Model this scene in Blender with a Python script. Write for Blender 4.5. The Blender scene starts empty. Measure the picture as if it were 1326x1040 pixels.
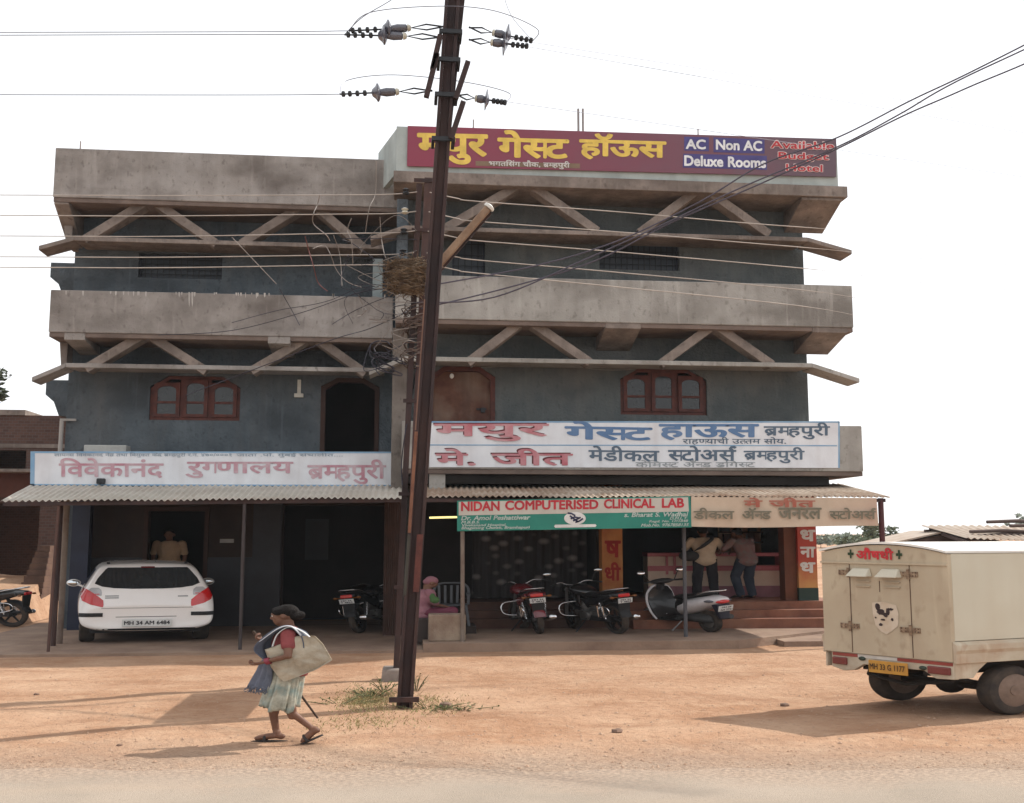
import bpy, bmesh, math, random
from math import sin, cos, pi, radians, sqrt, atan2
from mathutils import Vector as V, Matrix, noise as mnoise

sc = bpy.context.scene
COL = sc.collection
random.seed(7)
S = 1.55                      # everything in this place is this much wider than it is deep

# ------------------------------------------------------------------ camera, sky, sun, exposure
CAM = V((0.0, -22.5, 2.2)); YAW = radians(5.9); PITCH = math.atan(170 / 1350); FPX = 1350.0
cam_d = bpy.data.cameras.new('camera'); cam = bpy.data.objects.new('camera', cam_d); COL.objects.link(cam)
cam.location = CAM
cam.rotation_euler = (pi / 2 + PITCH, 0, -YAW)
cam_d.sensor_fit = 'HORIZONTAL'; cam_d.sensor_width = 36; cam_d.lens = 36 * FPX / 1326
cam_d.clip_start = 0.1; cam_d.clip_end = 3000
sc.camera = cam

SUN = V((0.98, 0.34, 1.0)).normalized()
world = bpy.data.worlds.new('World'); sc.world = world; world.use_nodes = True
wn = world.node_tree; bg = wn.nodes['Background']
sky = wn.nodes.new('ShaderNodeTexSky'); sky.sky_type = 'NISHITA'; sky.sun_disc = False
sky.sun_elevation = math.asin(SUN.z); sky.sun_rotation = atan2(SUN.x, SUN.y)
sky.air_density = 1.0; sky.dust_density = 3.0; sky.ozone_density = 1.0; sky.altitude = 200
haze_mix = wn.nodes.new('ShaderNodeMix'); haze_mix.data_type = 'RGBA'; haze_mix.inputs[0].default_value = 0.86     # bright overcast haze over the blue
wn.links.new(sky.outputs[0], haze_mix.inputs[6]); haze_mix.inputs[7].default_value = (7.1, 7.15, 7.2, 1)
wn.links.new(haze_mix.outputs[2], bg.inputs[0]); bg.inputs[1].default_value = 0.15
sun_d = bpy.data.lights.new('sun', 'SUN'); sun_d.energy = 4.3; sun_d.angle = radians(0.6); sun_d.color = (1.0, 0.95, 0.87)
sun = bpy.data.objects.new('sun', sun_d); COL.objects.link(sun); sun.location = (30, 10, 40)
sun.rotation_euler = SUN.to_track_quat('Z', 'Y').to_euler()
sc.view_settings.view_transform = 'Standard'; sc.view_settings.look = 'None'
sc.view_settings.exposure = 0.36; sc.view_settings.gamma = 1.0; sc.view_settings.use_curve_mapping = False

# ------------------------------------------------------------------ measuring: photo pixel -> point on a plane of the place
_f = V((sin(YAW) * cos(PITCH), cos(YAW) * cos(PITCH), sin(PITCH)))
_r = V((cos(YAW), -sin(YAW), 0)); _u = _r.cross(_f)
def ray(px, py): return _f + _r * ((px - 663) / FPX) + _u * ((520 - py) / FPX)
def at(px, py, Y):
    d = ray(px, py); return CAM + d * ((Y - CAM.y) / d.y)
def gr(px, py, z=0.0):
    d = ray(px, py); return CAM + d * ((z - CAM.z) / d.z)

# ------------------------------------------------------------------ materials
_m = {}
def mat(name, col, rough=0.8, metal=0.0, col2=None, scale=3.0, var=0.25, bump=0.0, bscale=30.0, streak=None, streak_amt=0.5,
        spec=0.3, coat=0.0, detail=6, blotch=None, blotch_scale=1.2, blotch_amt=0.6, grime=None):
    if name in _m: return _m[name]
    m = bpy.data.materials.new(name); m.use_nodes = True; nt = m.node_tree; N = nt.nodes; L = nt.links
    b = N['Principled BSDF']
    b.inputs['Roughness'].default_value = rough; b.inputs['Metallic'].default_value = metal
    b.inputs['Specular IOR Level'].default_value = spec; b.inputs['Coat Weight'].default_value = coat
    c = (*col, 1)
    c2 = (*(col2 if col2 else [x * (1 - var) for x in col]), 1)
    tc = N.new('ShaderNodeTexCoord')
    nz = N.new('ShaderNodeTexNoise'); nz.inputs['Scale'].default_value = scale; nz.inputs['Detail'].default_value = detail
    nz.inputs['Roughness'].default_value = 0.62
    L.new(tc.outputs['Object'], nz.inputs['Vector'])
    rp = N.new('ShaderNodeValToRGB'); rp.color_ramp.elements[0].position = 0.36; rp.color_ramp.elements[1].position = 0.64
    rp.color_ramp.elements[0].color = c2; rp.color_ramp.elements[1].color = c
    L.new(nz.outputs['Fac'], rp.inputs[0]); out = rp.outputs[0]
    def over(out, color, amt, mapscale, lo, hi, sc_=1.0):
        mp = N.new('ShaderNodeMapping'); mp.inputs['Scale'].default_value = mapscale
        L.new(tc.outputs['Object'], mp.inputs[0])
        n2 = N.new('ShaderNodeTexNoise'); n2.inputs['Scale'].default_value = sc_; n2.inputs['Detail'].default_value = 5
        L.new(mp.outputs[0], n2.inputs['Vector'])
        r2 = N.new('ShaderNodeMapRange'); r2.inputs[1].default_value = lo; r2.inputs[2].default_value = hi
        r2.inputs[3].default_value = 0; r2.inputs[4].default_value = amt
        L.new(n2.outputs['Fac'], r2.inputs[0])
        mx = N.new('ShaderNodeMix'); mx.data_type = 'RGBA'
        L.new(r2.outputs[0], mx.inputs[0]); L.new(out, mx.inputs[6]); mx.inputs[7].default_value = (*color, 1)
        return mx.outputs[2]
    if blotch: out = over(out, blotch, blotch_amt, (1, 1, 1), 0.48, 0.72, blotch_scale)
    if streak: out = over(out, streak, streak_amt, (3.2, 3.2, 0.35), 0.5, 0.78)
    if grime:
        out = over(out, grime, 0.75, (0.45, 0.45, 0.8), 0.52, 0.66, 1.0)
        out = over(out, grime, 0.55, (9, 9, 6), 0.58, 0.70, 1.0)
        out = over(out, [min(1, x * 1.45) for x in col], 0.35, (7, 7, 0.8), 0.58, 0.76, 1.0)
    L.new(out, b.inputs['Base Color'])
    if bump:
        n3 = N.new('ShaderNodeTexNoise'); n3.inputs['Scale'].default_value = bscale; n3.inputs['Detail'].default_value = 4
        L.new(tc.outputs['Object'], n3.inputs['Vector'])
        bp = N.new('ShaderNodeBump'); bp.inputs['Strength'].default_value = bump; bp.inputs['Distance'].default_value = 0.03
        L.new(n3.outputs['Fac'], bp.inputs['Height']); L.new(bp.outputs[0], b.inputs['Normal'])
    _m[name] = m
    return m

CONC_D = mat('weathered_concrete', (0.30, 0.275, 0.255), 0.92, col2=(0.165, 0.146, 0.133), scale=0.9, bump=0.35, bscale=25, detail=10,
             streak=(0.12, 0.10, 0.09), streak_amt=0.3, blotch=(0.44, 0.42, 0.405), blotch_scale=0.55, blotch_amt=0.6, grime=(0.105, 0.088, 0.078))
CONC_R = mat('pale_concrete', (0.345, 0.33, 0.305), 0.92, col2=(0.235, 0.22, 0.20), scale=1.1, bump=0.35, bscale=25, detail=10,
             streak=(0.14, 0.125, 0.11), streak_amt=0.35, blotch=(0.41, 0.39, 0.365), blotch_scale=0.7, grime=(0.15, 0.135, 0.12))
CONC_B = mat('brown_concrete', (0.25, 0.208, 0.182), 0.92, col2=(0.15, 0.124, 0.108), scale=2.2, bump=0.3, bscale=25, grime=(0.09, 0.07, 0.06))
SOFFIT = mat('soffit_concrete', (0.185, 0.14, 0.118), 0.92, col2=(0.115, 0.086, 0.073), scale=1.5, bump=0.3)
BLUE = mat('blue_grey_plaster', (0.098, 0.118, 0.135), 0.9, col2=(0.060, 0.074, 0.086), scale=1.3, bump=0.9, bscale=16,
           streak=(0.13, 0.125, 0.12), streak_amt=0.35, blotch=(0.10, 0.10, 0.10), blotch_scale=0.6, blotch_amt=0.5, grime=(0.042, 0.05, 0.058))
GREYP = mat('grey_plaster', (0.118, 0.130, 0.130), 0.9, col2=(0.078, 0.09, 0.094), scale=1.0, bump=0.9, bscale=16,
            streak=(0.17, 0.165, 0.155), streak_amt=0.5, blotch=(0.155, 0.15, 0.142), blotch_scale=0.7, blotch_amt=0.55, grime=(0.062, 0.072, 0.074))
WOODR = mat('red_wood', (0.115, 0.036, 0.027), 0.7, col2=(0.065, 0.024, 0.02), scale=5, bump=0.1)
WOODD = mat('old_door_wood', (0.15, 0.068, 0.042), 0.75, col2=(0.09, 0.035, 0.024), scale=3, blotch=(0.27, 0.20, 0.15), blotch_scale=1.1, blotch_amt=0.8,
            streak=(0.05, 0.02, 0.015), streak_amt=0.6)
GLASS = mat('dusty_pane', (0.009, 0.010, 0.011), 0.12, col2=(0.016, 0.017, 0.018), scale=2, spec=0.5)
IRON = mat('black_iron', (0.02, 0.022, 0.026), 0.6, spec=0.4)
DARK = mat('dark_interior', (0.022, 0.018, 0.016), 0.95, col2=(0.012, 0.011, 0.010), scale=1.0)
INBROWN = mat('dim_brown_wall', (0.095, 0.06, 0.042), 0.85, col2=(0.055, 0.036, 0.027), scale=1.5)
RUSTP = mat('brown_painted_steel', (0.046, 0.024, 0.022), 0.72, col2=(0.027, 0.017, 0.017), scale=2.5, streak=(0.10, 0.05, 0.035), streak_amt=0.5, bump=0.15, bscale=40)
RUSTO = mat('orange_rust', (0.24, 0.11, 0.065), 0.85, col2=(0.13, 0.055, 0.035), scale=4)
GALV = mat('galvanised_sheet', (0.54, 0.50, 0.44), 0.55, metal=0.15, col2=(0.43, 0.395, 0.34), scale=1.2, streak=(0.30, 0.19, 0.12), streak_amt=0.3, blotch=(0.25, 0.16, 0.10), blotch_scale=0.8, blotch_amt=0.35)
GALVR = mat('rusty_sheet', (0.50, 0.42, 0.34), 0.65, metal=0.1, col2=(0.30, 0.22, 0.16), scale=1.5, blotch=(0.22, 0.115, 0.065), blotch_scale=0.9, blotch_amt=0.7)
WHITE_SIGN = mat('white_sign_paint', (0.70, 0.72, 0.75), 0.7, col2=(0.60, 0.61, 0.64), scale=1.2, streak=(0.40, 0.36, 0.35), streak_amt=0.3, blotch=(0.47, 0.44, 0.45), blotch_scale=1.0, blotch_amt=0.45)
ROADC = (0.31, 0.255, 0.205)
RUBBER = mat('tyre_rubber', (0.022, 0.020, 0.019), 0.85, col2=(0.06, 0.045, 0.035), scale=6)
CHROME = mat('chrome', (0.62, 0.62, 0.63), 0.18, metal=1.0)
STEEL = mat('dull_steel', (0.22, 0.22, 0.22), 0.4, metal=0.8)
BLACKP = mat('black_paint', (0.012, 0.012, 0.014), 0.25, spec=0.5, coat=0.5)
BLACKM = mat('black_plastic', (0.018, 0.018, 0.019), 0.55)
REDLENS = mat('red_lens', (0.55, 0.012, 0.014), 0.15, spec=0.5, coat=0.6)
PLATE = mat('white_plate', (0.70, 0.70, 0.68), 0.5)
INK = mat('black_ink', (0.03, 0.03, 0.035), 0.7)

# ------------------------------------------------------------------ mesh builder
class MB:
    def __init__(s, M=None): s.v = []; s.f = []; s.M = M
    def add(s, vs, fs):
        b = len(s.v)
        s.v += [(s.M @ V(p)) if s.M else V(p) for p in vs]
        s.f += [[i + b for i in f] for f in fs]
        return s
    def box(s, x0, x1, y0, y1, z0, z1):
        return s.add([(x0, y0, z0), (x1, y0, z0), (x1, y1, z0), (x0, y1, z0), (x0, y0, z1), (x1, y0, z1), (x1, y1, z1), (x0, y1, z1)],
                     [(0, 3, 2, 1), (4, 5, 6, 7), (0, 1, 5, 4), (1, 2, 6, 5), (2, 3, 7, 6), (3, 0, 4, 7)])
    def hexa(s, p):            # 8 points: bottom ring 4, top ring 4
        return s.add(p, [(0, 3, 2, 1), (4, 5, 6, 7), (0, 1, 5, 4), (1, 2, 6, 5), (2, 3, 7, 6), (3, 0, 4, 7)])
    def beam(s, a, b, w, h, up=(0, 0, 1)):
        a = V(a); b = V(b); d = (b - a).normalized(); sd = d.cross(V(up)).normalized() * (w / 2); u = sd.cross(d).normalized() * (h / 2)
        return s.hexa([a - sd - u, a + sd - u, b + sd - u, b - sd - u, a - sd + u, a + sd + u, b + sd + u, b - sd + u])
    def tube(s, pts, r, n=8, cap=True, flat=1.0):
        pts = [V(p) for p in pts]; k = len(pts)
        rs = r if isinstance(r, (list, tuple)) else [r] * k
        up = None; rings = []
        for i, p in enumerate(pts):
            d = (pts[min(i + 1, k - 1)] - pts[max(i - 1, 0)])
            d = d.normalized() if d.length > 1e-9 else V((0, 0, 1))
            if up is None: up = V((0, 0, 1)) if abs(d.z) < 0.9 else V((0, 1, 0))
            sd = d.cross(up)
            sd = sd.normalized() if sd.length > 1e-6 else V((1, 0, 0))
            up = sd.cross(d).normalized()
            rings.append([p + (sd * cos(2 * pi * j / n) + up * (sin(2 * pi * j / n) * flat)) * rs[i] for j in range(n)])
        return s.loft(rings, cap)
    def loft(s, rings, cap=True, closed=True):
        n = len(rings[0]); vs = [p for r in rings for p in r]; fs = []
        for i in range(len(rings) - 1):
            for j in range(n if closed else n - 1):
                a = i * n + j; b = i * n + (j + 1) % n
                fs.append((a, b, b + n, a + n))
        if cap and closed:
            fs.append(tuple(range(n))[::-1]); fs.append(tuple((len(rings) - 1) * n + j for j in range(n)))
        return s.add(vs, fs)
    def ell(s, c, r, nu=14, nv=9, R=None):
        c = V(c); rings = []
        for i in range(nv + 1):
            t = pi * i / nv; t = min(max(t, 0.06), pi - 0.06)
            ring = [V((sin(t) * cos(2 * pi * j / nu) * r[0], sin(t) * sin(2 * pi * j / nu) * r[1], -cos(t) * r[2])) for j in range(nu)]
            rings.append([(c + (R @ p if R else p)) for p in ring])
        return s.loft(rings)
    def torus(s, c, ax, R, r, n=28, k=8, a0=0.0, a1=2 * pi):
        c = V(c); ax = V(ax).normalized(); e = V((0, 0, 1)) if abs(ax.z) < 0.9 else V((1, 0, 0))
        u = ax.cross(e).normalized(); w = ax.cross(u); full = abs(a1 - a0 - 2 * pi) < 1e-4
        rings = []
        for i in range(n + (1 if full else 1)):
            t = a0 + (a1 - a0) * i / n; rad = u * cos(t) + w * sin(t)
            rings.append([c + rad * (R + r * cos(2 * pi * j / k)) + ax * (r * sin(2 * pi * j / k)) for j in range(k)])
        return s.loft(rings, cap=not full)
    def lathe(s, c, ax, prof, n=16, cap=True):       # prof: (distance along axis, radius)
        c = V(c); ax = V(ax).normalized(); e = V((0, 0, 1)) if abs(ax.z) < 0.9 else V((1, 0, 0))
        u = ax.cross(e).normalized(); w = ax.cross(u)
        return s.loft([[c + ax * t + (u * cos(2 * pi * j / n) + w * sin(2 * pi * j / n)) * max(r, 1e-4) for j in range(n)] for t, r in prof], cap)
    def prism(s, poly, d):                 # poly of 3-D points pushed along d
        d = V(d); n = len(poly); vs = [V(p) for p in poly] + [V(p) + d for p in poly]
        fs = [tuple(range(n)), tuple(range(n, 2 * n))[::-1]] + [(j, j + n, (j + 1) % n + n, (j + 1) % n) for j in range(n)]
        return s.add(vs, fs)
    def poly(s, pts): return s.add(pts, [tuple(range(len(pts)))])
    def build(s, name, m, parent=None, smooth=None, bevel=0.0, kind=None, label=None):
        me = bpy.data.meshes.new(name)
        off = V((0, 0, 0))
        info = ROOT.get(parent.name) if parent else None
        if info and info['world']: off = info['loc']
        me.from_pydata([tuple(p - off) for p in s.v], [], s.f); me.validate()
        if s.f:
            bm = bmesh.new(); bm.from_mesh(me); bmesh.ops.recalc_face_normals(bm, faces=bm.faces); bm.to_mesh(me); bm.free()
        if smooth is not None:
            me.polygons.foreach_set('use_smooth', [True] * len(me.polygons)); me.set_sharp_from_angle(angle=radians(smooth))
        me.materials.append(m)
        return link(name, me, parent, bevel, kind, label)
ROOT = {}
def link(name, me, parent=None, bevel=0.0, kind=None, label=None):
    o = bpy.data.objects.new(name, me); COL.objects.link(o)
    if parent:
        o.parent = parent
        info = ROOT.get(parent.name)
        if info:
            if not info['world'] and info.get('rot'): o.rotation_euler.z = info['rot']
            ROOT[o.name] = dict(info, rot=0)
    if bevel:
        b = o.modifiers.new('bevel', 'BEVEL'); b.width = bevel; b.segments = 2; b.limit_method = 'ANGLE'; b.angle_limit = radians(40)
    if kind: o['kind'] = kind
    if label: o['label'] = label
    return o
def thing(name, label, cat, loc, group=None, rot=None):
    """An Empty at the thing's base.  rot given: parts are in local coordinates turned by rot; else parts are in place coordinates."""
    o = bpy.data.objects.new(name, None); COL.objects.link(o); o.location = loc; o.empty_display_size = 0.3
    o['label'] = label; o['category'] = cat
    if group: o['group'] = group
    if rot is not None: o.scale = (S, 1, 1)
    ROOT[o.name] = {'world': rot is None, 'loc': V(loc), 'rot': rot or 0}
    return o
def tag(o, label, cat, group=None):
    o['label'] = label; o['category'] = cat
    if group: o['group'] = group
    return o
def single(name, mb, m, label, cat, group=None, smooth=None, bevel=0.0):      # a thing that is one mesh, origin at its base
    xs = [p.x for p in mb.v]; ys = [p.y for p in mb.v]; zs = [p.z for p in mb.v]
    base = V(((min(xs) + max(xs)) / 2, (min(ys) + max(ys)) / 2, min(zs)))
    mb.v = [p - base for p in mb.v]
    o = mb.build(name, m, None, smooth, bevel); o.location = base
    return tag(o, label, cat, group)
def struct(name, mb, m, smooth=None):
    return mb.build(name, m, None, smooth, kind='structure')

def wall_holes(mb, x0, x1, z0, z1, Y, th, holes):
    """front wall with openings: faces front and back plus the reveals"""
    xs = sorted({x0, x1, *[h[0] for h in holes], *[h[1] for h in holes]}); zs = sorted({z0, z1, *[h[2] for h in holes], *[h[3] for h in holes]})
    for i in range(len(xs) - 1):
        for j in range(len(zs) - 1):
            cx = (xs[i] + xs[i + 1]) / 2; cz = (zs[j] + zs[j + 1]) / 2
            if any(h[0] < cx < h[1] and h[2] < cz < h[3] for h in holes): continue
            for y in (Y, Y + th):
                mb.poly([(xs[i], y, zs[j]), (xs[i + 1], y, zs[j]), (xs[i + 1], y, zs[j + 1]), (xs[i], y, zs[j + 1])])
    for a, b, c, d in list(holes) + [(x0, x1, z0, z1)]:
        for p, q in (((a, c), (b, c)), ((b, c), (b, d)), ((b, d), (a, d)), ((a, d), (a, c))):
            mb.poly([(p[0], Y, p[1]), (q[0], Y, q[1]), (q[0], Y + th, q[1]), (p[0], Y + th, p[1])])
    return mb

# ------------------------------------------------------------------ lettering: outlines of the built-in typeface, composed by hand
_gl = {}
def glyph(body, bold=0.0):
    k = (body, bold)
    if k in _gl: return _gl[k]
    def mesh(b, off):
        c = bpy.data.curves.new('t', 'FONT'); c.body = b; c.resolution_u = 3; c.offset = off
        o = bpy.data.objects.new('t', c); COL.objects.link(o)
        dg = bpy.context.evaluated_depsgraph_get(); dg.update()
        me = bpy.data.meshes.new_from_object(o.evaluated_get(dg))
        vs = [v.co.copy() for v in me.vertices]; fs = [tuple(p.vertices) for p in me.polygons]
        bpy.data.objects.remove(o); bpy.data.curves.remove(c); bpy.data.meshes.remove(me)
        return vs, fs
    vs, fs = mesh(body, 0.0)
    adv = max(v.x for v in mesh(body + 'M', 0)[0]) - max(v.x for v in mesh('M', 0)[0])
    _gl[k] = (vs, fs, adv); return _gl[k]
def clip_half(g):
    vs, fs, adv = g
    bm = bmesh.new(); bv = [bm.verts.new(v) for v in vs]
    for f in fs:
        try: bm.faces.new([bv[i] for i in f])
        except ValueError: pass
    cut = adv - 0.155
    bmesh.ops.bisect_plane(bm, geom=bm.verts[:] + bm.edges[:] + bm.faces[:], plane_co=(cut, 0, 0), plane_no=(1, 0, 0), clear_outer=True)
    bm.verts.index_update()
    r = ([v.co.copy() for v in bm.verts], [tuple(v.index for v in f.verts) for f in bm.faces], cut); bm.free(); return r
def stroke(pts, w):
    vs = []; fs = []
    for i, p in enumerate(pts):
        a = V(pts[max(i - 1, 0)]); b = V(pts[min(i + 1, len(pts) - 1)]); d = (b - a).normalized(); n = V((-d.y, d.x, 0)) * w / 2
        vs += [V((*p, 0)) - n, V((*p, 0)) + n] if len(p) == 2 else [V(p) - n, V(p) + n]
    for i in range(len(pts) - 1): fs.append((2 * i, 2 * i + 1, 2 * i + 3, 2 * i + 2))
    return vs, fs
VIR = '\u094d'
def compose(text, bold=0.0):
    vs = []; fs = []; x = 0.0
    def put(g, adv=None):
        nonlocal x
        b = len(vs); vs.extend([v + V((x, 0, 0)) for v in g[0]]); fs.extend([tuple(i + b for i in f) for f in g[1]])
        x += g[2] if adv is None else adv
    isc = lambda ch: '\u0915' <= ch <= '\u0939'
    i = 0; n = len(text)
    while i < n:
        ch = text[i]
        if ch == ' ': x += 0.3; i += 1; continue
        if not ('\u0900' <= ch <= '\u097f'):
            j = i
            while j < n and text[j] != ' ' and not ('\u0900' <= text[j] <= '\u097f'): j += 1
            put(glyph(text[i:j], bold)); i = j; continue
        if not isc(ch): put(glyph(ch, bold)); i += 1; continue
        cs = [ch]; i += 1
        while i + 1 < n and text[i] == VIR and isc(text[i + 1]): cs.append(text[i + 1]); i += 2
        signs = ''
        while i < n and ('\u093e' <= text[i] <= '\u094c' or '\u0900' <= text[i] <= '\u0903'): signs += text[i]; i += 1
        reph = len(cs) > 1 and cs[0] == '\u0930'
        if reph: cs = cs[1:]
        rak = len(cs) > 1 and cs[-1] == '\u0930'
        if rak: cs = cs[:-1]
        if '\u093f' in signs: put(glyph('\u093f', bold))
        for c in cs[:-1]: put(clip_half(glyph(c, bold)))
        x0 = x; put(glyph(cs[-1], bold))
        w = 0.055 + 2 * bold
        if rak: v2, f2 = stroke([(-0.13, 0.25), (-0.28, 0.12), (-0.42, 0.02)], w); put((v2, f2, 0))
        for s_ in signs:
            if s_ != '\u093f': put(glyph(s_, bold))
        if reph: v2, f2 = stroke([(-0.13, 0.62), (-0.20, 0.72), (-0.16, 0.81), (-0.06, 0.83), (0.0, 0.78)], w); put((v2, f2, 0))
    return vs, fs
def heavier(vs, fs, bold):
    """adds a band of half-width bold along every outline edge, a hair in front (z = depth step)"""
    cnt = {}
    for f in fs:
        for i in range(len(f)):
            e = tuple(sorted((f[i], f[(i + 1) % len(f)]))); cnt[e] = cnt.get(e, 0) + 1
    vs = [V((v.x, v.y, 0)) for v in vs]; fs = list(fs); k = 0
    for (a, b), c in sorted(cnt.items()):
        if c != 1: continue
        p, q = vs[a], vs[b]; d = q - p
        if d.length < 1e-5: continue
        d.normalize(); n = V((-d.y, d.x, 0)) * bold; d = d * bold * 0.75; k += 1; z = V((0, 0, 1 + 0.13 * (k % 8))); i = len(vs)
        vs += [p - d * 0.4 - n + z, p - d - n * 0.3 + z, p - d + n * 0.3 + z, p - d * 0.4 + n + z, q + d * 0.4 + n + z, q + d + n * 0.3 + z, q + d - n * 0.3 + z, q + d * 0.4 - n + z]
        fs.append(tuple(range(i, i + 8)))
    return vs, fs
def lettering(name, text, parent, m, box, Y, bold=0.02, tilt=0.0, slant=0.0, label=None):
    """text fitted to the photo rectangle box on the plane Y of its board"""
    vs, fs = compose(text, max(bold, 0.0))
    if bold > 0: vs, fs = heavier(vs, fs, bold)
    x0 = min(v.x for v in vs); x1 = max(v.x for v in vs); y0 = min(v.y for v in vs); y1 = max(v.y for v in vs)
    mb = MB(); pts = []
    for v in vs:
        u = (v.x - x0) / (x1 - x0); w = (v.y - y0) / (y1 - y0)
        pts.append(at(box[0] + (box[2] - box[0]) * u + slant * w, box[3] + (box[1] - box[3]) * w + tilt * u, Y - 0.0018 * v.z))
    mb.add(pts, fs)
    return mb.build(name, m, parent, label=label)
def decal(text, mb, o, ux, uz, w, h, bold=0.02):
    """text laid on a local face: origin o, unit vectors ux / uz, size w x h"""
    vs, fs = compose(text, max(bold, 0.0))
    if bold > 0: vs, fs = heavier(vs, fs, bold)
    x0 = min(v.x for v in vs); x1 = max(v.x for v in vs); y0 = min(v.y for v in vs); y1 = max(v.y for v in vs)
    nrm = V(ux).cross(V(uz))
    mb.add([V(o) + nrm * (0.0012 * v.z) + V(ux) * ((v.x - x0) / (x1 - x0) * w) + V(uz) * ((v.y - y0) / (y1 - y0) * h) for v in vs], fs); return mb
# ------------------------------------------------------------------ ground, road
def earth_material():
    m = bpy.data.materials.new('red_earth'); m.use_nodes = True; nt = m.node_tree; N = nt.nodes; L = nt.links; b = N['Principled BSDF']
    b.inputs['Roughness'].default_value = 0.95; b.inputs['Specular IOR Level'].default_value = 0.1
    tc = N.new('ShaderNodeTexCoord')
    def nz(scale, detail=8, ms=(1, 1, 1), rough=0.6, dist=0.0):
        mp = N.new('ShaderNodeMapping'); mp.inputs['Scale'].default_value = ms; L.new(tc.outputs['Object'], mp.inputs[0])
        n = N.new('ShaderNodeTexNoise'); n.inputs['Scale'].default_value = scale; n.inputs['Detail'].default_value = detail
        n.inputs['Roughness'].default_value = rough; n.inputs['Distortion'].default_value = dist
        L.new(mp.outputs[0], n.inputs['Vector']); return n.outputs['Fac']
    def rng(s, lo, hi, a=0.0, z=1.0):
        r = N.new('ShaderNodeMapRange'); r.inputs[1].default_value = lo; r.inputs[2].default_value = hi
        r.inputs[3].default_value = a; r.inputs[4].default_value = z; L.new(s, r.inputs[0]); return r.outputs[0]
    def mix(f, a, c):
        x = N.new('ShaderNodeMix'); x.data_type = 'RGBA'; L.new(f, x.inputs[0])
        for s, k in ((a, 6), (c, 7)):
            if isinstance(s, tuple): x.inputs[k].default_value = (*s, 1)
            else: L.new(s, x.inputs[k])
        return x.outputs[2]
    c = mix(rng(nz(0.5, 7), 0.36, 0.66), (0.335, 0.188, 0.112), (0.46, 0.30, 0.20))
    c = mix(rng(nz(0.9, 8, (0.35, 1.6, 1)), 0.50, 0.72, 0, 0.75), c, (0.265, 0.14, 0.082))        # drifts along the road
    c = mix(rng(nz(9, 5, (1, 1.8, 1)), 0.53, 0.70, 0, 0.55), c, (0.23, 0.122, 0.074))
    c = mix(rng(nz(1.7, 9, (1, 1.5, 1), 0.7), 0.50, 0.68, 0, 0.7), c, (0.47, 0.315, 0.21))
    c = mix(rng(nz(45, 3), 0.62, 0.77, 0, 0.45), c, (0.19, 0.115, 0.08))                           # grit
    c = mix(rng(nz(60, 2), 0.64, 0.78, 0, 0.6), c, (0.56, 0.43, 0.33))
    # the verge beside the road: greyish gravel
    sp = N.new('ShaderNodeSeparateXYZ'); L.new(tc.outputs['Object'], sp.inputs[0])
    ad = N.new('ShaderNodeMath'); ad.operation = 'MULTIPLY_ADD'; L.new(sp.outputs[0], ad.inputs[0]); ad.inputs[1].default_value = 0.103; L.new(sp.outputs[1], ad.inputs[2])
    a2 = N.new('ShaderNodeMath'); a2.operation = 'MULTIPLY_ADD'; L.new(nz(1.1, 6), a2.inputs[0]); a2.inputs[1].default_value = 1.6; L.new(ad.outputs[0], a2.inputs[2])
    verge = rng(a2.outputs[0], -11.4, -10.0, 0.9, 0.0)
    grv = mix(rng(nz(22, 5, (1, 1.5, 1)), 0.40, 0.62), (0.235, 0.175, 0.135), (0.40, 0.30, 0.225))
    c = mix(verge, c, grv)
    L.new(c, b.inputs['Base Color'])
    h = N.new('ShaderNodeMath'); h.operation = 'ADD'; L.new(nz(7, 6), h.inputs[0])
    h2 = N.new('ShaderNodeMath'); h2.operation = 'MULTIPLY'; L.new(nz(55, 3), h2.inputs[0]); h2.inputs[1].default_value = 0.35; L.new(h2.outputs[0], h.inputs[1])
    bp = N.new('ShaderNodeBump'); bp.inputs['Strength'].default_value = 0.8; bp.inputs['Distance'].default_value = 0.08
    L.new(h.outputs[0], bp.inputs['Height']); L.new(bp.outputs[0], b.inputs['Normal'])
    return m
EARTH = earth_material()
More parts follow.
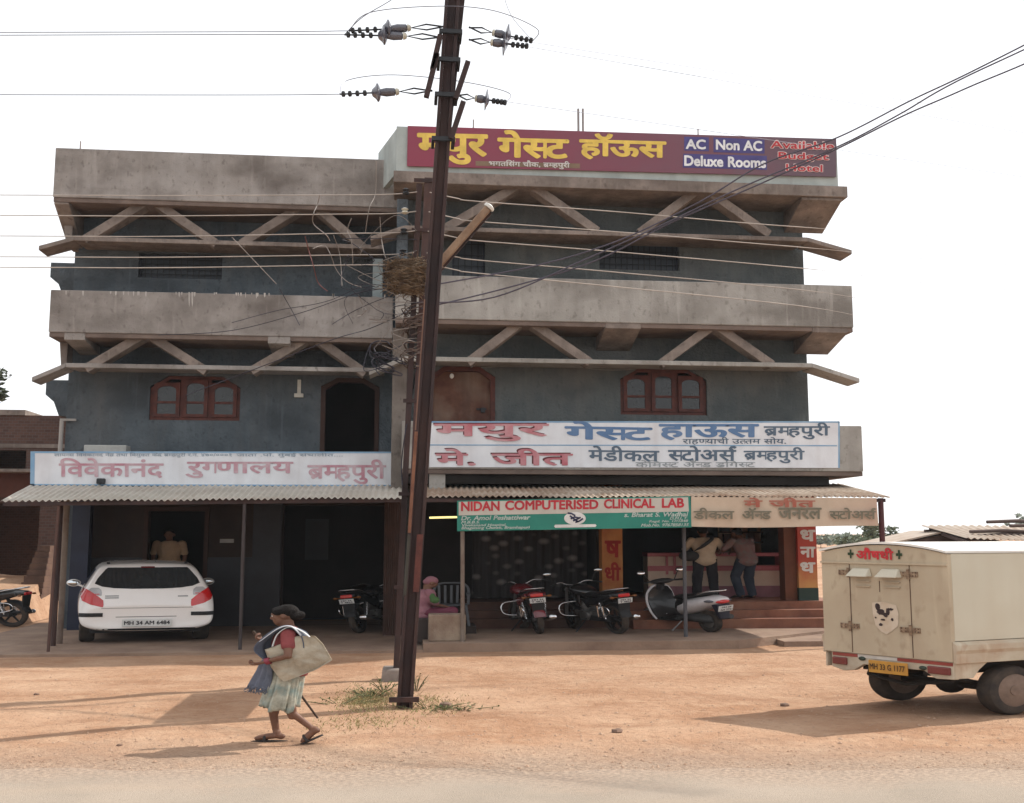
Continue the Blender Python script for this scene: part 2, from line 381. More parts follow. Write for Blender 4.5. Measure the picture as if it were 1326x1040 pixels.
def road_material():
    m = bpy.data.materials.new('dusty_asphalt'); m.use_nodes = True; nt = m.node_tree; N = nt.nodes; L = nt.links; b = N['Principled BSDF']
    b.inputs['Roughness'].default_value = 0.9; b.inputs['Specular IOR Level'].default_value = 0.2
    tc = N.new('ShaderNodeTexCoord')
    def nz(scale, ms=(1, 1, 1), d=8):
        mp = N.new('ShaderNodeMapping'); mp.inputs['Scale'].default_value = ms; L.new(tc.outputs['Object'], mp.inputs[0])
        n = N.new('ShaderNodeTexNoise'); n.inputs['Scale'].default_value = scale; n.inputs['Detail'].default_value = d; L.new(mp.outputs[0], n.inputs['Vector']); return n.outputs['Fac']
    def rng(s_, lo, hi, a=0.0, z=1.0):
        r = N.new('ShaderNodeMapRange'); r.inputs[1].default_value = lo; r.inputs[2].default_value = hi; r.inputs[3].default_value = a; r.inputs[4].default_value = z; L.new(s_, r.inputs[0]); return r.outputs[0]
    def mix(f, a, c):
        x = N.new('ShaderNodeMix'); x.data_type = 'RGBA'; L.new(f, x.inputs[0])
        for q, k in ((a, 6), (c, 7)):
            if isinstance(q, tuple): x.inputs[k].default_value = (*q, 1)
            else: L.new(q, x.inputs[k])
        return x.outputs[2]
    c = mix(rng(nz(0.8), 0.35, 0.65), (0.27, 0.225, 0.18), (0.335, 0.275, 0.22))
    c = mix(rng(nz(1.0, (0.25, 2.2, 1)), 0.50, 0.72, 0, 0.5), c, (0.37, 0.285, 0.215))
    c = mix(rng(nz(70, d=3), 0.56, 0.70, 0, 0.5), c, (0.17, 0.145, 0.125)); c = mix(rng(nz(95, d=2), 0.60, 0.74, 0, 0.5), c, (0.44, 0.37, 0.31))
    sp = N.new('ShaderNodeSeparateXYZ'); L.new(tc.outputs['Object'], sp.inputs[0])
    ad = N.new('ShaderNodeMath'); ad.operation = 'MULTIPLY_ADD'; L.new(sp.outputs[0], ad.inputs[0]); ad.inputs[1].default_value = 0.103; L.new(sp.outputs[1], ad.inputs[2])
    a2 = N.new('ShaderNodeMath'); a2.operation = 'MULTIPLY_ADD'; L.new(nz(0.9, (1, 1, 1), 9), a2.inputs[0]); a2.inputs[1].default_value = 1.5; L.new(ad.outputs[0], a2.inputs[2])
    a3 = N.new('ShaderNodeMath'); a3.operation = 'MULTIPLY_ADD'; L.new(nz(16, (1, 1.5, 1), 5), a3.inputs[0]); a3.inputs[1].default_value = 0.7; L.new(a2.outputs[0], a3.inputs[2])
    grv = mix(rng(nz(22, (1, 1.5, 1), 5), 0.40, 0.62), (0.235, 0.175, 0.135), (0.40, 0.30, 0.225))
    c = mix(rng(a3.outputs[0], -12.1, -11.25), c, grv)          # dust and gravel carried onto the edge
    L.new(c, b.inputs['Base Color'])
    bp = N.new('ShaderNodeBump'); bp.inputs['Strength'].default_value = 0.5; bp.inputs['Distance'].default_value = 0.03; L.new(nz(110, d=4), bp.inputs['Height']); L.new(bp.outputs[0], b.inputs['Normal'])
    return m
ASPH = road_material()
def gz(x, y):                     # small unevenness of the forecourt, none near the building or the road
    w = max(0, min(1, (-3.2 - y) / 1.0)) * max(0, min(1, (y + 12.6) / 0.8))
    return w * (0.035 * mnoise.noise(V((x * 0.5, y * 0.9, 0.3))) + 0.018 * mnoise.noise(V((x * 1.9, y * 2.6, 4.0))) - 0.02)
mb = MB(); xs = [-900, -300, -80, -30] + [-16 + 0.25 * i for i in range(145)] + [30, 80, 300, 900]
ys = [-200, -60, -24] + [-16 + 0.2 * i for i in range(71)] + [3, 20, 60, 200, 500, 1500]
vs = [(x, y, gz(x, y) if abs(x) < 29 else 0) for y in ys for x in xs]; n = len(xs)
mb.add(vs, [(j * n + i, j * n + i + 1, (j + 1) * n + i + 1, (j + 1) * n + i) for j in range(len(ys) - 1) for i in range(n - 1)])
struct('ground', mb, EARTH, smooth=60)
mb = MB(); k = 260; top = []; bot = []
for i in range(k + 1):
    x = -40 + 80 * i / k; y0 = -12.35 - 0.103 * x
    j = 0.16 * mnoise.noise(V((x * 1.1, 0, 0))) + 0.10 * mnoise.noise(V((x * 4.3, 3, 0))) + 0.05 * mnoise.noise(V((x * 13, 7, 0)))
    top.append(V((x, y0 + j, 0.006))); bot.append(V((x, y0 - 9, 0.006)))
mb.add(top + bot, [(i, i + 1, k + 2 + i, k + 1 + i) for i in range(k)])
struct('road', mb, ASPH)

# plinth in front of the shops, and the raised floors with their steps
PLN = mat('worn_plinth_concrete', (0.27, 0.185, 0.135), 0.93, col2=(0.19, 0.125, 0.092), scale=1.3, bump=0.4, bscale=18, blotch=(0.33, 0.24, 0.175), blotch_scale=0.9)
STEPR = mat('red_oxide_step', (0.25, 0.105, 0.065), 0.8, col2=(0.155, 0.064, 0.042), scale=2.0, blotch=(0.30, 0.17, 0.115), blotch_scale=1.2)
STEPB = mat('worn_brown_step', (0.10, 0.05, 0.036), 0.85, col2=(0.065, 0.034, 0.026), scale=2.0)
YF = -2.75
xa = at(-120, 840, YF).x; xb = at(548, 840, YF).x; xc = at(958, 830, YF).x; xd = at(1000, 825, YF).x
def jag(x0, x1, y, z, st=0.22, amp=0.035):
    k = int((x1 - x0) / st); return [V((x0 + (x1 - x0) * i / k, y + amp * mnoise.noise(V((x0 + i * st * 2.2, 2, 0))) * (0 < i < k), z)) for i in range(k + 1)]
mb = MB(); mb.prism(jag(xa, xb, YF + 0.02, 0.05) + [V((xb, 4, 0.05)), V((xa, 4, 0.05))], (0, 0, -0.3)); struct('plinth', mb, PLN)
mb = MB(); mb.prism(jag(xb + 0.003, xc, YF + 0.05, 0.16) + [V((xd, YF + 0.5, 0.16)), V((xd + 2.0, -0.9, 0.17)), V((xd + 4.0, -0.85, 0.16)), V((xd + 4.0, 1, 0.16)), V((xb + 0.003, 1, 0.16))], (0, 0, -0.4)); struct('plinth', mb, PLN)
mb = MB()
xr0 = at(1000, 838, -2.5).x; mb.prism([V((at(1012, 828, -2.3).x, -2.45, 0.10)), V((xr0 + 6, -2.4, 0.10)), V((xr0 + 6, -0.3, 0.12)), V((at(1012, 828, -2.3).x, -0.9, 0.12))], (0, 0, -0.3)); struct('plinth', mb, PLN)
FZ = 0.69
mb = MB(); xg0 = at(820, 790, -0.3).x; xg1 = at(1075, 790, 0).x
for i, y in enumerate((-0.3, 0.0, 0.3)):
    mb.box(xg0, xg1 + 0.4, y, y + (0.3 if i < 2 else 6.0), 0.0, 0.36 + 0.165 * i)
struct('shop_steps', mb, STEPR)
mb = MB(); xh0 = at(601, 790, -0.3).x
for i, y in enumerate((0.15, 0.42, 0.7)):
    mb.box(xh0, xg0 - 0.003, y, y + (0.3 if i < 2 else 6.0), 0.0, 0.36 + 0.165 * i)
struct('shop_steps', mb, STEPB)

# ------------------------------------------------------------------ the guest house
YL, YR, WL, WR, BACK = 1.0, -0.2, 2.2, 1.0, 5.0
def zz(px, py, Y): return at(px, py, Y).z
def xx(px, py, Y): return at(px, py, Y).x
house = thing('guest_house', 'three storey weathered concrete guest house with blue grey walls and stacked balconies', 'building', (xx(560, 840, 0), 5, 0))
LX = xx(89, 480, WL); RX = xx(1045, 470, WR); MX = xx(523, 470, WR)
Z1 = 3.35; ROOF_L = zz(70, 191, YL); ROOF_R = zz(528, 163, YR)
def Rr(px0, py0, px1, py1, Y):   # opening from its photo rectangle
    a = at(px0, py0, Y); b = at(px1, py1, Y); return (a.x, b.x, b.z, a.z)
hL = [Rr(180, 327, 287, 362, WL), Rr(195, 486, 310, 545, WL), Rr(416, 489, 490, 600, WL)]
hL[2] = (hL[2][0], hL[2][1], Z1 + 0.02, hL[2][3])
hR = [Rr(586, 300, 628, 372, WR), Rr(776, 306, 880, 351, WR), Rr(555, 474, 641, 600, WR), Rr(803, 477, 916, 538, WR)]
hR[2] = (hR[2][0], hR[2][1], Z1 + 0.02, hR[2][3])
def corner_fill(mb, h, Y, cw, ch):        # chamfered head of an opening
    for xa_, sg in ((h[0], 1), (h[1], -1)):
        mb.prism([(xa_, Y + 0.002, h[3]), (xa_ + sg * cw, Y + 0.002, h[3]), (xa_, Y + 0.002, h[3] - ch)], (0, 0.22, 0))
mb = MB(); wall_holes(mb, LX, MX, Z1 - 0.3, ROOF_L - 0.6, WL, 0.24, hL)
corner_fill(mb, hL[1], WL, 0.42, 0.26); corner_fill(mb, hL[2], WL, 0.38, 0.2)
mb.box(LX, LX + 0.24, WL + 0.243, BACK, 0, ROOF_L - 0.6); mb.box(LX, MX, BACK, BACK + 0.24, 0, ROOF_L - 0.6)
mb.build('wall', BLUE, house)
mb = MB(); wall_holes(mb, MX + 0.003, RX, Z1 - 0.3, ROOF_R - 0.6, WR, 0.24, hR)
corner_fill(mb, hR[2], WR, 0.36, 0.22); corner_fill(mb, hR[3], WR, 0.42, 0.24)
mb.box(MX + 0.003, MX + 0.243, WR + 0.243, WL + 0.3, 0, ROOF_R - 0.6); mb.box(RX - 0.24, RX, WR + 0.243, BACK, 0.0, ROOF_R - 0.6)
mb.box(MX + 0.003, RX, BACK, BACK + 0.24, 0, ROOF_R - 0.6)
mb.build('wall', GREYP, house)
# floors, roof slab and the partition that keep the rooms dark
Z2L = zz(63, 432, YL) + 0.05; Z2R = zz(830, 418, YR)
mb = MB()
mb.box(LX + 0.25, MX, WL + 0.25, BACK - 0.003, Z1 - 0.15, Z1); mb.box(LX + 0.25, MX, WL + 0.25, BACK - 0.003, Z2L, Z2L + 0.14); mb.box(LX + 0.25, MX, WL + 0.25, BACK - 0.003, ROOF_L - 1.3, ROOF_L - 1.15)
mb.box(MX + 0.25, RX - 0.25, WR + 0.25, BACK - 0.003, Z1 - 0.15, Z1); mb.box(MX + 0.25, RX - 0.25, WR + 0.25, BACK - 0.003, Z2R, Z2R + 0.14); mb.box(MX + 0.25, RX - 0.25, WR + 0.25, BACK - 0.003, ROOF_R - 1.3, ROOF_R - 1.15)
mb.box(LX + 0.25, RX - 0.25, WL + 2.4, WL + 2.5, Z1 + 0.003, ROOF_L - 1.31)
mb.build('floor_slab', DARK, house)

def parapet(px0, py0, px1, py1, Y, Yw, m, th=0.16, x0=None, x1=None, ret_l=True, ret_r=True, deep=0.0):
    a = at(px0, py0, Y); b = at(px0, py1, Y); xe = at(px1, (py0 + py1) / 2, Y).x if x1 is None else x1; xs_ = (a.x + b.x) / 2 if x0 is None else x0
    mb = MB(); mb.box(xs_, xe, Y, Y + th, b.z, a.z)
    if ret_l: mb.box(xs_, xs_ + th, Y + th + 0.002, Yw + deep, b.z, a.z)
    if ret_r: mb.box(xe - th, xe, Y + th + 0.002, Yw + deep, b.z, a.z)
    o = mb.build('parapet', m, house, bevel=0.02)
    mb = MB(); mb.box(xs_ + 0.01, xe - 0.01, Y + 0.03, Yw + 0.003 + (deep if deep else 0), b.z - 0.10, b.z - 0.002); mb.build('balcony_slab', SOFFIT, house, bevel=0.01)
    return xs_, xe, b.z, a.z
LP3 = parapet(70, 191, 519, 255, YL, WL, CONC_D, ret_r=False, deep=2.7)
LP2 = parapet(64, 375, 509, 430, YL, WL, CONC_D, ret_r=False, deep=2)
RP2 = parapet(512, 355, 1104, 412, YR, WR, CONC_R, deep=0.6)
RP1 = parapet(520, 545, 1117, 607, YR, WR, CONC_R, deep=0.6)
a = zz(528, 163, YR); b_ = zz(528, 222, YR); xs0 = xx(513, 200, YR); xs1 = xx(1084, 205, YR)
mb = MB(); mb.box(xs0, xs1, YR, YR + 0.14, b_, a - 0.02)
mb.hexa([(xs0, YR + 0.142, b_), (xs0 + 0.12, YR + 0.142, b_), (xs0 - 0.32, YL + 0.5, b_), (xs0 - 0.44, YL + 0.5, b_), (xs0, YR + 0.142, a - 0.02), (xs0 + 0.12, YR + 0.142, a - 0.02), (xs0 - 0.32, YL + 0.5, a - 0.02), (xs0 - 0.44, YL + 0.5, a - 0.02)])
mb.box(xs1 - 0.14, xs1, YR + 0.142, WR + 3.9, b_, a - 0.02)
PALEG = mat('pale_green_grey_wash', (0.40, 0.44, 0.425), 0.9, col2=(0.31, 0.345, 0.335), scale=1.8, streak=(0.22, 0.23, 0.22), streak_amt=0.5)
mb.build('parapet', PALEG, house, label='pale grey green top parapet behind the maroon board')
zb = zz(525, 237, YR)
xl1 = xx(1096, 235, YR)
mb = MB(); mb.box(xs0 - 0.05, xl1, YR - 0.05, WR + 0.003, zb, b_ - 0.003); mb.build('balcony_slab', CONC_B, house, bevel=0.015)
def bracket(x0, x1, ya, yb, z1, h0, h1, m=CONC_B):      # tapered cantilever: h0 deep at the tip (ya), h1 at the wall (yb)
    mb = MB(); mb.prism([(x0, ya, z1), (x0, yb, z1), (x0, yb, z1 - h1), (x0, ya, z1 - h0)], (x1 - x0, 0, 0)); mb.build('bracket', m, house, bevel=0.01)
bracket(LP3[0] + 0.02, LP3[0] + 0.34, YL + 0.05, WL, LP3[2] - 0.102, 0.04, 0.75)
mb = MB(); mb.prism([(LP3[0] + 0.03, YL + 0.6, LP3[2] - 0.104), (LX + 0.1, YL + 0.6, LP3[2] - 0.104), (LX + 0.1, YL + 0.6, LP3[2] - 0.95), (LX - 0.02, YL + 0.6, LP3[2] - 0.95)], (0, 0.55, 0)); mb.build('bracket', CONC_B, house)
for p0, p1, pl in ((83, 110, LP2), (347, 376, LP2)):
    bracket(xx(p0, 430, YL), xx(p1, 430, YL), YL + 0.02, WL, pl[2] - 0.002, 0.16, 0.3, CONC_D)
mb = MB(); mb.prism([(LP2[0] + 0.03, YL + 0.7, LP2[2] - 0.104), (LX + 0.1, YL + 0.7, LP2[2] - 0.104), (LX + 0.1, YL + 0.7, LP2[2] - 0.62), (LX - 0.02, YL + 0.7, LP2[2] - 0.62)], (0, 0.4, 0)); mb.build('bracket', CONC_B, house)
for p0, p1 in ((784, 830), (1052, 1098)):
    bracket(xx(p0, 415, YR), xx(p1, 415, YR), YR + 0.02, WR, RP2[2] - 0.002, 0.12, 0.42, CONC_B)
bracket(xx(1038, 240, YR), xx(1090, 240, YR), YR + 0.02, WR, zb - 0.004, 0.06, 0.5, CONC_B)
bracket(xx(556, 612, YR), xx(577, 612, YR), YR + 0.1, WR, RP1[2] - 0.102, 0.36, 0.36, CONC_R)

# sunshades with their end wings
def sunshade(px, py, x0, x1, Ye, Yw, wl, wr, m, zt=None, drop=0.16):
    z = at(px, py, Ye).z if zt is None else zt; th = 0.10
    mb = MB(); mb.hexa([(x0, Ye, z - th), (x1, Ye, z - th), (x1, Yw - 0.003, z - th + 0.05), (x0, Yw - 0.003, z - th + 0.05), (x0, Ye, z), (x1, Ye, z), (x1, Yw - 0.003, z + 0.06), (x0, Yw - 0.003, z + 0.06)])
    for xe, w, sg, L_ in ((x0, wl, -1, -0.35), (x1, wr, 1, -0.3)):
        if w: mb.hexa([(xe + sg * w, Ye, z - th - drop), (xe + sg * 0.002, Ye, z - th), (xe + sg * 0.002, Yw + L_, z - th), (xe + sg * w, Yw + L_, z - th - drop),
                       (xe + sg * w, Ye, z - drop), (xe + sg * 0.002, Ye, z), (xe + sg * 0.002, Yw + L_, z), (xe + sg * w, Yw + L_, z - drop)])
    mb.build('sunshade', m, house, bevel=0.012); return z
YCL, YCR = YL + 0.25, YR + 0.25
zc3 = sunshade(96, 306, xx(96, 308, YCL), xx(497, 318, YCL), YCL, WL, xx(96, 308, YCL) - xx(50, 320, YCL), 0, CONC_B, drop=0.24)
zc2 = sunshade(85, 470, xx(85, 470, YCL), xx(497, 475, YCL), YCL, WL, xx(85, 470, YCL) - xx(41, 490, YCL), 0, CONC_D, drop=0.33)
zr3 = sunshade(565, 293, xx(524, 295, YCR), xx(1046, 300, YCR), YCR, WR, xx(524, 293, YCR) - xx(480, 300, YCR), xx(1103, 320, YCR) - xx(1046, 300, YCR), CONC_B, drop=0.27)
zr2 = sunshade(565, 462, xx(524, 463, YCR), xx(1052, 465, YCR), YCR, WR, xx(524, 466, YCR) - xx(478, 478, YCR), xx(1113, 487, YCR) - xx(1052, 466, YCR), CONC_R, drop=0.33)
def strut(pa, pb, Ya, Yb, w=0.34, h=0.20):
    a = at(pa[0] + (6 if pa[0] < pb[0] else -6) * -1, pa[1] + 9, Ya); b = at(pb[0] + (5 if pa[0] < pb[0] else -5), pb[1] - 1, Yb)
    mb = MB(); mb.beam(a, b, w, h, (0, 1, 0) if False else (0, 0, 1)); mb.build('strut', CONC_B, house, bevel=0.012)
for a, b in (((118, 304), (193, 261)), ((275, 309), (202, 262)), ((320, 309), (394, 266)), ((466, 315), (408, 266)),
             ((120, 470), (188, 433)), ((262, 473), (194, 433)), ((333, 473), (403, 435)), ((467, 476), (408, 436))):
    strut(a, b, YCL + 0.2, YL + 0.34)
for a, b in (((578, 292), (672, 240)), ((766, 293), (688, 241)), ((833, 295), (900, 247)), ((987, 297), (914, 248)),
             ((612, 462), (672, 418)), ((756, 462), (690, 419)), ((860, 464), (918, 423)), ((991, 465), (929, 424))):
    strut(a, b, YCR + 0.2, YR + 0.34)
# pilaster at the inner corner, little post, side balconies on the far left
x0 = xx(508, 480, YR + 0.4); x1 = xx(526, 480, YR + 0.4)
mb = MB(); mb.box(x0, x1 + 0.02, YR + 0.5, WR - 0.003, 0, RP2[2] - 0.11); mb.build('pilaster', mat('brown_grey_pilaster', (0.185, 0.16, 0.14), 0.92, col2=(0.11, 0.092, 0.08), scale=1.4, bump=0.35, grime=(0.07, 0.058, 0.05)), house, bevel=0.015)
mb = MB(); mb.box(x0 + 0.05, x1, YR + 0.5, WR - 0.003, RP2[3] - 0.4, zb - 0.2); mb.build('pilaster', BLUE, house, bevel=0.015)
r = Rr(483, 335, 495, 386, YL + 0.2)
mb = MB(); mb.box(r[0], r[1], YL + 0.2, YL + 0.42, LP2[3] - 0.3, r[3]); mb.build('post', mat('pale_blue_wash', (0.27, 0.32, 0.33), 0.9), house)
for p, q in (((66, 340), (90, 362)), ((60, 492), (84, 514))):
    mb = MB(); a = at(*p, 3.2); b = at(*q, 3.2)
    mb.prism([(a.x, 3.2, a.z), (LX - 0.003, 3.2, a.z), (LX - 0.003, 3.2, b.z - 0.5), (b.x - 0.12, 3.2, b.z - 0.45), (b.x - 0.25, 3.2, b.z - 0.12), (a.x, 3.2, b.z + 0.05)], (0, 1.6, 0)); mb.build('side_ledge', BLUE, house)
# reinforcement rods left standing on the roof
for px, py, pb, r_ in ((749, 141, 168, 0.03), (755, 141, 168, 0.03), (104, 183, 192, 0.018), (904, 167, 174, 0.018), (613, 155, 166, 0.018)):
    mb = MB(); q = at(px, pb, 3.0); mb.tube([(q.x, 3, q.z - 1.0), (q.x, 3, at(px, py, 3).z)], r_, 6); mb.build('roof_rod', mat('rusty_rod', (0.30, 0.26, 0.25), 0.8), house)

# windows and doors
def grille_window(h, Y):
    w = MB(); d = 0.14; t = 0.05
    for b in ((h[0], h[1], h[2], h[2] + t), (h[0], h[1], h[3] - t, h[3]), (h[0], h[0] + t, h[2] + t, h[3] - t), (h[1] - t, h[1], h[2] + t, h[3] - t)):
        w.box(b[0] + 0.004, b[1] - 0.004, Y + d, Y + d + 0.06, b[2] + 0.003, b[3] - 0.003)
    fr = w.build('window', mat('dark_blue_frame', (0.03, 0.035, 0.05), 0.6), house)
    g = MB(); n = int((h[1] - h[0]) / 0.13)
    for i in range(1, n): x = h[0] + (h[1] - h[0]) * i / n; g.tube([(x, Y + d - 0.03, h[2]), (x, Y + d - 0.03, h[3])], 0.011, 5)
    for i in range(1, 5): z = h[2] + (h[3] - h[2]) * i / 5; g.tube([(h[0], Y + d - 0.03, z), (h[1], Y + d - 0.03, z)], 0.010, 5)
    g.build('grille', IRON, fr)
    p = MB(); xm = h[0] + (h[1] - h[0]) * 0.5
    p.poly([(h[0] + t, Y + d + 0.04, h[2] + t), (h[1] - t, Y + d + 0.04, h[2] + t), (h[1] - t, Y + d + 0.04, h[3] - t), (h[0] + t, Y + d + 0.04, h[3] - t)])
    p.build('pane', mat('dull_blue_pane', (0.03, 0.038, 0.05), 0.35, col2=(0.05, 0.058, 0.068), scale=1.5), fr)
grille_window(hL[0], WL); grille_window(hR[0], WR); grille_window(hR[1], WR)
def wooden_window(h, Y, cw, ch, swing=None):
    d = 0.06; f = MB(); t = 0.075
    a, b, c, e = h
    f.box(a + .003, b - .003, Y + d, Y + d + 0.09, c + .003, c + t); f.box(a + cw, b - cw, Y + d, Y + d + 0.09, e - t, e - .003)
    f.box(a + .003, a + t, Y + d, Y + d + .09, c + t, e - ch - 0.03); f.box(b - t, b - .003, Y + d, Y + d + .09, c + t, e - ch - 0.03)
    for s_, xq in ((1, a), (-1, b)): f.beam((xq + s_ * 0.035, Y + d + 0.045, e - ch - 0.05), (xq + s_ * (cw + 0.01), Y + d + .045, e - 0.035), 0.088, t, (0, 0, 1))
    w3 = (b - a - 2 * t) / 3
    for i in (1, 2): x = a + t + w3 * i; f.box(x - 0.03, x + 0.03, Y + d, Y + d + .09, c + t, e - t)
    fr = f.build('window', WOODR, house)
    for i in range(3):
        x0 = a + t + w3 * i + (0.03 if i else 0.0) + 0.006; x1 = a + t + w3 * (i + 1) - (0.03 if i < 2 else 0.0) - 0.006
        z0 = c + t + 0.006; z1 = e - t - 0.006 - (0.0 if i == 1 else ch * 0.3); zm = z0 + (e - c) * 0.30; s_ = 0.085
        lf = MB(); y0 = Y + d - 0.035; y1 = Y + d + 0.02
        lf.box(x0, x0 + s_, y0, y1, z0, z1); lf.box(x1 - s_, x1, y0, y1, z0, z1); lf.box(x0 + s_, x1 - s_, y0, y1, z0, z0 + s_ * 0.8); lf.box(x0 + s_, x1 - s_, y0, y1, zm, zm + s_ * 0.6)
        xm = (x0 + x1) / 2; hw = (x1 - x0) / 2 - s_       # arched head of the upper light
        N_ = 8; pts = [(xm + hw * cos(pi * q / N_), y0, z1 - s_ - hw * 0.45 + hw * 0.45 * sin(pi * q / N_)) for q in range(N_ + 1)]
        for q in range(N_):
            p_, q_ = pts[q], pts[q + 1]; lf.prism([p_, q_, (q_[0], y0, z1 - 0.002), (p_[0], y0, z1 - 0.002)], (0, 0.05, 0))
        l = lf.build('leaf', WOODR, fr)
        g = MB(); g.box(x0 + 0.02, x1 - 0.02, Y + d - 0.008, Y + d + 0.004, z0 + 0.02, z1 - 0.03); pn = g.build('pane', GLASS, l)
wooden_window(hL[1], WL, 0.42, 0.26); wooden_window(hR[3], WR, 0.42, 0.24)
def door_frame(h, Y, cw, ch, m=WOODR):
    f = MB(); t = 0.11; a, b, c, e = h
    f.box(a + .003, a + t, Y - 0.02, Y + 0.12, c, e - ch); f.box(b - t, b - .003, Y - 0.02, Y + .12, c, e - ch); f.box(a + cw, b - cw, Y - 0.02, Y + .12, e - t, e - .003)
    for s_, xq in ((1, a), (-1, b)): f.beam((xq + s_ * 0.05, Y + 0.05, e - ch - 0.06), (xq + s_ * (cw + 0.02), Y + .05, e - 0.05), 0.138, t, (0, 0, 1))
    return f.build('door_frame', m, house)
DKW = mat('dark_wood', (0.045, 0.02, 0.014), 0.7); door_frame(hL[2], WL, 0.38, 0.2, DKW); door_frame(hR[2], WR, 0.36, 0.22)
h = hR[2]; mb = MB(); mb.box(h[0] + 0.11, h[1] - 0.11, WR + 0.05, WR + 0.10, Z1 + 0.03, h[3] - 0.12); dr = mb.build('door', WOODD, house)
q = at(627, 531, WR + 0.03); mb = MB(); mb.box(q.x - 0.18, q.x + 0.05, WR + 0.02, WR + 0.048, q.z, q.z + 0.04); mb.box(q.x - 0.08, q.x + 0.02, WR + 0.0, WR + 0.019, q.z - 0.06, q.z + 0.05); mb.build('latch', IRON, dr)
# fittings on the first floor wall
r = Rr(382, 492, 393, 515, WL); mb = MB(); xm = (r[0] + r[1]) / 2
mb.box(xm - 0.04, xm + 0.04, WL - 0.05, WL - 0.002, r[2] + 0.09, r[3]); mb.box(r[0], r[1], WL - 0.09, WL - 0.002, r[2], r[2] + 0.088); mb.build('wall_lamp', mat('cream_fitting', (0.60, 0.58, 0.52), 0.6), house)
mb = MB(); a = at(83, 545, WL - 0.1); mb.tube([(LX - 0.06, WL - 0.1, a.z), (LX - 0.07, WL - 0.1, Z1 - 0.2)], 0.05, 8); mb.box(LX - 0.1, LX + 0.25, WL - 0.12, WL - 0.06, a.z, a.z + 0.05); mb.build('drain_pipe', mat('pipe_grey', (0.33, 0.31, 0.29), 0.7), house, smooth=40)
r = Rr(112, 577, 166, 592, YL + 0.5); mb = MB(); mb.box(r[0], r[1], YL + 0.3, YL + 0.7, Z1, r[3]); mb.build('wall_box', mat('pale_box', (0.42, 0.42, 0.40), 0.8), house, bevel=0.02)
mb = MB(); pts = [at(575 + 5 * i, 473 + 3.2 * sin(pi * i / 56 * 3.2) + 3 * (i > 30), WR - 0.01) for i in range(54)]; mb.tube(pts, 0.008, 4); mb.build('wall_cable', mat('grey_cable', (0.28, 0.27, 0.26), 0.8), house)
for px, py in ((741, 428), (585, 487)):
    q = at(px, py, WR - 0.05); mb = MB(); mb.ell(q, (0.05, 0.04, 0.06), 10, 6); mb.build('bulb', mat('bulb_glass', (0.75, 0.75, 0.72), 0.3), house, smooth=60)

# ---- ground floor: first floor slab, columns, recesses
mb = MB(); mb.box(LX, MX, YL + 0.15, WL + 0.2, Z1 - 0.3, Z1 - 0.155); mb.box(MX + .003, RX, YR + .17, WR + 0.2, RP1[2] - 0.3, RP1[2] - 0.12); mb.build('floor_slab', DARK, house)
GY = 2.75
BT = mat('blue_tile', (0.016, 0.022, 0.048), 0.45, col2=(0.011, 0.015, 0.034), scale=2)  # tile and wall colours here darkened to carry the veranda's deep shade
DADO = mat('slate_tile', (0.020, 0.020, 0.026), 0.45, col2=(0.013, 0.012, 0.015), scale=2)
DOOR = (xx(190, 740, GY), xx(263, 740, GY), 0.05, zz(220, 662, GY)); DK = (xx(366, 740, GY), xx(500, 740, GY), 0.05, zz(430, 655, GY))
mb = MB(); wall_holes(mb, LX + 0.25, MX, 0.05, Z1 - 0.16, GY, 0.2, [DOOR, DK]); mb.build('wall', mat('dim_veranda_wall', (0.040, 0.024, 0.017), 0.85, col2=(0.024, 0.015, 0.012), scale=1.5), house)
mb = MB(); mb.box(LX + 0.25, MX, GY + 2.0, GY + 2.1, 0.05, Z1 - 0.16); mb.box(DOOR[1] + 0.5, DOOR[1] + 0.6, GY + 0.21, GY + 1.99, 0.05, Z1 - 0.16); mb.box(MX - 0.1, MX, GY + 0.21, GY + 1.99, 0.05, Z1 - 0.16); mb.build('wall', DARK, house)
mb = MB()
for p0, p1, y, h_ in ((90, 113, WL - 0.15, Z1 - 0.35), (326, 363, GY - 0.08, Z1 - 0.3)):
    mb = MB(); mb.box(xx(p0, 740, y), xx(p1, 740, y), y, y + 0.25 if p0 < 100 else GY - 0.002, 0.05, h_); mb.build('tile_pilaster', BT if p0 < 100 else DADO, house)
for p0, p1 in ((113, 188), (266, 326)):
    mb = MB(); mb.box(xx(p0, 770, GY), xx(p1, 770, GY), GY - 0.05, GY - 0.002, 0.05, zz(200, 722, GY)); mb.build('tile_dado', DADO, house)
f = MB(); t = 0.1; a, b, c, e = DOOR
f.box(a - t, a - .002, GY - 0.06, GY + 0.05, c, e); f.box(b + .002, b + t, GY - 0.06, GY + .05, c, e); f.box(a - t, b + t, GY - 0.06, GY + 0.05, e + 0.002, e + t)
f.build('door_frame', mat('dark_wood', (0.045, 0.02, 0.014), 0.7), house)
mb = MB(); mb.box(xx(285, 700, GY), xx(303, 700, GY), GY - 0.03, GY - 0.002, zz(290, 703, GY), zz(290, 698, GY)); mb.build('notice', mat('notice_paper', (0.35, 0.33, 0.30), 0.8), house)
mb = MB(); mb.box(xx(395, 700, GY + 1.9), xx(425, 700, GY + 1.9), GY + 1.92, GY + 1.96, zz(410, 725, GY + 1.9), zz(410, 672, GY + 1.9)); mb.build('window', IRON, house)
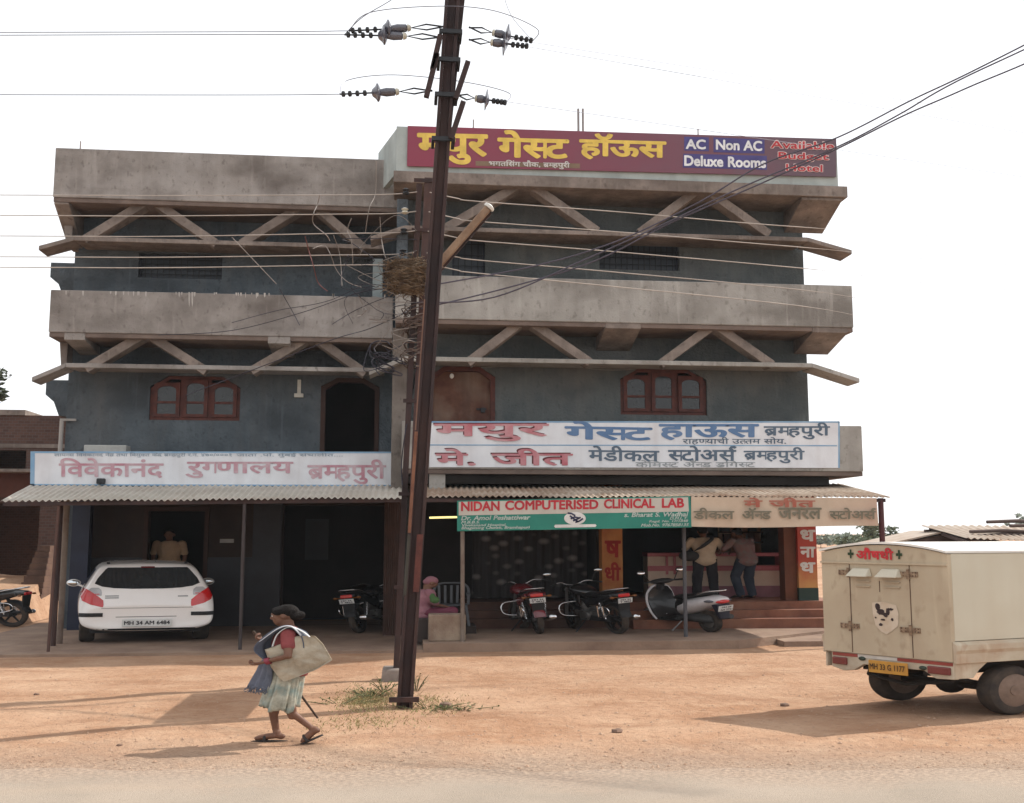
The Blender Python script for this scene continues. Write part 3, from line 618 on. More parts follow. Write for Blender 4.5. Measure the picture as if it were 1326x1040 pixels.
# ribbed shutter at the inner corner
mb = MB(); y = YR + 0.3; xa_, xb_ = xx(497, 720, y), xx(521, 720, y); k = 40
prof = [(xa_ + (xb_ - xa_) * i / k, y - 0.0 - 0.03 * (i % 4 in (1, 2))) for i in range(k + 1)]
mb.add([(p[0], p[1], z) for z in (0.05, Z1 - 0.36) for p in prof], [(i, i + 1, k + 2 + i, k + 1 + i) for i in range(k)])
mb.build('ribbed_screen', mat('brown_ribbed_sheet', (0.085, 0.042, 0.03), 0.7, col2=(0.05, 0.026, 0.02)), house)
# right hand shops
SY = 1.9
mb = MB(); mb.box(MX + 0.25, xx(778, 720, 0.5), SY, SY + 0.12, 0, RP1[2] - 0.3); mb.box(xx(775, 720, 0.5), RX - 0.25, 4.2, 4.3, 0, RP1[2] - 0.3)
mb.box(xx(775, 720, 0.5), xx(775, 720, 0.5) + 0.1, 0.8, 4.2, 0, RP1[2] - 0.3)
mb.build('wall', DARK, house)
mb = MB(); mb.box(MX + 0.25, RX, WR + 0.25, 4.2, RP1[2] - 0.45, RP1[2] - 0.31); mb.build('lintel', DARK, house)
YEL = mat('yellow_pillar_paint', (0.50, 0.23, 0.075), 0.8, col2=(0.38, 0.15, 0.05), scale=2.0, blotch=(0.30, 0.06, 0.03), blotch_scale=1.6)
def two_tone(name, lo, hi, z0, z1):
    m = bpy.data.materials.new(name); m.use_nodes = True; N = m.node_tree.nodes; L = m.node_tree.links
    tc = N.new('ShaderNodeTexCoord'); sp = N.new('ShaderNodeSeparateXYZ'); L.new(tc.outputs['Object'], sp.inputs[0])
    nz = N.new('ShaderNodeTexNoise'); nz.inputs['Scale'].default_value = 5; L.new(tc.outputs['Object'], nz.inputs['Vector'])
    ad = N.new('ShaderNodeMath'); ad.operation = 'MULTIPLY_ADD'; L.new(nz.outputs['Fac'], ad.inputs[0]); ad.inputs[1].default_value = 0.5; L.new(sp.outputs[2], ad.inputs[2])
    mr = N.new('ShaderNodeMapRange'); mr.inputs[1].default_value = z0; mr.inputs[2].default_value = z1; L.new(ad.outputs[0], mr.inputs[0])
    mx = N.new('ShaderNodeMix'); mx.data_type = 'RGBA'; mx.inputs[6].default_value = (*lo, 1); mx.inputs[7].default_value = (*hi, 1); L.new(mr.outputs[0], mx.inputs[0])
    L.new(mx.outputs[2], N['Principled BSDF'].inputs['Base Color']); N['Principled BSDF'].inputs['Roughness'].default_value = 0.8
    return m
YELR = two_tone('red_over_yellow_paint', (0.52, 0.27, 0.09), (0.38, 0.055, 0.035), 1.25, 1.85)
PY = 0.45
PIL1 = Rr(779, 683, 807, 773, PY); PIL2 = Rr(1032, 683, 1060, 775, PY)
mb = MB(); mb.box(PIL1[0], PIL1[1], PY, 0.8, FZ, RP1[2] - 0.3); p1 = mb.build('pillar', YEL, house, bevel=0.01, label='orange pillar with red lettering')
mb = MB(); mb.box(PIL2[0], PIL2[1], PY, 0.8, FZ + 0.28, RP1[2] - 0.3); p2 = mb.build('pillar', YELR, house, bevel=0.01, label='red and yellow pillar with white lettering')
mb = MB(); mb.box(PIL2[0] - 0.003, PIL2[1] + 0.003, PY - 0.004, 0.804, FZ, FZ + 0.28); mb.build('pillar_base', mat('green_base', (0.03, 0.055, 0.045), 0.7), p2)
mb = MB(); mb.box(PIL2[0] - 0.28, PIL2[0] - 0.003, PY + 0.1, 0.9, FZ, RP1[2] - 0.3); mb.build('door_frame', mat('brown_frame', (0.15, 0.055, 0.03), 0.75), house)
lettering('lettering', 'ष', p1, mat('red_letter', (0.33, 0.02, 0.015), 0.7), (783, 700, 804, 722), PY - 0.004, 0.03)
lettering('lettering', 'धी', p1, mat('red_letter', (0.33, 0.02, 0.015), 0.7), (783, 728, 804, 752), PY - 0.004, 0.03)
for ch, y0, y1 in (('ध', 686, 701), ('ना', 708, 722), ('ध', 728, 742)): lettering('lettering', ch, p2, mat('white_letter', (0.68, 0.66, 0.63), 0.7), (1036, y0, 1056, y1), PY - 0.004, 0.035)

mb = MB(); random.seed(3)
for px in [150, 160, 166, 173, 228, 232, 245, 249, 252, 306, 312, 318, 326, 332] + [random.uniform(80, 500) for _ in range(16)]:
    l = random.uniform(2, 8) if px not in (245, 249) else 20; y0 = 376.3 + (px - 65) * 0.011; w = random.uniform(0.5, 1.3)
    mb.poly([at(px - w, y0, YL - 0.003), at(px + w, y0, YL - 0.003), at(px + w * 0.7, y0 + l * 0.7, YL - 0.003), at(px, y0 + l, YL - 0.003), at(px - w * 0.8, y0 + l * 0.6, YL - 0.003)])
mb.build('lime_runs', mat('lime_run', (0.46, 0.43, 0.40), 0.9), house)

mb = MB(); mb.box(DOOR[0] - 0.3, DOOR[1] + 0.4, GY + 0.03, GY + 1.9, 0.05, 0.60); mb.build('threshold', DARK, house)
# ------------------------------------------------------------------ awnings, posts
def corr_sheet(mb, e0, e1, t0, t1, pitch=0.118, amp=0.018, jagged=0.03):
    """corrugated sheet: eave from e0 to e1, top edge from t0 to t1, corrugations run up the slope; sheets overlap"""
    e0, e1, t0, t1 = V(e0), V(e1), V(t0), V(t1); L_ = (e1 - e0).length; n = int(L_ / pitch) * 8
    rows = 5; vs = []
    for k in range(rows):
        for i in range(n + 1):
            u = i / n; p = e0.lerp(e1, u).lerp(t0.lerp(t1, u), k / (rows - 1))
            w = amp * sin(2 * pi * i / 8); sheet = int(u * L_ / 1.15); hsh = math.sin(sheet * 12.9898) * 43758.5453 % 1
            sag = 0.02 * mnoise.noise(V((u * L_ * 0.8, k * 0.7, 5)))
            p = p + V((0, (-jagged * (hsh - 0.4) * 2) if k == 0 else 0, w + sag + 0.006 * (sheet % 2)))
            vs.append(p)
    fs = [(k * (n + 1) + i, k * (n + 1) + i + 1, (k + 1) * (n + 1) + i + 1, (k + 1) * (n + 1) + i) for k in range(rows - 1) for i in range(n)]
    b = len(vs); mb.add(vs + [p - V((0, 0, 0.006)) for p in vs], fs + [tuple(x + b for x in f)[::-1] for f in fs] + [(i, i + 1, i + 1 + b, i + b) for i in range(n)])
EY = -2.4
aw = thing('awning', 'long grey corrugated tin awning above the parked white car, under the hospital sign', 'awning', (xx(280, 650, EY), EY, 0.05))
mb = MB(); corr_sheet(mb, at(0, 649, EY), at(521, 644.5, EY), at(38, 629, YL - 0.03), at(523, 629, YL - 0.03)); mb.build('roof_sheet', GALV, aw, smooth=70)
mb = MB(); a = at(4, 653, EY + 0.06); b = at(519, 648, EY + 0.06); mb.beam(a, b, 0.05, 0.07); a2 = at(30, 640, -0.6); b2 = at(519, 637, -0.6); mb.beam(a2 - V((0, 0, 0.1)), b2 - V((0, 0, 0.1)), 0.05, 0.07); mb.build('purlin', RUSTP, aw)
def post(par, px, py0, Yp, ztop, r, m, lean=0.0, zb=0.05, name='post'):
    q = at(px, py0, Yp); mb = MB(); mb.tube([(q.x, Yp, zb), (q.x + lean * 0.4, Yp, zb + (ztop - zb) * 0.5), (q.x + lean, Yp, ztop)], r, 10); return mb.build(name, m, par, smooth=50)
POSTP = mat('pale_post', (0.20, 0.165, 0.135), 0.8, col2=(0.14, 0.10, 0.08), scale=3)
post(aw, 63, 832, EY + 0.08, 2.80, 0.030, mat('red_brown_post', (0.10, 0.055, 0.045), 0.75), 0.05)
post(aw, 70, 815, -1.3, 2.88, 0.05, RUSTP); post(aw, 78, 815, -0.9, 2.93, 0.06, POSTP)
post(aw, 311, 831, EY + 0.08, 2.80, 0.034, mat('grey_post', (0.055, 0.045, 0.045), 0.7))
aw2 = thing('awning', 'rusty corrugated tin awning running over the clinic and pharmacy banners', 'awning', (xx(860, 640, EY), EY, 0.1))
mb = MB(); corr_sheet(mb, at(548, 643, EY), at(1153, 643.5, EY), at(553, 628, WR - 0.02), at(1090, 627, WR - 0.02), jagged=0.06); mb.build('roof_sheet', GALVR, aw2, smooth=70)
mb = MB(); mb.beam(at(552, 648, EY + 0.06), at(1146, 648, EY + 0.06), 0.06, 0.07); mb.beam(at(552, 641, -0.8), at(1120, 641, -0.8), 0.05, 0.07); mb.build('purlin', RUSTP, aw2)
post(aw2, 1147, 800, EY + 0.08, zz(1147, 645, EY), 0.055, mat('dark_red_post', (0.075, 0.022, 0.024), 0.6), 0, 0.0)
post(aw2, 599, 822, EY + 0.02, 2.80, 0.04, POSTP, -0.02, 0.16); post(aw2, 888, 815, -1.95, 2.85, 0.04, mat('slate_post', (0.09, 0.09, 0.10), 0.6), 0.0, 0.16)

# ------------------------------------------------------------------ signs and banners
MAROON = mat('maroon_flex', (0.135, 0.020, 0.045), 0.45, col2=(0.098, 0.022, 0.045), scale=1.2)
def grad_mat(name, c0, c1, xa_, xb_, rough=0.5):
    m = bpy.data.materials.new(name); m.use_nodes = True; N = m.node_tree.nodes; L = m.node_tree.links
    tc = N.new('ShaderNodeTexCoord'); sp = N.new('ShaderNodeSeparateXYZ'); L.new(tc.outputs['Generated'], sp.inputs[0])
    nz = N.new('ShaderNodeTexNoise'); nz.inputs['Scale'].default_value = 3; L.new(tc.outputs['Object'], nz.inputs['Vector'])
    ad = N.new('ShaderNodeMath'); ad.operation = 'MULTIPLY_ADD'; L.new(nz.outputs['Fac'], ad.inputs[0]); ad.inputs[1].default_value = 0.25; L.new(sp.outputs[0], ad.inputs[2])
    mr = N.new('ShaderNodeMapRange'); mr.inputs[1].default_value = xa_; mr.inputs[2].default_value = xb_; L.new(ad.outputs[0], mr.inputs[0])
    mx = N.new('ShaderNodeMix'); mx.data_type = 'RGBA'; mx.inputs[6].default_value = (*c0, 1); mx.inputs[7].default_value = (*c1, 1); L.new(mr.outputs[0], mx.inputs[0])
    b = N['Principled BSDF']; L.new(mx.outputs[2], b.inputs['Base Color']); b.inputs['Roughness'].default_value = rough; return m
MAROON = grad_mat('maroon_to_plum_flex', (0.215, 0.022, 0.052), (0.105, 0.062, 0.082), 0.2, 1.1)
YELL = mat('yellow_letter', (0.78, 0.55, 0.11), 0.5); WHT = mat('white_letter', (0.68, 0.66, 0.63), 0.7)
def quad_board(mb, c, Y, th=0.03):
    """board from its four photo corners (tl, tr, br, bl) on plane Y"""
    p = [at(*q, Y) for q in c]; mb.hexa([V((q.x, Y, q.z)) for q in (p[3], p[2])] + [V((q.x, Y + th, q.z)) for q in (p[2], p[3])] + [V((q.x, Y, q.z)) for q in (p[0], p[1])] + [V((q.x, Y + th, q.z)) for q in (p[1], p[0])])
Ys = YR - 0.06
sg = thing('rooftop_signboard', 'maroon flex board on the roof parapet with large yellow guest house lettering', 'signboard', (xx(800, 225, Ys), Ys, zz(800, 225, Ys)))
mb = MB(); quad_board(mb, ((528, 163), (1083, 180), (1083, 229), (527, 215)), Ys); mb.build('board', MAROON, sg)
TD = lambda p: (p - 541) * 0.0306
lettering('lettering', 'मयुर', sg, YELL, (540, 172, 632, 212), Ys - 0.006, 0.035, tilt=2)
lettering('lettering', 'गेस्ट', sg, YELL, (644, 168, 737, 204), Ys - 0.006, 0.035, tilt=2.5)
lettering('lettering', 'हॉऊस', sg, YELL, (750, 172, 863, 206), Ys - 0.006, 0.035, tilt=3)
mb = MB(); quad_board(mb, ((616, 208.5), (751, 212), (751, 218), (616, 214.5)), Ys - 0.004, 0.003); mb.build('caption_strip', mat('olive_strip', (0.20, 0.14, 0.09), 0.6), sg)
lettering('lettering', 'भगतसिंग चौक, ब्रम्हपुरी', sg, WHT, (633, 206.5, 738, 217), Ys - 0.008, 0.02, tilt=2.5)
INDIGO = mat('indigo_panel', (0.072, 0.062, 0.21), 0.5)
for i, c in enumerate((((886, 177), (918, 178), (918, 196), (886, 195)), ((924, 178), (990, 181), (990, 199), (924, 197)), ((885, 199), (993, 202), (993, 220), (884, 217)))):
    mb = MB(); quad_board(mb, c, Ys - 0.004, 0.003); mb.build('text_panel', INDIGO, sg)
for t, bx, tl in (('AC', (888, 180, 914, 193), 0.8), ('Non AC', (927, 180.5, 987, 194), 2), ('Deluxe Rooms', (886, 201, 992, 215), 3)):
    lettering('lettering', t, sg, mat('white_flex_letter', (0.80, 0.80, 0.82), 0.5), bx, Ys - 0.010, 0.035, tilt=tl)
SALM = mat('salmon_halo', (0.74, 0.58, 0.56), 0.5); RDL = mat('red_flex_letter', (0.50, 0.035, 0.045), 0.5)
for t, bx, tl in (('Available', (997, 181, 1081, 192.5), 2.5), ('Budget', (1007, 196, 1074, 209), 2), ('Hotel', (1017, 211.5, 1066, 222), 1.5)):
    lettering('halo', t, sg, SALM, bx, Ys - 0.006, 0.06, tilt=tl); lettering('lettering', t, sg, RDL, (bx[0] + 1, bx[1] + 0.8, bx[2] - 1, bx[3] - 0.8), Ys - 0.016, 0.012, tilt=tl)

# painted board on the first floor parapet
REDP = mat('faded_red_paint', (0.43, 0.13, 0.155), 0.75, col2=(0.52, 0.29, 0.31), scale=1.6); REDL = mat('dark_red_line', (0.13, 0.03, 0.035), 0.75)
BLUP = mat('faded_blue_paint', (0.085, 0.165, 0.31), 0.75, col2=(0.13, 0.21, 0.35), scale=2); SLATE = mat('slate_paint', (0.085, 0.125, 0.175), 0.75, col2=(0.12, 0.16, 0.21), scale=2)
BLIN = mat('blue_border', (0.16, 0.30, 0.46), 0.7, col2=(0.26, 0.38, 0.50), scale=2)
Ys = YR - 0.022
sg = thing('painted_signboard', 'white painted two line board with red and blue lettering above the rusty awning', 'signboard', (xx(820, 605, Ys), Ys, zz(820, 606, Ys)))
mb = MB(); quad_board(mb, ((556, 546), (1087, 546), (1087, 606), (556, 605)), Ys, 0.02); mb.build('board', WHITE_SIGN, sg)
mb = MB()
for c in (((556, 575.5), (1084, 576.5), (1084, 578), (556, 577)), ((556, 545.5), (1087, 545.5), (1087, 547.5), (556, 547.5)), ((1085.5, 546), (1087.5, 546), (1087.5, 606), (1085.5, 606))): quad_board(mb, c, Ys - 0.004, 0.003)
mb.build('border_line', BLIN, sg)
def two_layer(t, bx, tl, b1=0.05, b2=0.0, par=None, Y=None):
    lettering('outline', t, par, REDL, (bx[0], bx[1], bx[2] - 3, bx[3] - 2), Y - 0.006, 0.012, tilt=tl)
    lettering('lettering', t, par, REDP, (bx[0] + 1.2, bx[1] + 1.3, bx[2], bx[3]), Y - 0.012, 0.018, tilt=tl)
two_layer('मयुर', (561, 547.5, 711, 571.5), 0, 0.05, 0, sg, Ys); two_layer('मे. जीत', (563, 580, 742, 603), 0, 0.05, 0, sg, Ys)
lettering('lettering', 'गेस्ट', sg, BLUP, (731, 545, 845, 569), Ys - 0.006, 0.032, tilt=2)
lettering('lettering', 'हाऊस', sg, BLUP, (853, 549, 983, 570), Ys - 0.006, 0.032, tilt=0)
lettering('lettering', 'ब्रम्हपुरी', sg, SLATE, (989, 547, 1075, 569), Ys - 0.006, 0.022)
lettering('lettering', 'राहण्याची उत्तम सोय.', sg, SLATE, (884, 566, 1018, 576), Ys - 0.006, 0.012)
lettering('lettering', 'मेडीकल', sg, SLATE, (762, 577, 854, 597), Ys - 0.006, 0.022, tilt=1)
lettering('lettering', 'स्टोअर्स', sg, SLATE, (865, 577, 954, 597), Ys - 0.006, 0.022)
lettering('lettering', 'ब्रम्हपुरी', sg, SLATE, (963, 579, 1042, 600), Ys - 0.006, 0.022)
lettering('lettering', 'केमिस्ट अँन्ड ड्रगिस्ट', sg, mat('faint_grey_paint', (0.33, 0.36, 0.38), 0.8), (823, 596, 978, 605), Ys - 0.006, 0.01)

# hospital board over the left awning
Ys = YL - 0.05
sg = thing('hospital_signboard', 'white hospital board with blue border and faded red lettering on the left awning', 'signboard', (xx(280, 629, Ys), Ys, zz(280, 629, Ys)))
mb = MB(); quad_board(mb, ((40, 585), (522, 585.5), (522, 630), (39, 628)), Ys, 0.04); mb.build('board', WHITE_SIGN, sg)
mb = MB()
for c in (((39.5, 584.5), (522.5, 585), (522.5, 587), (39.5, 586.8)), ((39.5, 586.8), (45, 586.8), (44.5, 628.3), (39, 628.3)), ((39, 626.8), (522.5, 628), (522.5, 630), (39, 628.6))): quad_board(mb, c, Ys - 0.006, 0.005)
mb.build('border_line', BLIN, sg)
REDF = mat('washed_out_red_paint', (0.44, 0.20, 0.245), 0.8, col2=(0.53, 0.40, 0.43), scale=2.6, detail=8)
for t, bx in (('विवेकानंद', (76, 593, 212, 619)), ('रुग्णालय', (240, 598, 380, 619)), ('ब्रम्हपुरी', (398, 595, 500, 627))):
    lettering('lettering', t, sg, REDF, bx, Ys - 0.008, 0.022)
lettering('lettering', 'लायन्स विवेकानंद नेत्र तथा विमुक्त केंद्र ब्रम्हपुरी र.नं. ४७०/०००१', sg, mat('faded_blue_grey_paint', (0.20, 0.27, 0.34), 0.8, col2=(0.36, 0.41, 0.46), scale=3), (70, 585.8, 300, 592.5), Ys - 0.008, 0.012)
lettering('lettering', 'जाता .पो. मुंबई संचालीत....', sg, mat('faded_blue_grey_paint', (0.2, 0.27, 0.34), 0.8), (306, 586, 444, 592.5), Ys - 0.008, 0.012)
q = at(130, 623, Ys - 0.1); mb = MB(); mb.box(q.x - 0.09, q.x + 0.09, Ys - 0.1, Ys - 0.012, q.z - 0.06, q.z + 0.06); mb.build('junction_box', IRON, sg, bevel=0.02)

# clinic banner and pharmacy banner hung from the right awning
Ys = EY - 0.05
GREEN = mat('green_flex', (0.022, 0.205, 0.155), 0.45, col2=(0.018, 0.17, 0.13), scale=2); CREAM = mat('cream_flex', (0.50, 0.47, 0.42), 0.5, col2=(0.44, 0.41, 0.36), scale=2)
sg = thing('clinic_banner', 'green and white clinical laboratory banner with red heading hung under the awning', 'banner', (xx(740, 686, Ys), Ys, zz(740, 686, Ys)))
mb = MB(); quad_board(mb, ((592, 648.5), (894, 642.5), (895.5, 683), (592, 688)), Ys, 0.03); mb.build('board', GREEN, sg)
mb = MB(); quad_board(mb, ((594, 650), (891, 644), (892, 662.5), (594, 667.5)), Ys - 0.004, 0.003); mb.build('heading_panel', CREAM, sg)
RB = mat('red_banner_letter', (0.50, 0.035, 0.05), 0.5); WL_ = mat('pale_banner_letter', (0.50, 0.58, 0.54), 0.6)
for t, x0, x1, y in (('NIDAN', 597, 647, 649.5), ('COMPUTERISED', 654, 775, 648.2), ('CLINICAL', 782, 848, 646.2), ('LAB', 857, 886, 645.2)):
    lettering('lettering', t, sg, RB, (x0, y, x1, y + 12.6), Ys - 0.008, 0.035, tilt=-(x1 - x0) * 0.0115)
for t, x0, x1, y, h_ in (('Dr. Amol Peshattiwar', 597, 686, 668, 6), ('M.B.B.S.', 597, 621, 674.6, 3.6), ('Vivekanand Hospital,', 597, 655, 678.6, 4.2), ('Bhagatsing Chowk, Bramhapuri', 597, 685, 681.9, 4.8), ('s. Bharat S. Wadhai', 808, 890, 663.8, 6), ('D.M.L.T.', 867, 890, 669.6, 3.4), ('Regd. No. 17/1848', 840, 890, 673.6, 4), ('Mob.No. 9767858135', 830, 891, 678.2, 4)):
    lettering('lettering', t, sg, WL_, (x0, y, x1, y + h_), Ys - 0.008, 0.025, tilt=-(x1 - x0) * 0.012, slant=1.5)
mb = MB(); c = at(744.5, 671.5, Ys - 0.008); mb.poly([at(744.5 + 14 * cos(2 * pi * i / 32), 671.3 + 8.3 * sin(2 * pi * i / 32), Ys - 0.008) for i in range(32)]); mb.build('emblem_disc', PLATE, sg)
mb = MB(); mb.poly([at(x, y, Ys - 0.008) for x, y in ((719, 679.5), (771, 678.8), (772.5, 680.5), (771, 682.5), (719, 683.5), (717.5, 681.5))]); mb.build('emblem_ribbon', PLATE, sg)
mb = MB()
for pts in (((735, 664.5), (740, 665), (745, 668)), ((739, 672), (744, 669.5), (750, 671)), ((742, 674.5), (747, 672.5), (752, 670)), ((745, 676.5), (750, 675), (755, 671.5)), ((738, 668), (742, 671), (749, 676))):
    vs, fs = stroke(pts, 2.2); mb.add([at(v.x, v.y, Ys - 0.012) for v in vs], fs)
mb.build('emblem_figure', mat('navy_ink', (0.04, 0.04, 0.09), 0.7), sg)
Yb = EY - 0.03
CLOTH = mat('faded_cream_cloth', (0.53, 0.43, 0.33), 0.85, col2=(0.45, 0.355, 0.27), scale=1.5, blotch=(0.45, 0.29, 0.23), blotch_scale=0.8)
sg2 = thing('pharmacy_banner', 'faded cream cloth banner with green and red lettering hung right of the green banner', 'banner', (xx(1015, 682, Yb), Yb, zz(1015, 682, Yb)))
mb = MB(); nx, nz_ = 40, 8; vs = []
def cl(u, w): return Yb + 0.022 * sin(u * 9) * w + 0.012 * sin(u * 23 + w * 3) * w
for j in range(nz_ + 1):
    for i in range(nx + 1):
        u = i / nx; w = j / nz_; px = 895 + u * (1135 - 895) + 2.5 * w * u; py = 643.5 + 1.5 * u + w * (682 - 643.5) + 1.2 * sin(u * 5) * w - 1.5 * u * w
        vs.append(at(px, py, cl(u, w)))
fs = [(j * (nx + 1) + i, j * (nx + 1) + i + 1, (j + 1) * (nx + 1) + i + 1, (j + 1) * (nx + 1) + i) for j in range(nz_) for i in range(nx)]
mb.add(vs, fs); mb.build('cloth', CLOTH, sg2, smooth=60)
OLIVE = mat('faded_green_print', (0.15, 0.145, 0.105), 0.85, col2=(0.20, 0.175, 0.13), scale=3); BRICKP = mat('faded_red_print', (0.33, 0.095, 0.065), 0.85, col2=(0.36, 0.14, 0.10), scale=3)
lettering('lettering', 'मे जीत', sg2, BRICKP, (963, 644.5, 1056, 657), Yb - 0.04, 0.03)
for t, x0, x1 in (('डीकल', 898, 951), ('अॅन्ड', 961, 999), ('जनरल', 1008, 1064), ('स्टोअर्स', 1074, 1135)):
    lettering('lettering', t, sg2, OLIVE, (x0, 657.5, x1, 672.5), Yb - 0.04, 0.025)
# ------------------------------------------------------------------ electricity poles
def hbeam(mb, a, b, w, d, tf=0.03, tw=0.025):
    """H section from a to b: w across (x), d deep (y); flanges left and right"""
    a, b = V(a), V(b)
    for s_ in (-1, 1):
        o = V((s_ * (w / 2 - tf / 2), 0, 0)); p, q = a + o, b + o
        mb.hexa([p + V((-tf / 2, -d / 2, 0)), p + V((tf / 2, -d / 2, 0)), p + V((tf / 2, d / 2, 0)), p + V((-tf / 2, d / 2, 0)), q + V((-tf / 2, -d / 2, 0)), q + V((tf / 2, -d / 2, 0)), q + V((tf / 2, d / 2, 0)), q + V((-tf / 2, d / 2, 0))])
    hw = w / 2 - tf - 0.001
    mb.hexa([a + V((-hw, -tw, 0)), a + V((hw, -tw, 0)), a + V((hw, tw, 0)), a + V((-hw, tw, 0)), b + V((-hw, -tw, 0)), b + V((hw, -tw, 0)), b + V((hw, tw, 0)), b + V((-hw, tw, 0))])
P1 = gr(524, 914); Y1 = P1.y
def onp(y_px): t = (914 - y_px) / 914.0; return at(522.5 + 63 * t, y_px, Y1)
pole = thing('electricity_pole', 'tall dark brown steel pole leaning right, bare porcelain insulators near its top', 'pole', (P1.x, P1.y, 0))
p0 = onp(918); p0.z = -0.3; ptop = onp(-60)
mb = MB(); hbeam(mb, p0, ptop, 0.205, 0.20, 0.045); mb.build('shaft', RUSTP, pole, bevel=0.004)
mb = MB(); q = onp(185); r_ = onp(-60); mb.beam(q + V((0.06, 0.15, 0)), r_ + V((0.155, 0.15, 0)), 0.09, 0.09, (0, 1, 0)); mb.build('back_angle', RUSTP, pole)
def on_face(ya, yb, xo, w, name, m, yo=-0.101, d=0.006):
    a, b = onp(ya), onp(yb); mb = MB(); o = V((xo, yo, 0)); mb.hexa([a + o + V((0, 0, 0)), a + o + V((w, 0, 0)), a + o + V((w, -d, 0)), a + o + V((0, -d, 0)), b + o, b + o + V((w, 0, 0)), b + o + V((w, -d, 0)), b + o + V((0, -d, 0))]); mb.build(name, m, pole)
on_face(690, 560, -0.102, 0.042, 'bare_strip', RUSTO, yo=-0.101); on_face(558, 390, -0.102, 0.018, 'bare_strip', mat('pale_rust', (0.20, 0.11, 0.08), 0.8), yo=-0.101)
on_face(766, 692, 0.02, 0.08, 'painted_patch', mat('brick_red_paint', (0.15, 0.048, 0.034), 0.8, col2=(0.075, 0.026, 0.022), scale=5))
on_face(770, 693, -0.102, 0.04, 'weathered_patch', mat('grey_green_lichen', (0.06, 0.055, 0.045), 0.9))
mb = MB(); q = onp(904); mb.box(q.x - 0.19, q.x + 0.19, Y1 - 0.16, Y1 - 0.105, q.z - 0.03, q.z + 0.03); mb.build('base_bolt', RUSTP, pole)
for y_ in (82, 184, 46, 127):
    q = onp(y_); mb = MB(); mb.box(q.x - 0.15, q.x + 0.17, Y1 - 0.14, Y1 - 0.105, q.z - 0.03, q.z + 0.03); mb.box(q.x - 0.15, q.x - 0.108, Y1 - 0.106, Y1 + 0.2, q.z - 0.028, q.z + 0.028); mb.box(q.x + 0.125, q.x + 0.17, Y1 - 0.106, Y1 + 0.2, q.z - 0.028, q.z + 0.028); mb.build('clamp', IRON, pole)
for a, b in (((566, 70), (552, 126)), ((606, 80), (590, 128)), ((600, 132), (584, 180)), ((570, 46), (560, 90))):
    mb = MB(); mb.beam(at(*a, Y1 - 0.15), at(*b, Y1 - 0.15), 0.07, 0.07); mb.build('brace', RUSTP, pole)
PORC = mat('grey_porcelain', (0.085, 0.085, 0.11), 0.25, spec=0.6, coat=0.4); PORCW = mat('cream_porcelain', (0.55, 0.52, 0.42), 0.3, spec=0.6)
def insulator(pa, pb, big=0.125, hard=True):
    """strain insulator reaching from the pole (pa) out to the conductor (pb), photo pixels"""
    a, b = at(*pa, Y1 - 0.05), at(*pb, Y1 - 0.05); d = b - a; L_ = d.length; ax = d.normalized()
    mb = MB(); pr = [(0.40, 0.03), (0.41, 0.052), (0.50, 0.06), (0.56, 0.045), (0.57, big * 0.7), (0.585, big), (0.60, big), (0.615, big * 0.7), (0.65, 0.05), (0.66, 0.02)]
    mb.lathe(a, ax, [(t * L_, r) for t, r in pr], 18); ins = mb.build('insulator', PORC, pole, smooth=40)
    mb = MB(); mb.lathe(a, ax, [(t * L_, r) for t, r in ((0.36, 0.025), (0.37, 0.042), (0.399, 0.053))], 14); mb.build('insulator_cap', PORCW, ins, smooth=40)
    mb = MB(); u = ax.cross(V((0, 1, 0))).normalized()
    mb.tube([a, a.lerp(b, 0.2) + u * 0.04, a.lerp(b, 0.36), a.lerp(b, 0.2) - u * 0.04, a + u * 0.012], 0.012, 5); mb.build('strap', IRON, pole); mb = MB()
    mb.tube([a.lerp(b, 0.66), b], 0.012, 5)
    if hard:
        for t in (0.72, 0.80, 0.88, 0.95): mb.lathe(a.lerp(b, t - 0.01), ax, [(0, 0.02), (0.01, 0.042), (0.045, 0.042), (0.055, 0.02)], 8)
    mb.build('tension_clamp', IRON, pole, smooth=40); return b
eL1 = insulator((577, 34), (452, 40)); eL2 = insulator((572, 48), (446, 45)); eL3 = insulator((560, 117), (440, 122))
eR1 = insulator((607, 36), (690, 53), 0.16); eR2 = insulator((607, 52), (684, 60), 0.16); eR3 = insulator((592, 124), (655, 133), 0.145)
WIRE = mat('aluminium_wire', (0.20, 0.20, 0.24), 0.5, metal=0.6); CABLE = mat('black_cable', (0.035, 0.032, 0.045), 0.7); PALEW = mat('weathered_wire', (0.42, 0.37, 0.33), 0.7)
def smoothline(pts, n=8):
    pts = [V(p) for p in pts]; out = []
    for i in range(len(pts) - 1):
        p0_, p1_, p2_, p3_ = pts[max(i - 1, 0)], pts[i], pts[i + 1], pts[min(i + 2, len(pts) - 1)]
        for k in range(n):
            t = k / n; out.append(0.5 * ((2 * p1_) + (p2_ - p0_) * t + (2 * p0_ - 5 * p1_ + 4 * p2_ - p3_) * t * t + (3 * p1_ - p0_ - 3 * p2_ + p3_) * t ** 3))
    out.append(pts[-1]); return out
def wire(label, pts, r, m, group=None, name='wire', n=8, r1=None):
    mb = MB(); pl_ = smoothline(pts, n); k_ = len(pl_); mb.tube(pl_, r if r1 is None else [r if i < 0.66 * k_ else r1 for i in range(k_)], 5); return single(name, mb, m, label, name, group, smooth=60)
HT = 'high wires on the tall pole'
wire('thin high wire leaving the tall pole to the left, uppermost of three', [eL1, at(200, 41.5, Y1), at(-1200, 44, Y1)], 0.006, WIRE, HT)
wire('thin high wire leaving the tall pole to the left, just under the uppermost', [eL2, at(200, 45, Y1), at(-1200, 50, Y1)], 0.006, WIRE, HT)
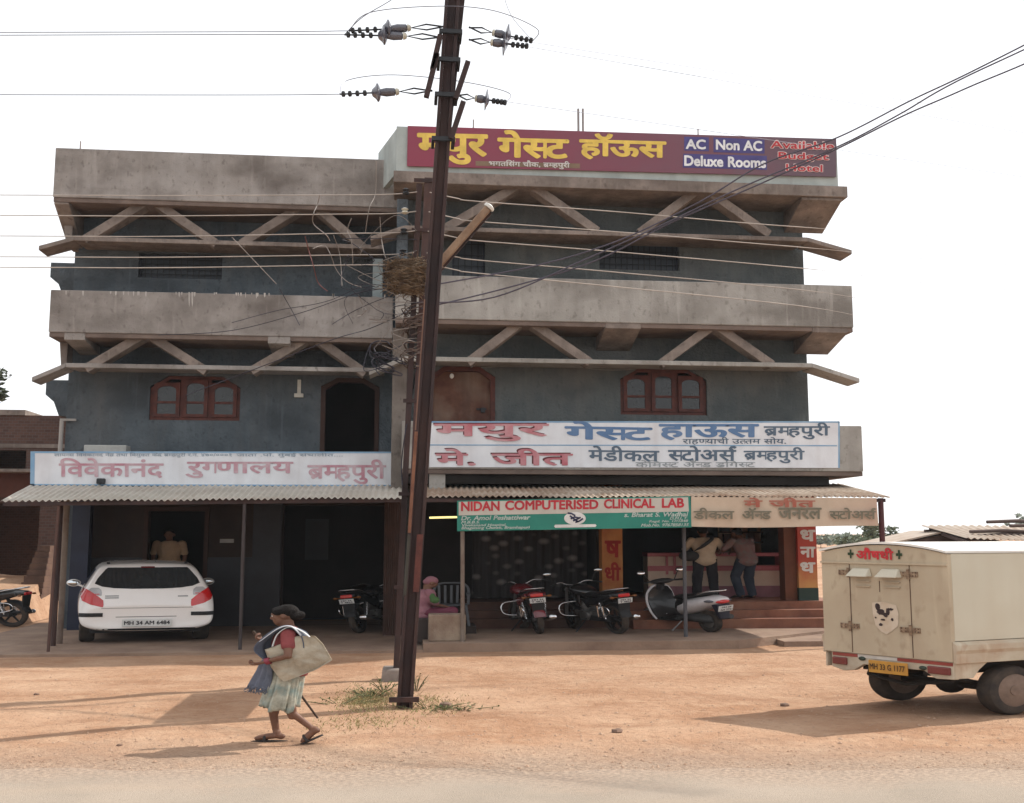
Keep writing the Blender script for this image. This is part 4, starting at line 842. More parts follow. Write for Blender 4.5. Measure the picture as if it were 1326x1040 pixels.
wire('thin high wire leaving the tall pole to the left, lowest of three', [eL3, at(200, 123, Y1), at(-1200, 120, Y1)], 0.006, WIRE, HT)
wire('thin high wire leaving the tall pole to the right, upper of the top pair', [eR1, at(760, 66, Y1 + 1), at(1400, 165, Y1 + 8)], 0.004, WIRE, HT)
wire('thin high wire leaving the tall pole to the right, lower of the top pair', [eR2, at(755, 73, Y1 + 1), at(1400, 185, Y1 + 8)], 0.004, WIRE, HT)
wire('thin high wire leaving the tall pole to the right below the top pair', [eR3, at(720, 141, Y1 + 1), at(1400, 240, Y1 + 8)], 0.004, WIRE, HT)
wire('upper jumper wire arching over the tall pole between top insulators', [eL1, at(480, 16, Y1 - .3), at(570, 8, Y1 - .3), at(640, 14, Y1 - .3), at(695, 37, Y1 - .2), eR1], 0.006, WIRE, HT)
wire('lower jumper wire arching behind the tall pole between lower insulators', [eL3, at(450, 104, Y1 + .3), at(510, 97, Y1 + .4), at(600, 106, Y1 + .3), at(658, 120, Y1 + .2), eR3], 0.006, WIRE, HT)
wire('loose wire rising to the left from the top insulators', [eL2, at(470, 22, Y1), at(512, -4, Y1), at(530, -30, Y1)], 0.006, WIRE, HT)
wire('loose wire rising from the right top insulator', [eR1, at(662, 20, Y1), at(648, -20, Y1)], 0.004, WIRE, HT)
wire('far thin wire hanging in the sky left of the tall pole', [at(-900, 135, 30), at(-20, 111, 30), at(300, 99, 30), at(520, 88, 30)], 0.008, mat('sunlit_wire', (0.6, 0.6, 0.62), 0.6), HT)

# second, shorter pole behind it
P2 = gr(513, 878); Y2 = P2.y
def onq(y_px): t = (878 - y_px) / 646.0; return at(518 + 31 * t, y_px, Y2)
pole2 = thing('electricity_pole', 'short double channel steel pole behind the tall pole, carrying a nest', 'pole', (P2.x, P2.y, 0))
a = onq(880); a.z = -0.2; b = onq(232)
mb = MB(); mb.beam(a + V((-0.07, 0, 0)), onq(240) + V((-0.07, 0, 0)), 0.09, 0.16, (0, 1, 0)); mb.build('channel', RUSTP, pole2)
mb = MB(); mb.beam(a + V((0.075, 0, 0)), b + V((0.075, 0, 0)), 0.13, 0.16, (0, 1, 0)); mb.build('channel', mat('red_brown_steel', (0.075, 0.035, 0.03), 0.75, col2=(0.045, 0.024, 0.022), scale=3, streak=(0.16, 0.12, 0.10), streak_amt=0.5), pole2)
for y_ in (236, 300, 420, 520, 640, 760): q = onq(y_); mb = MB(); mb.box(q.x - 0.16, q.x + 0.17, Y2 - 0.10, Y2 - 0.081, q.z - 0.03, q.z + 0.03); mb.build('batten', RUSTP, pole2)
mb = MB(); q0, q1 = gr(492, 884), gr(539, 884)
mb.hexa([V((q0.x, Y2 - 0.25, -0.1)), V((q1.x, Y2 - 0.25, -0.1)), V((q1.x, Y2 + 0.3, -0.1)), V((q0.x, Y2 + 0.3, -0.1)), V((q0.x + 0.03, Y2 - 0.2, 0.16)), V((q1.x - 0.03, Y2 - 0.2, 0.16)), V((q1.x - 0.03, Y2 + 0.25, 0.16)), V((q0.x + 0.03, Y2 + 0.25, 0.16))])
mb.build('footing', CONC_B, pole2, bevel=0.03)
mb = MB(); a = at(560, 352, Y2 - 0.1); b = at(632, 270, Y2 - 0.25); d = (b - a).normalized()
ARM = mat('old_timber', (0.28, 0.19, 0.125), 0.75, col2=(0.17, 0.105, 0.07), scale=4)
mb.beam(a - d * 0.1, b, 0.12, 0.12, (0, 1, 0)); arm = mb.build('lamp_arm', ARM, pole2, bevel=0.02)
mb = MB(); mb.lathe(b + d * 0.003, d, [(0, 0.085), (0.02, 0.092), (0.05, 0.085), (0.07, 0.03)], 14); mb.build('lamp_cap', mat('white_cap', (0.75, 0.74, 0.70), 0.5), arm, smooth=40)
mb = MB(); mb.beam(a - d * 0.1 + V((0.08, 0.07, -0.02)), b + V((0.05, 0.07, -0.05)), 0.04, 0.08, (0, 1, 0)); mb.build('arm_shade_strip', RUSTP, arm)  # dark beam added as the arm's shaded lower side
for y_ in (252, 277, 303, 330, 342):
    q = onq(y_); mb = MB(); mb.lathe((q.x - 0.28, Y2 - 0.12, q.z - 0.05), (0, 0, 1), [(0, 0.03), (0.02, 0.06), (0.05, 0.035), (0.08, 0.06), (0.10, 0.03)], 10); mb.build('shackle', PORCW if y_ == 277 else IRON, pole2, smooth=40)
# wrapped cable remnants on the pole
random.seed(11); mb = MB()
for i in range(26):
    y_ = random.uniform(372, 470); q = onq(y_); ph = random.uniform(0, 6.28); pts = []
    for k in range(9): t = ph + k * 0.8; pts.append(q + V((0.19 * cos(t) * random.uniform(0.8, 1.4), 0.16 * sin(t) - 0.02, -0.10 + 0.035 * k + random.uniform(-0.05, 0.05))))
    mb.tube(smoothline(pts, 3), random.choice((0.006, 0.009, 0.013)), 4)
mb.build('wrapped_cables', mat('mixed_old_cable', (0.07, 0.04, 0.032), 0.8, col2=(0.13, 0.10, 0.085), scale=14), pole2)
# nest of dry grass
random.seed(5); mb = MB(); q = at(527, 358, Y2 - 0.12)
mb.ell(q, (0.20, 0.15, 0.17), 12, 8)
for i in range(900):
    th = random.uniform(0, 6.283); ph = random.uniform(-1.2, 1.25); R_ = V((0.29 * cos(th) * cos(ph), 0.21 * sin(th) * cos(ph), 0.24 * sin(ph))) * random.uniform(0.8, 1.22)
    dr = V((-sin(th), cos(th), random.uniform(-0.6, 0.5))).normalized() * random.uniform(0.08, 0.24); p = q + R_
    mb.tube([p - dr, p + R_.normalized() * random.uniform(0.0, 0.05), p + dr + R_ * random.uniform(-0.1, 0.3)], random.uniform(0.003, 0.006), 3, cap=False)
for i in range(200):
    p = q + V((random.uniform(-0.30, 0.22), random.uniform(-0.15, 0.1), random.choice((0.17, 0.12, -0.16, -0.2)))); mb.tube([p, p + V((random.uniform(-0.24, 0.2), 0, random.uniform(-0.05, 0.09))) + V((0, 0, -0.18 * (p.z < q.z) * random.random()))], 0.004, 3, cap=False)
single('nest', mb, mat('dry_grass', (0.25, 0.18, 0.115), 0.95, col2=(0.10, 0.066, 0.045), scale=9), 'shaggy brown nest of dry grass wedged on the shorter pole', 'nest')
# low tension wires
ordl = ('topmost', 'second', 'middle', 'fourth', 'lowest')
for i, (yl, yp, yr0, yr1) in enumerate(((252.5, 252, 257, 294), (279, 277, 283, 320), (305.5, 302, 308, 347), (332.5, 330, 333, 375), (346, 343, 350, 396))):
    q = onq(yp)
    wire(f'{ordl[i]} of five bare wires running left from the shorter pole', [at(-1300, yl - 3, Y2 + 4), at(-60, yl, Y2 + 1), at(200, yl + 0.8, Y2 + .5), at(430, yp + 0.5, Y2), at(505, yp - 0.3, Y2 - 0.1), V((q.x - 0.1, Y2 - 0.12, q.z))], 0.0085, PALEW, 'bare wires left of the short pole')
    wire(f'{ordl[i]} of five bare wires running right across the guest house', [V((q.x + 0.1, Y2 - 0.12, q.z)), at(592, yr0, Y2 - 0.05), at(620, yr0 + 4, Y2), at(800, yr0 + (yr1 - yr0) * 0.47, Y2 + 0.6), at(1035, yr1, Y2 + 1.2), at(1420, yr1 + 24 + 6 * i, Y2 + 2.5), at(2600, yr1 + 90 + 6 * i, Y2 + 5)], 0.009, PALEW, 'bare wires right of the short pole', r1=0.0035)
for i, (l, pts) in enumerate((('upper', [(545, 372), (690, 345), (800, 312), (905, 262), (990, 212), (1085, 178), (1180, 130), (1260, 92), (1420, 10), (1800, -190)]),
                              ('middle', [(540, 392), (640, 385), (760, 335), (860, 290), (960, 243), (1085, 190), (1165, 148), (1240, 105), (1420, 18), (1800, -185)]),
                              ('lower', [(545, 400), (660, 372), (770, 338), (870, 288), (985, 238), (1088, 191), (1170, 150), (1250, 115), (1420, 38), (1800, -170)]))):
    n = len(pts); wire(f'{l} of three thick dark cables rising from the short pole to the upper right', [at(p[0], p[1], Y2 - 0.1 - 3.2 * (k / (n - 1)) ** 1.3) for k, p in enumerate(pts)], 0.0125, mat('faded_cable', (0.085, 0.075, 0.10), 0.7), 'thick cables rising to the right', 'cable')
loose = [('thin cable sagging left over the balcony to the wooden window', [(540, 398), (480, 425), (430, 440), (330, 478), (240, 512)], 0.010, CABLE),
    ('thin cable sagging left along the second floor parapet', [(530, 372), (470, 378), (390, 405), (300, 428), (205, 434)], 0.008, CABLE),
    ('pale wire dropping diagonally from the bare wires', [(300, 307), (358, 368)], 0.008, PALEW), ('dark wire dropping down the second floor parapet', [(362, 374), (378, 402), (388, 421)], 0.008, CABLE),
    ('crooked jumper hanging between the three upper bare wires', [(414, 253), (411, 265), (406, 277), (406, 290), (422, 304), (427, 312)], 0.010, PALEW),
    ('pale wire dropping down the roof parapet beside the maroon board', [(487, 208), (486, 250), (478, 270), (473, 302)], 0.009, PALEW),
    ('short crooked jumper under the second bare wire', [(455, 283), (450, 298), (455, 312), (457, 342)], 0.009, PALEW),
    ('red crooked jumper below the middle bare wire', [(395, 306), (400, 325), (406, 345), (412, 366), (424, 377)], 0.010, mat('dull_red_cable', (0.16, 0.06, 0.055), 0.8)),
    ('straight pale drop wire between the bare wires and the parapet', [(432, 305), (440, 330), (443, 370)], 0.007, PALEW),
    ('curled wire arching under the middle bare wire', [(405, 322), (420, 318), (428, 330), (436, 350), (450, 365), (468, 372)], 0.007, PALEW),
    ('curved jumper joining the lower bare wires beside the nest', [(492, 281), (494, 310), (500, 335), (512, 342)], 0.010, PALEW),
    ('dark slack cable crossing the parapet towards the nest', [(430, 420), (460, 402), (500, 385), (525, 378)], 0.008, CABLE),
    ('second slack cable crossing the parapet towards the nest', [(300, 418), (360, 402), (430, 388), (500, 352), (520, 348)], 0.007, CABLE),
    ('hooked wire end dangling over the parapet', [(464, 382), (470, 395), (474, 402), (468, 408), (460, 410)], 0.008, PALEW),
    ('long dark cable hanging down the pole to the awning', [(540, 470), (532, 520), (524, 565), (520, 600), (521, 628)], 0.012, CABLE)]
OLDW = mat('tarnished_wire', (0.25, 0.22, 0.20), 0.8)
for l, pts, r, m in loose: wire(l, [at(p[0], p[1], Y2 - 0.15 + 0.25 * (k % 2)) for k, p in enumerate(pts)], r * 0.75, OLDW if m is PALEW else m, 'tangled wires by the short pole', 'wire')
random.seed(21)
tang = ['widest', 'tightest', 'lowest', 'uppermost', 'outermost']
for i in range(5):
    c = V(at(492 + 4 * i, 446 + 7 * ((i * 3) % 5), Y2 - 0.1)); pts = [c + V((0.16 * (1 + 0.4 * i / 4) * cos(k * 0.9 + i), 0.08 * sin(k * 1.3), 0.10 * sin(k * 0.9 + i * 0.7) - 0.02 * k)) for k in range(9)]
    wire(f'{tang[i]} coil of loose dark cable beside the short pole', pts, 0.010, CABLE, 'coils of loose cable', 'cable')
random.seed(33)
kinds = ['fine wire looping under the nest', 'fine wire trailing left of the nest', 'fine wire drooping from the shackles']
for i in range(15):
    y0 = random.uniform(290, 455); x0 = random.uniform(478, 520); pts = [(540, y0 + random.uniform(-12, 12))]
    for k in range(4): pts.append((x0 + random.uniform(-38, 22), y0 + 10 * k + random.uniform(-16, 22)))
    k_ = 0 if y0 > 385 else (1 if y0 > 335 else 2)
    wire(kinds[k_] + ' in a loose tangle', [at(p[0], p[1], Y2 - 0.1 - 0.2 * (j % 2)) for j, p in enumerate(pts)], random.choice((0.004, 0.005, 0.007)), random.choice((CABLE, CABLE, OLDW)), ('tangle under the nest', 'tangle left of the nest', 'tangle below the shackles')[k_])
# metal board fixed between the poles, seen edge-on: it throws the slab of shade on the earth
a, b = onp(690), onq(700); mb = MB(); k0, k1 = 2.05, 3.1
lo0 = V((a.x, Y1 + 0.16, k0)); lo1 = V((a.x + (b.x - a.x) * 0.5, Y2 - 0.12, k0))
dv = (V((a.x, Y1, 0)) - V((CAM.x, CAM.y, 0))).normalized(); lo1 = lo0 + dv * ((Y2 - 0.14 - Y1 - 0.16) / dv.y)
nrm = V((dv.y, -dv.x, 0)) * 0.012
mb.hexa([lo0 - nrm, lo0 + nrm, lo1 + nrm, lo1 - nrm] + [p + V((0, 0, k1 - k0)) for p in (lo0 - nrm, lo0 + nrm, lo1 + nrm, lo1 - nrm)])
single('metal_board', mb, RUSTP, 'flat brown metal board fixed between the two poles, seen edge on', 'board')
# ------------------------------------------------------------------ vehicles (built in local coordinates: x right, y forward, z up)
from mathutils.bvhtree import BVHTree
def subsurf_mesh(mb, lv=2, crease=None):
    me = bpy.data.meshes.new('t'); me.from_pydata([tuple(p) for p in mb.v], [], mb.f); me.validate()
    bm = bmesh.new(); bm.from_mesh(me); bmesh.ops.recalc_face_normals(bm, faces=bm.faces); bm.to_mesh(me); bm.free()
    o = bpy.data.objects.new('t', me); COL.objects.link(o); m = o.modifiers.new('s', 'SUBSURF'); m.levels = lv; m.render_levels = lv
    dg = bpy.context.evaluated_depsgraph_get(); r = bpy.data.meshes.new_from_object(o.evaluated_get(dg)); bpy.data.objects.remove(o); bpy.data.meshes.remove(me)
    return r
def mesh_part(name, me, m, parent, smooth=True):
    me.name = name; me.materials.clear(); me.materials.append(m)
    me.polygons.foreach_set('use_smooth', [smooth] * len(me.polygons)); return link(name, me, parent)
def patch(bvh, rows, axis, K=14, sub=6, off=0.004, th=0.0):
    """skin patch laid on a body: rows of (z, a0, a1) seen along axis ('rear' looks along +y, 'right' along -x, 'left' along +x)"""
    mb = MB(); R_ = []
    for i in range(len(rows) - 1):
        for k in range(sub): t = k / sub; R_.append([rows[i][j] * (1 - t) + rows[i + 1][j] * t for j in range(3)])
    R_.append(list(rows[-1])); vs = []
    for z, a0, a1 in R_:
        for k in range(K + 1):
            a = a0 + (a1 - a0) * k / K
            o, d = {'rear': (V((a, -6, z)), V((0, 1, 0))), 'right': (V((4, a, z)), V((-1, 0, 0))), 'left': (V((-4, a, z)), V((1, 0, 0)))}[axis]
            h, nrm, _, _ = bvh.ray_cast(o, d)
            if h is None: h = vs[-1] if vs else o + d * 5; nrm = -d
            vs.append(h + nrm * off)
    n = K + 1; mb.add(vs, [(i * n + j, i * n + j + 1, (i + 1) * n + j + 1, (i + 1) * n + j) for i in range(len(R_) - 1) for j in range(K)])
    return mb
def wheel(par, c, R, w, rim_m=None, spokes=5, name='wheel', side=1, narrow=False):
    """wheel = tyre mesh with rim as sub-part; axle along x"""
    c = V(c); mb = MB(); h = w / 2
    prof = [(-h, R * 0.66), (-h * 1.04, R * 0.84), (-h * 0.9, R * 0.95), (-h * 0.5, R), (h * 0.5, R), (h * 0.9, R * 0.95), (h * 1.04, R * 0.84), (h, R * 0.66)]
    mb.lathe(c, (1, 0, 0), prof, 32, False); t = mb.build(name, RUBBER, par, smooth=35)
    mb = MB()
    if narrow:
        mb.torus(c, (1, 0, 0), R * 0.70, 0.018, 28, 6); mb.lathe(c, (1, 0, 0), [(-0.05, 0.03), (-0.05, 0.055), (0.05, 0.055), (0.05, 0.03)], 12)
        for k in range(spokes): a = 2 * pi * k / spokes; mb.beam(c, c + V((0, cos(a), sin(a))) * R * 0.7, 0.03, 0.022, (1, 0, 0))
    else:
        mb.lathe(c, (1, 0, 0), [(-h * 0.9, R * 0.66), (-h * 0.2, R * 0.60), (h * 0.3, R * 0.60), (h * 0.55, R * 0.62), (h * 0.93, R * 0.67), (h * 0.95, R * 0.66)], 28)
        mb.lathe(c + V((side * h * 0.55, 0, 0)), (side, 0, 0), [(-0.02, R * 0.6), (0, R * 0.58), (0.02, R * 0.4), (0.01, R * 0.22), (0.045, R * 0.2), (0.05, 0.01)], 24)
    mb.build('rim', rim_m or STEEL, t, smooth=35); return t

# ---- white hatchback, seen from behind
WHITEP = mat('white_car_paint', (0.80, 0.775, 0.755), 0.25, col2=(0.77, 0.74, 0.715), scale=2, spec=0.5, coat=0.6)
cpt = gr(163, 829, 0.05)
car_loc = V((cpt.x, cpt.y + 1.2, 0.05))
car = thing('hatchback_car', 'white hatchback parked tail out under the left tin awning', 'car', car_loc, rot=radians(11)); car.scale = (S * 0.975, 1.0, 1.045)
def section(y, z0, zs, zt, wb, ws, wt):
    """half ring mirrored: bottom, sill, waist, shoulder, roof"""
    h = [(0, z0), (wb * 0.7, z0), (wb, z0 + 0.05), (ws * 1.0, z0 + (zs - z0) * 0.35), (ws * 1.015, z0 + (zs - z0) * 0.7), (ws * 0.985, zs), (ws * 0.985 + (wt - ws) * 0.55, zs + (zt - zs) * 0.5), (wt, zt - 0.05), (wt * 0.82, zt - 0.008), (wt * 0.45, zt + 0.006), (0, zt + 0.012)]
    return [V((x, y, z)) for x, z in h] + [V((-x, y, z)) for x, z in h[-2:0:-1]]
mb = MB()
mb.loft([section(*a) for a in ((-1.93, 0.34, 0.50, 0.66, 0.62, 0.70, 0.62), (-1.95, 0.26, 0.50, 0.70, 0.68, 0.78, 0.72), (-1.90, 0.23, 0.55, 0.80, 0.72, 0.83, 0.76), (-1.80, 0.22, 0.84, 1.04, 0.74, 0.845, 0.76), (-1.66, 0.22, 0.92, 1.25, 0.76, 0.85, 0.69),
    (-1.50, 0.22, 0.95, 1.43, 0.77, 0.85, 0.625), (-1.42, 0.22, 0.95, 1.475, 0.77, 0.85, 0.615), (-0.8, 0.2, 0.95, 1.51, 0.78, 0.855, 0.62), (0.0, 0.2, 0.94, 1.505, 0.78, 0.855, 0.62), (0.5, 0.2, 0.93, 1.44, 0.78, 0.85, 0.61),
    (1.0, 0.2, 0.92, 1.10, 0.78, 0.845, 0.62), (1.2, 0.2, 0.90, 0.99, 0.77, 0.84, 0.66), (1.6, 0.22, 0.80, 0.88, 0.74, 0.81, 0.62), (1.9, 0.25, 0.55, 0.72, 0.66, 0.74, 0.58), (1.98, 0.3, 0.5, 0.6, 0.5, 0.6, 0.45))])
bme = subsurf_mesh(mb, 2); body = mesh_part('body', bme, WHITEP, car)
bvh = BVHTree.FromPolygons([v.co for v in bme.vertices], [tuple(p.vertices) for p in bme.polygons])
CARGL = mat('tinted_glass', (0.018, 0.024, 0.028), 0.06, col2=(0.016, 0.02, 0.024), scale=1, spec=0.6, coat=0.3)
TRIMB = mat('black_rubber_trim', (0.016, 0.016, 0.017), 0.55)
patch(bvh, [(1.005, -0.20, 0.20), (1.02, -0.42, 0.42), (1.05, -0.57, 0.57), (1.105, -0.665, 0.665), (1.20, -0.63, 0.63), (1.36, -0.535, 0.535), (1.395, -0.505, 0.505)], 'rear', 20, 4).build('rear_window', CARGL, car, smooth=60)
mb = patch(bvh, [(1.385, -0.09, 0.09), (1.41, -0.085, 0.085)], 'rear', 6, 3, 0.012); mb.build('brake_light', mat('dim_red_lens', (0.16, 0.008, 0.008), 0.2, coat=0.5), car)
for s_ in (-1, 1):
    lo = [(z, s_ * a, s_ * b) for z, a, b in ((0.68, 0.55, 0.57), (0.73, 0.545, 0.71), (0.80, 0.55, 0.81), (0.87, 0.61, 0.825), (0.96, 0.70, 0.83), (1.02, 0.77, 0.825))]
    tl = patch(bvh, lo, 'rear', 10, 4, 0.006).build('tail_light', REDLENS, car, smooth=60)
    patch(bvh, [(z, s_ * a, s_ * b) for z, a, b in ((0.885, 0.575, 0.62), (0.93, 0.57, 0.665), (0.99, 0.58, 0.74), (1.03, 0.615, 0.70))], 'rear', 8, 4, 0.007).build('clear_lens', mat('clear_lens', (0.42, 0.42, 0.43), 0.12, coat=0.6, spec=0.6), tl, smooth=60)
    patch(bvh, [(0.905, s_ * 0.60, s_ * 0.66), (0.92, s_ * 0.60, s_ * 0.68)], 'rear', 4, 2, 0.011).build('bulb', REDLENS, tl)
    patch(bvh, [(0.505, s_ * 0.55, s_ * 0.835), (0.575, s_ * 0.55, s_ * 0.835)], 'rear', 12, 4, 0.012).build('bumper_strip', TRIMB, car)
    mb = MB(); c = V((s_ * 0.93, 0.55, 1.03)); mb.ell(c, (0.10, 0.05, 0.075), 14, 10); mb.beam(c - V((s_ * 0.05, 0, 0.03)), (s_ * 0.80, 0.52, 0.96), 0.05, 0.03); mi = mb.build('mirror', WHITEP, car, smooth=60)
    mb = MB(); mb.ell(c - V((0, 0.038, 0)), (0.082, 0.02, 0.058), 12, 8); mb.build('mirror_glass', mat('mirror_glass', (0.6, 0.65, 0.68), 0.03, metal=1.0), mi, smooth=60)
    for yw in (-1.22, 1.22): wheel(car, (s_ * 0.73, yw, 0.285), 0.29, 0.19, STEEL, side=s_)
    side = 'right' if s_ > 0 else 'left'
    patch(bvh, [(1.0, -1.35, 0.98), (1.15, -1.28, 0.78), (1.36, -1.12, 0.42)], side, 24, 5, 0.005).build('side_window', CARGL, car, smooth=60)
    for ya in (0.62, -0.45): patch(bvh, [(0.28, ya, ya + 0.012), (0.98, ya, ya + 0.012)], side, 1, 8, 0.004).build('door_gap', TRIMB, car)
    for ya in (0.08, -0.95): patch(bvh, [(0.80, ya, ya + 0.16), (0.825, ya, ya + 0.16)], side, 6, 1, 0.02).build('door_handle', WHITEP, car)
    for yw in (-1.22, 1.22):          # dark wheel arches
        pts = [(0.30 + 0.36 * sin(pi * t / 10) , yw - 0.36 * cos(pi * t / 10)) for t in range(11)]
        patch(bvh, [(0.24, yw - 0.35, yw + 0.35), (0.40, yw - 0.33, yw + 0.33), (0.52, yw - 0.25, yw + 0.25), (0.60, yw - 0.12, yw + 0.12), (0.625, yw - 0.01, yw + 0.01)], side, 12, 4, 0.003).build('wheel_arch', TRIMB, car)
patch(bvh, [(0.655, -0.57, 0.57), (0.662, -0.57, 0.57)], 'rear', 20, 1, 0.003).build('hatch_gap', TRIMB, car)
patch(bvh, [(0.49, -0.39, 0.37), (0.50, -0.39, 0.37)], 'rear', 16, 1, 0.004).build('bumper_crease', TRIMB, car)
patch(bvh, [(0.225, -0.6, 0.6), (0.285, -0.62, 0.62)], 'rear', 16, 2, 0.006).build('lower_valance', TRIMB, car)
mb = MB(); mb.box(-0.31, 0.31, -2.005, -1.985, 0.32, 0.455); pl = mb.build('number_plate', PLATE, car, bevel=0.006)
mb = MB(); decal('MH 34 AM 6484', mb, (-0.285, -2.009, 0.352), (1, 0, 0), (0, 0, 1), 0.57, 0.072, 0.03); mb.build('lettering', INK, pl)
mb = MB(); mb.lathe((0, -1.835, 0.88), (0, -1, 0.2), [(0, 0.05), (0.012, 0.05), (0.018, 0.02)], 18); mb.build('badge', CHROME, car, smooth=40)
for x0, z0, w_ in ((-0.53, 0.87, 0.17), (-0.53, 0.835, 0.17), (0.38, 0.855, 0.13)):
    rows = [(z0, x0, x0 + w_), (z0 + 0.018, x0, x0 + w_)]; patch(bvh, rows, 'rear', 8, 1, 0.005).build('badge', STEEL, car)
mb = MB(); mb.tube([(0.1, -1.45, 1.5), (0.1, -1.62, 1.66)], 0.006, 5); mb.build('aerial', TRIMB, car)
mb = MB()
for s_ in (-1, 1): mb.box(s_ * 0.5 - 0.02, s_ * 0.5 + 0.02, -1.35, -1.28, 1.46, 1.50)
mb.box(-0.7, 0.7, -1.7, 1.7, 0.19, 0.26); mb.build('underbody', TRIMB, car)

# ---- cream delivery van at the right edge
CREAMV = mat('cream_van_paint', (0.46, 0.385, 0.275), 0.55, col2=(0.40, 0.325, 0.23), scale=1.2, bump=0.05, bscale=6, streak=(0.30, 0.20, 0.12), streak_amt=0.3, blotch=(0.36, 0.275, 0.19), blotch_scale=1.5, blotch_amt=0.5, spec=0.4, grime=(0.30, 0.225, 0.15))
CREAMS = mat('pale_van_side', (0.54, 0.505, 0.405), 0.5, col2=(0.50, 0.46, 0.365), scale=0.9, streak=(0.40, 0.32, 0.22), streak_amt=0.3, spec=0.4, blotch=(0.46, 0.40, 0.30), blotch_scale=1.1, blotch_amt=0.5, bump=0.06, bscale=3)
DUSTYV = mat('dusty_van_rail', (0.50, 0.455, 0.36), 0.65, col2=(0.40, 0.34, 0.25), scale=2.5, blotch=(0.36, 0.235, 0.15), blotch_scale=2.2, blotch_amt=0.75, grime=(0.31, 0.20, 0.13))
ROOFW = mat('white_van_roof', (0.74, 0.72, 0.68), 0.5, col2=(0.66, 0.63, 0.58), scale=2)
VR = radians(24.8 - 90)
n_, f_ = gr(1305, 926), gr(1168, 907)
van = thing('delivery_van', 'cream boxy delivery van with red lettering over its rear doors', 'van', (6.977, -9.489, 0), rot=VR); van.scale.z = 1.03
RB_, HW = -0.705, 0.763              # rear face behind the axle, half width
BX1 = 1.55                         # front end of the box
zb_, zt_, za_ = 0.66, 1.90, 2.0
def arch(x): return za_ - (za_ - zt_) * (x / HW) ** 2
XA = [HW * (-1 + 2 * i / 16) for i in range(17)]
mb = MB(); ring = [(HW, zb_ + 0.24), (HW, zt_)] ; 
pts = [V((-HW, RB_, zb_)), V((HW, RB_, zb_))] + [V((x, RB_, arch(x) - 0.012)) for x in XA[::-1]]
mb.prism(pts, (0, 0.04, 0)); rear = mb.build('rear_panel', CREAMV, van)
for s_, nm in ((1, 'side_panel'), (-1, 'side_panel')):
    mb = MB(); xq = s_ * HW; mb.box(min(xq, xq - s_ * 0.03), max(xq, xq - s_ * 0.03), RB_ + 0.042, BX1, zb_ + 0.23, zt_ - 0.004); mb.build(nm, CREAMS, van, bevel=0.006)
    mb = MB(); k = [(0, zb_ + 0.228), (0.045, zb_ + 0.19), (0.05, zb_ + 0.13), (0.035, zb_ + 0.09), (0.035, zb_ - 0.02), (0, zb_ - 0.02)]
    mb.prism([V((xq + s_ * a, RB_ + 0.01, z)) for a, z in k], (0, BX1 - RB_, 0)); mb.build('side_rail', DUSTYV, van, bevel=0.006)
mb = MB(); vs = [(x * 1.012, y, arch(x) + dz) for dz in (0, 0.025) for y in (RB_ - 0.02, BX1 + 0.01) for x in XA]; n = 17
fs = [(i, i + 1, n + i + 1, n + i) for i in range(16)] + [(2 * n + i, 2 * n + i + 1, 3 * n + i + 1, 3 * n + i) for i in range(16)] + [(i, i + 1, 2 * n + i + 1, 2 * n + i) for i in range(16)] + [(n + i, n + i + 1, 3 * n + i + 1, 3 * n + i) for i in range(16)] + [(0, n, 3 * n, 2 * n), (16, n + 16, 3 * n + 16, 2 * n + 16)]
mb.add(vs, fs); mb.build('roof', ROOFW, van)
mb = MB(); mb.box(-HW + 0.03, HW - 0.03, BX1 - 0.03, BX1, zb_, zt_ - 0.01); mb.box(-HW + 0.03, HW - 0.03, RB_ + 0.05, BX1 - 0.035, zb_ - 0.02, zb_ + 0.02); mb.build('box_front', CREAMS, van)
yf = RB_ - 0.004
mb = MB(); zl = 1.755; mb.box(-HW - 0.002, HW + 0.002, yf - 0.012, yf + 0.002, zl, zl + 0.022); mb.build('head_rail', CREAMV, rear)
RUSTD = mat('dark_seam_rust', (0.13, 0.075, 0.045), 0.9, col2=(0.07, 0.045, 0.035), scale=12)
mb = MB(); mb.box(-0.006, 0.006, yf, yf + 0.003, zb_ + 0.35, zl - 0.34); 
for xs_ in (-0.40, 0.33): mb = MB(); mb.box(xs_ - 0.004, xs_ + 0.004, yf, yf + 0.003, zb_ + 0.01, zl - 0.005); mb.build('door_seam', RUSTD, rear)
mb = MB(); mb.box(-0.036, -0.03, yf, yf + 0.003, 1.42, zl - 0.2); mb.build('door_seam', RUSTD, rear)
for xs_ in (-0.40, 0.33):
    for z_ in (1.645, 0.99):
        mb = MB(); mb.tube([(xs_, yf - 0.015, z_ - 0.06), (xs_, yf - 0.015, z_ + 0.06)], 0.014, 8)
        mb.box(xs_ - 0.13, xs_ - 0.016, yf - 0.01, yf, z_ - 0.03, z_ + 0.03); mb.box(xs_ + 0.016, xs_ + 0.10, yf - 0.01, yf, z_ - 0.03, z_ + 0.03); hg = mb.build('hinge', mat('rusty_cream', (0.32, 0.23, 0.15), 0.8, col2=(0.14, 0.085, 0.055), scale=22), rear)
        mb = MB()
        for dx in (-0.11, -0.06, 0.05, 0.085):
            for dz in (-0.018, 0.018): mb.ell((xs_ + dx, yf - 0.011, z_ + dz), (0.008, 0.004, 0.008), 8, 5)
        mb.build('bolts', RUSTD, hg)
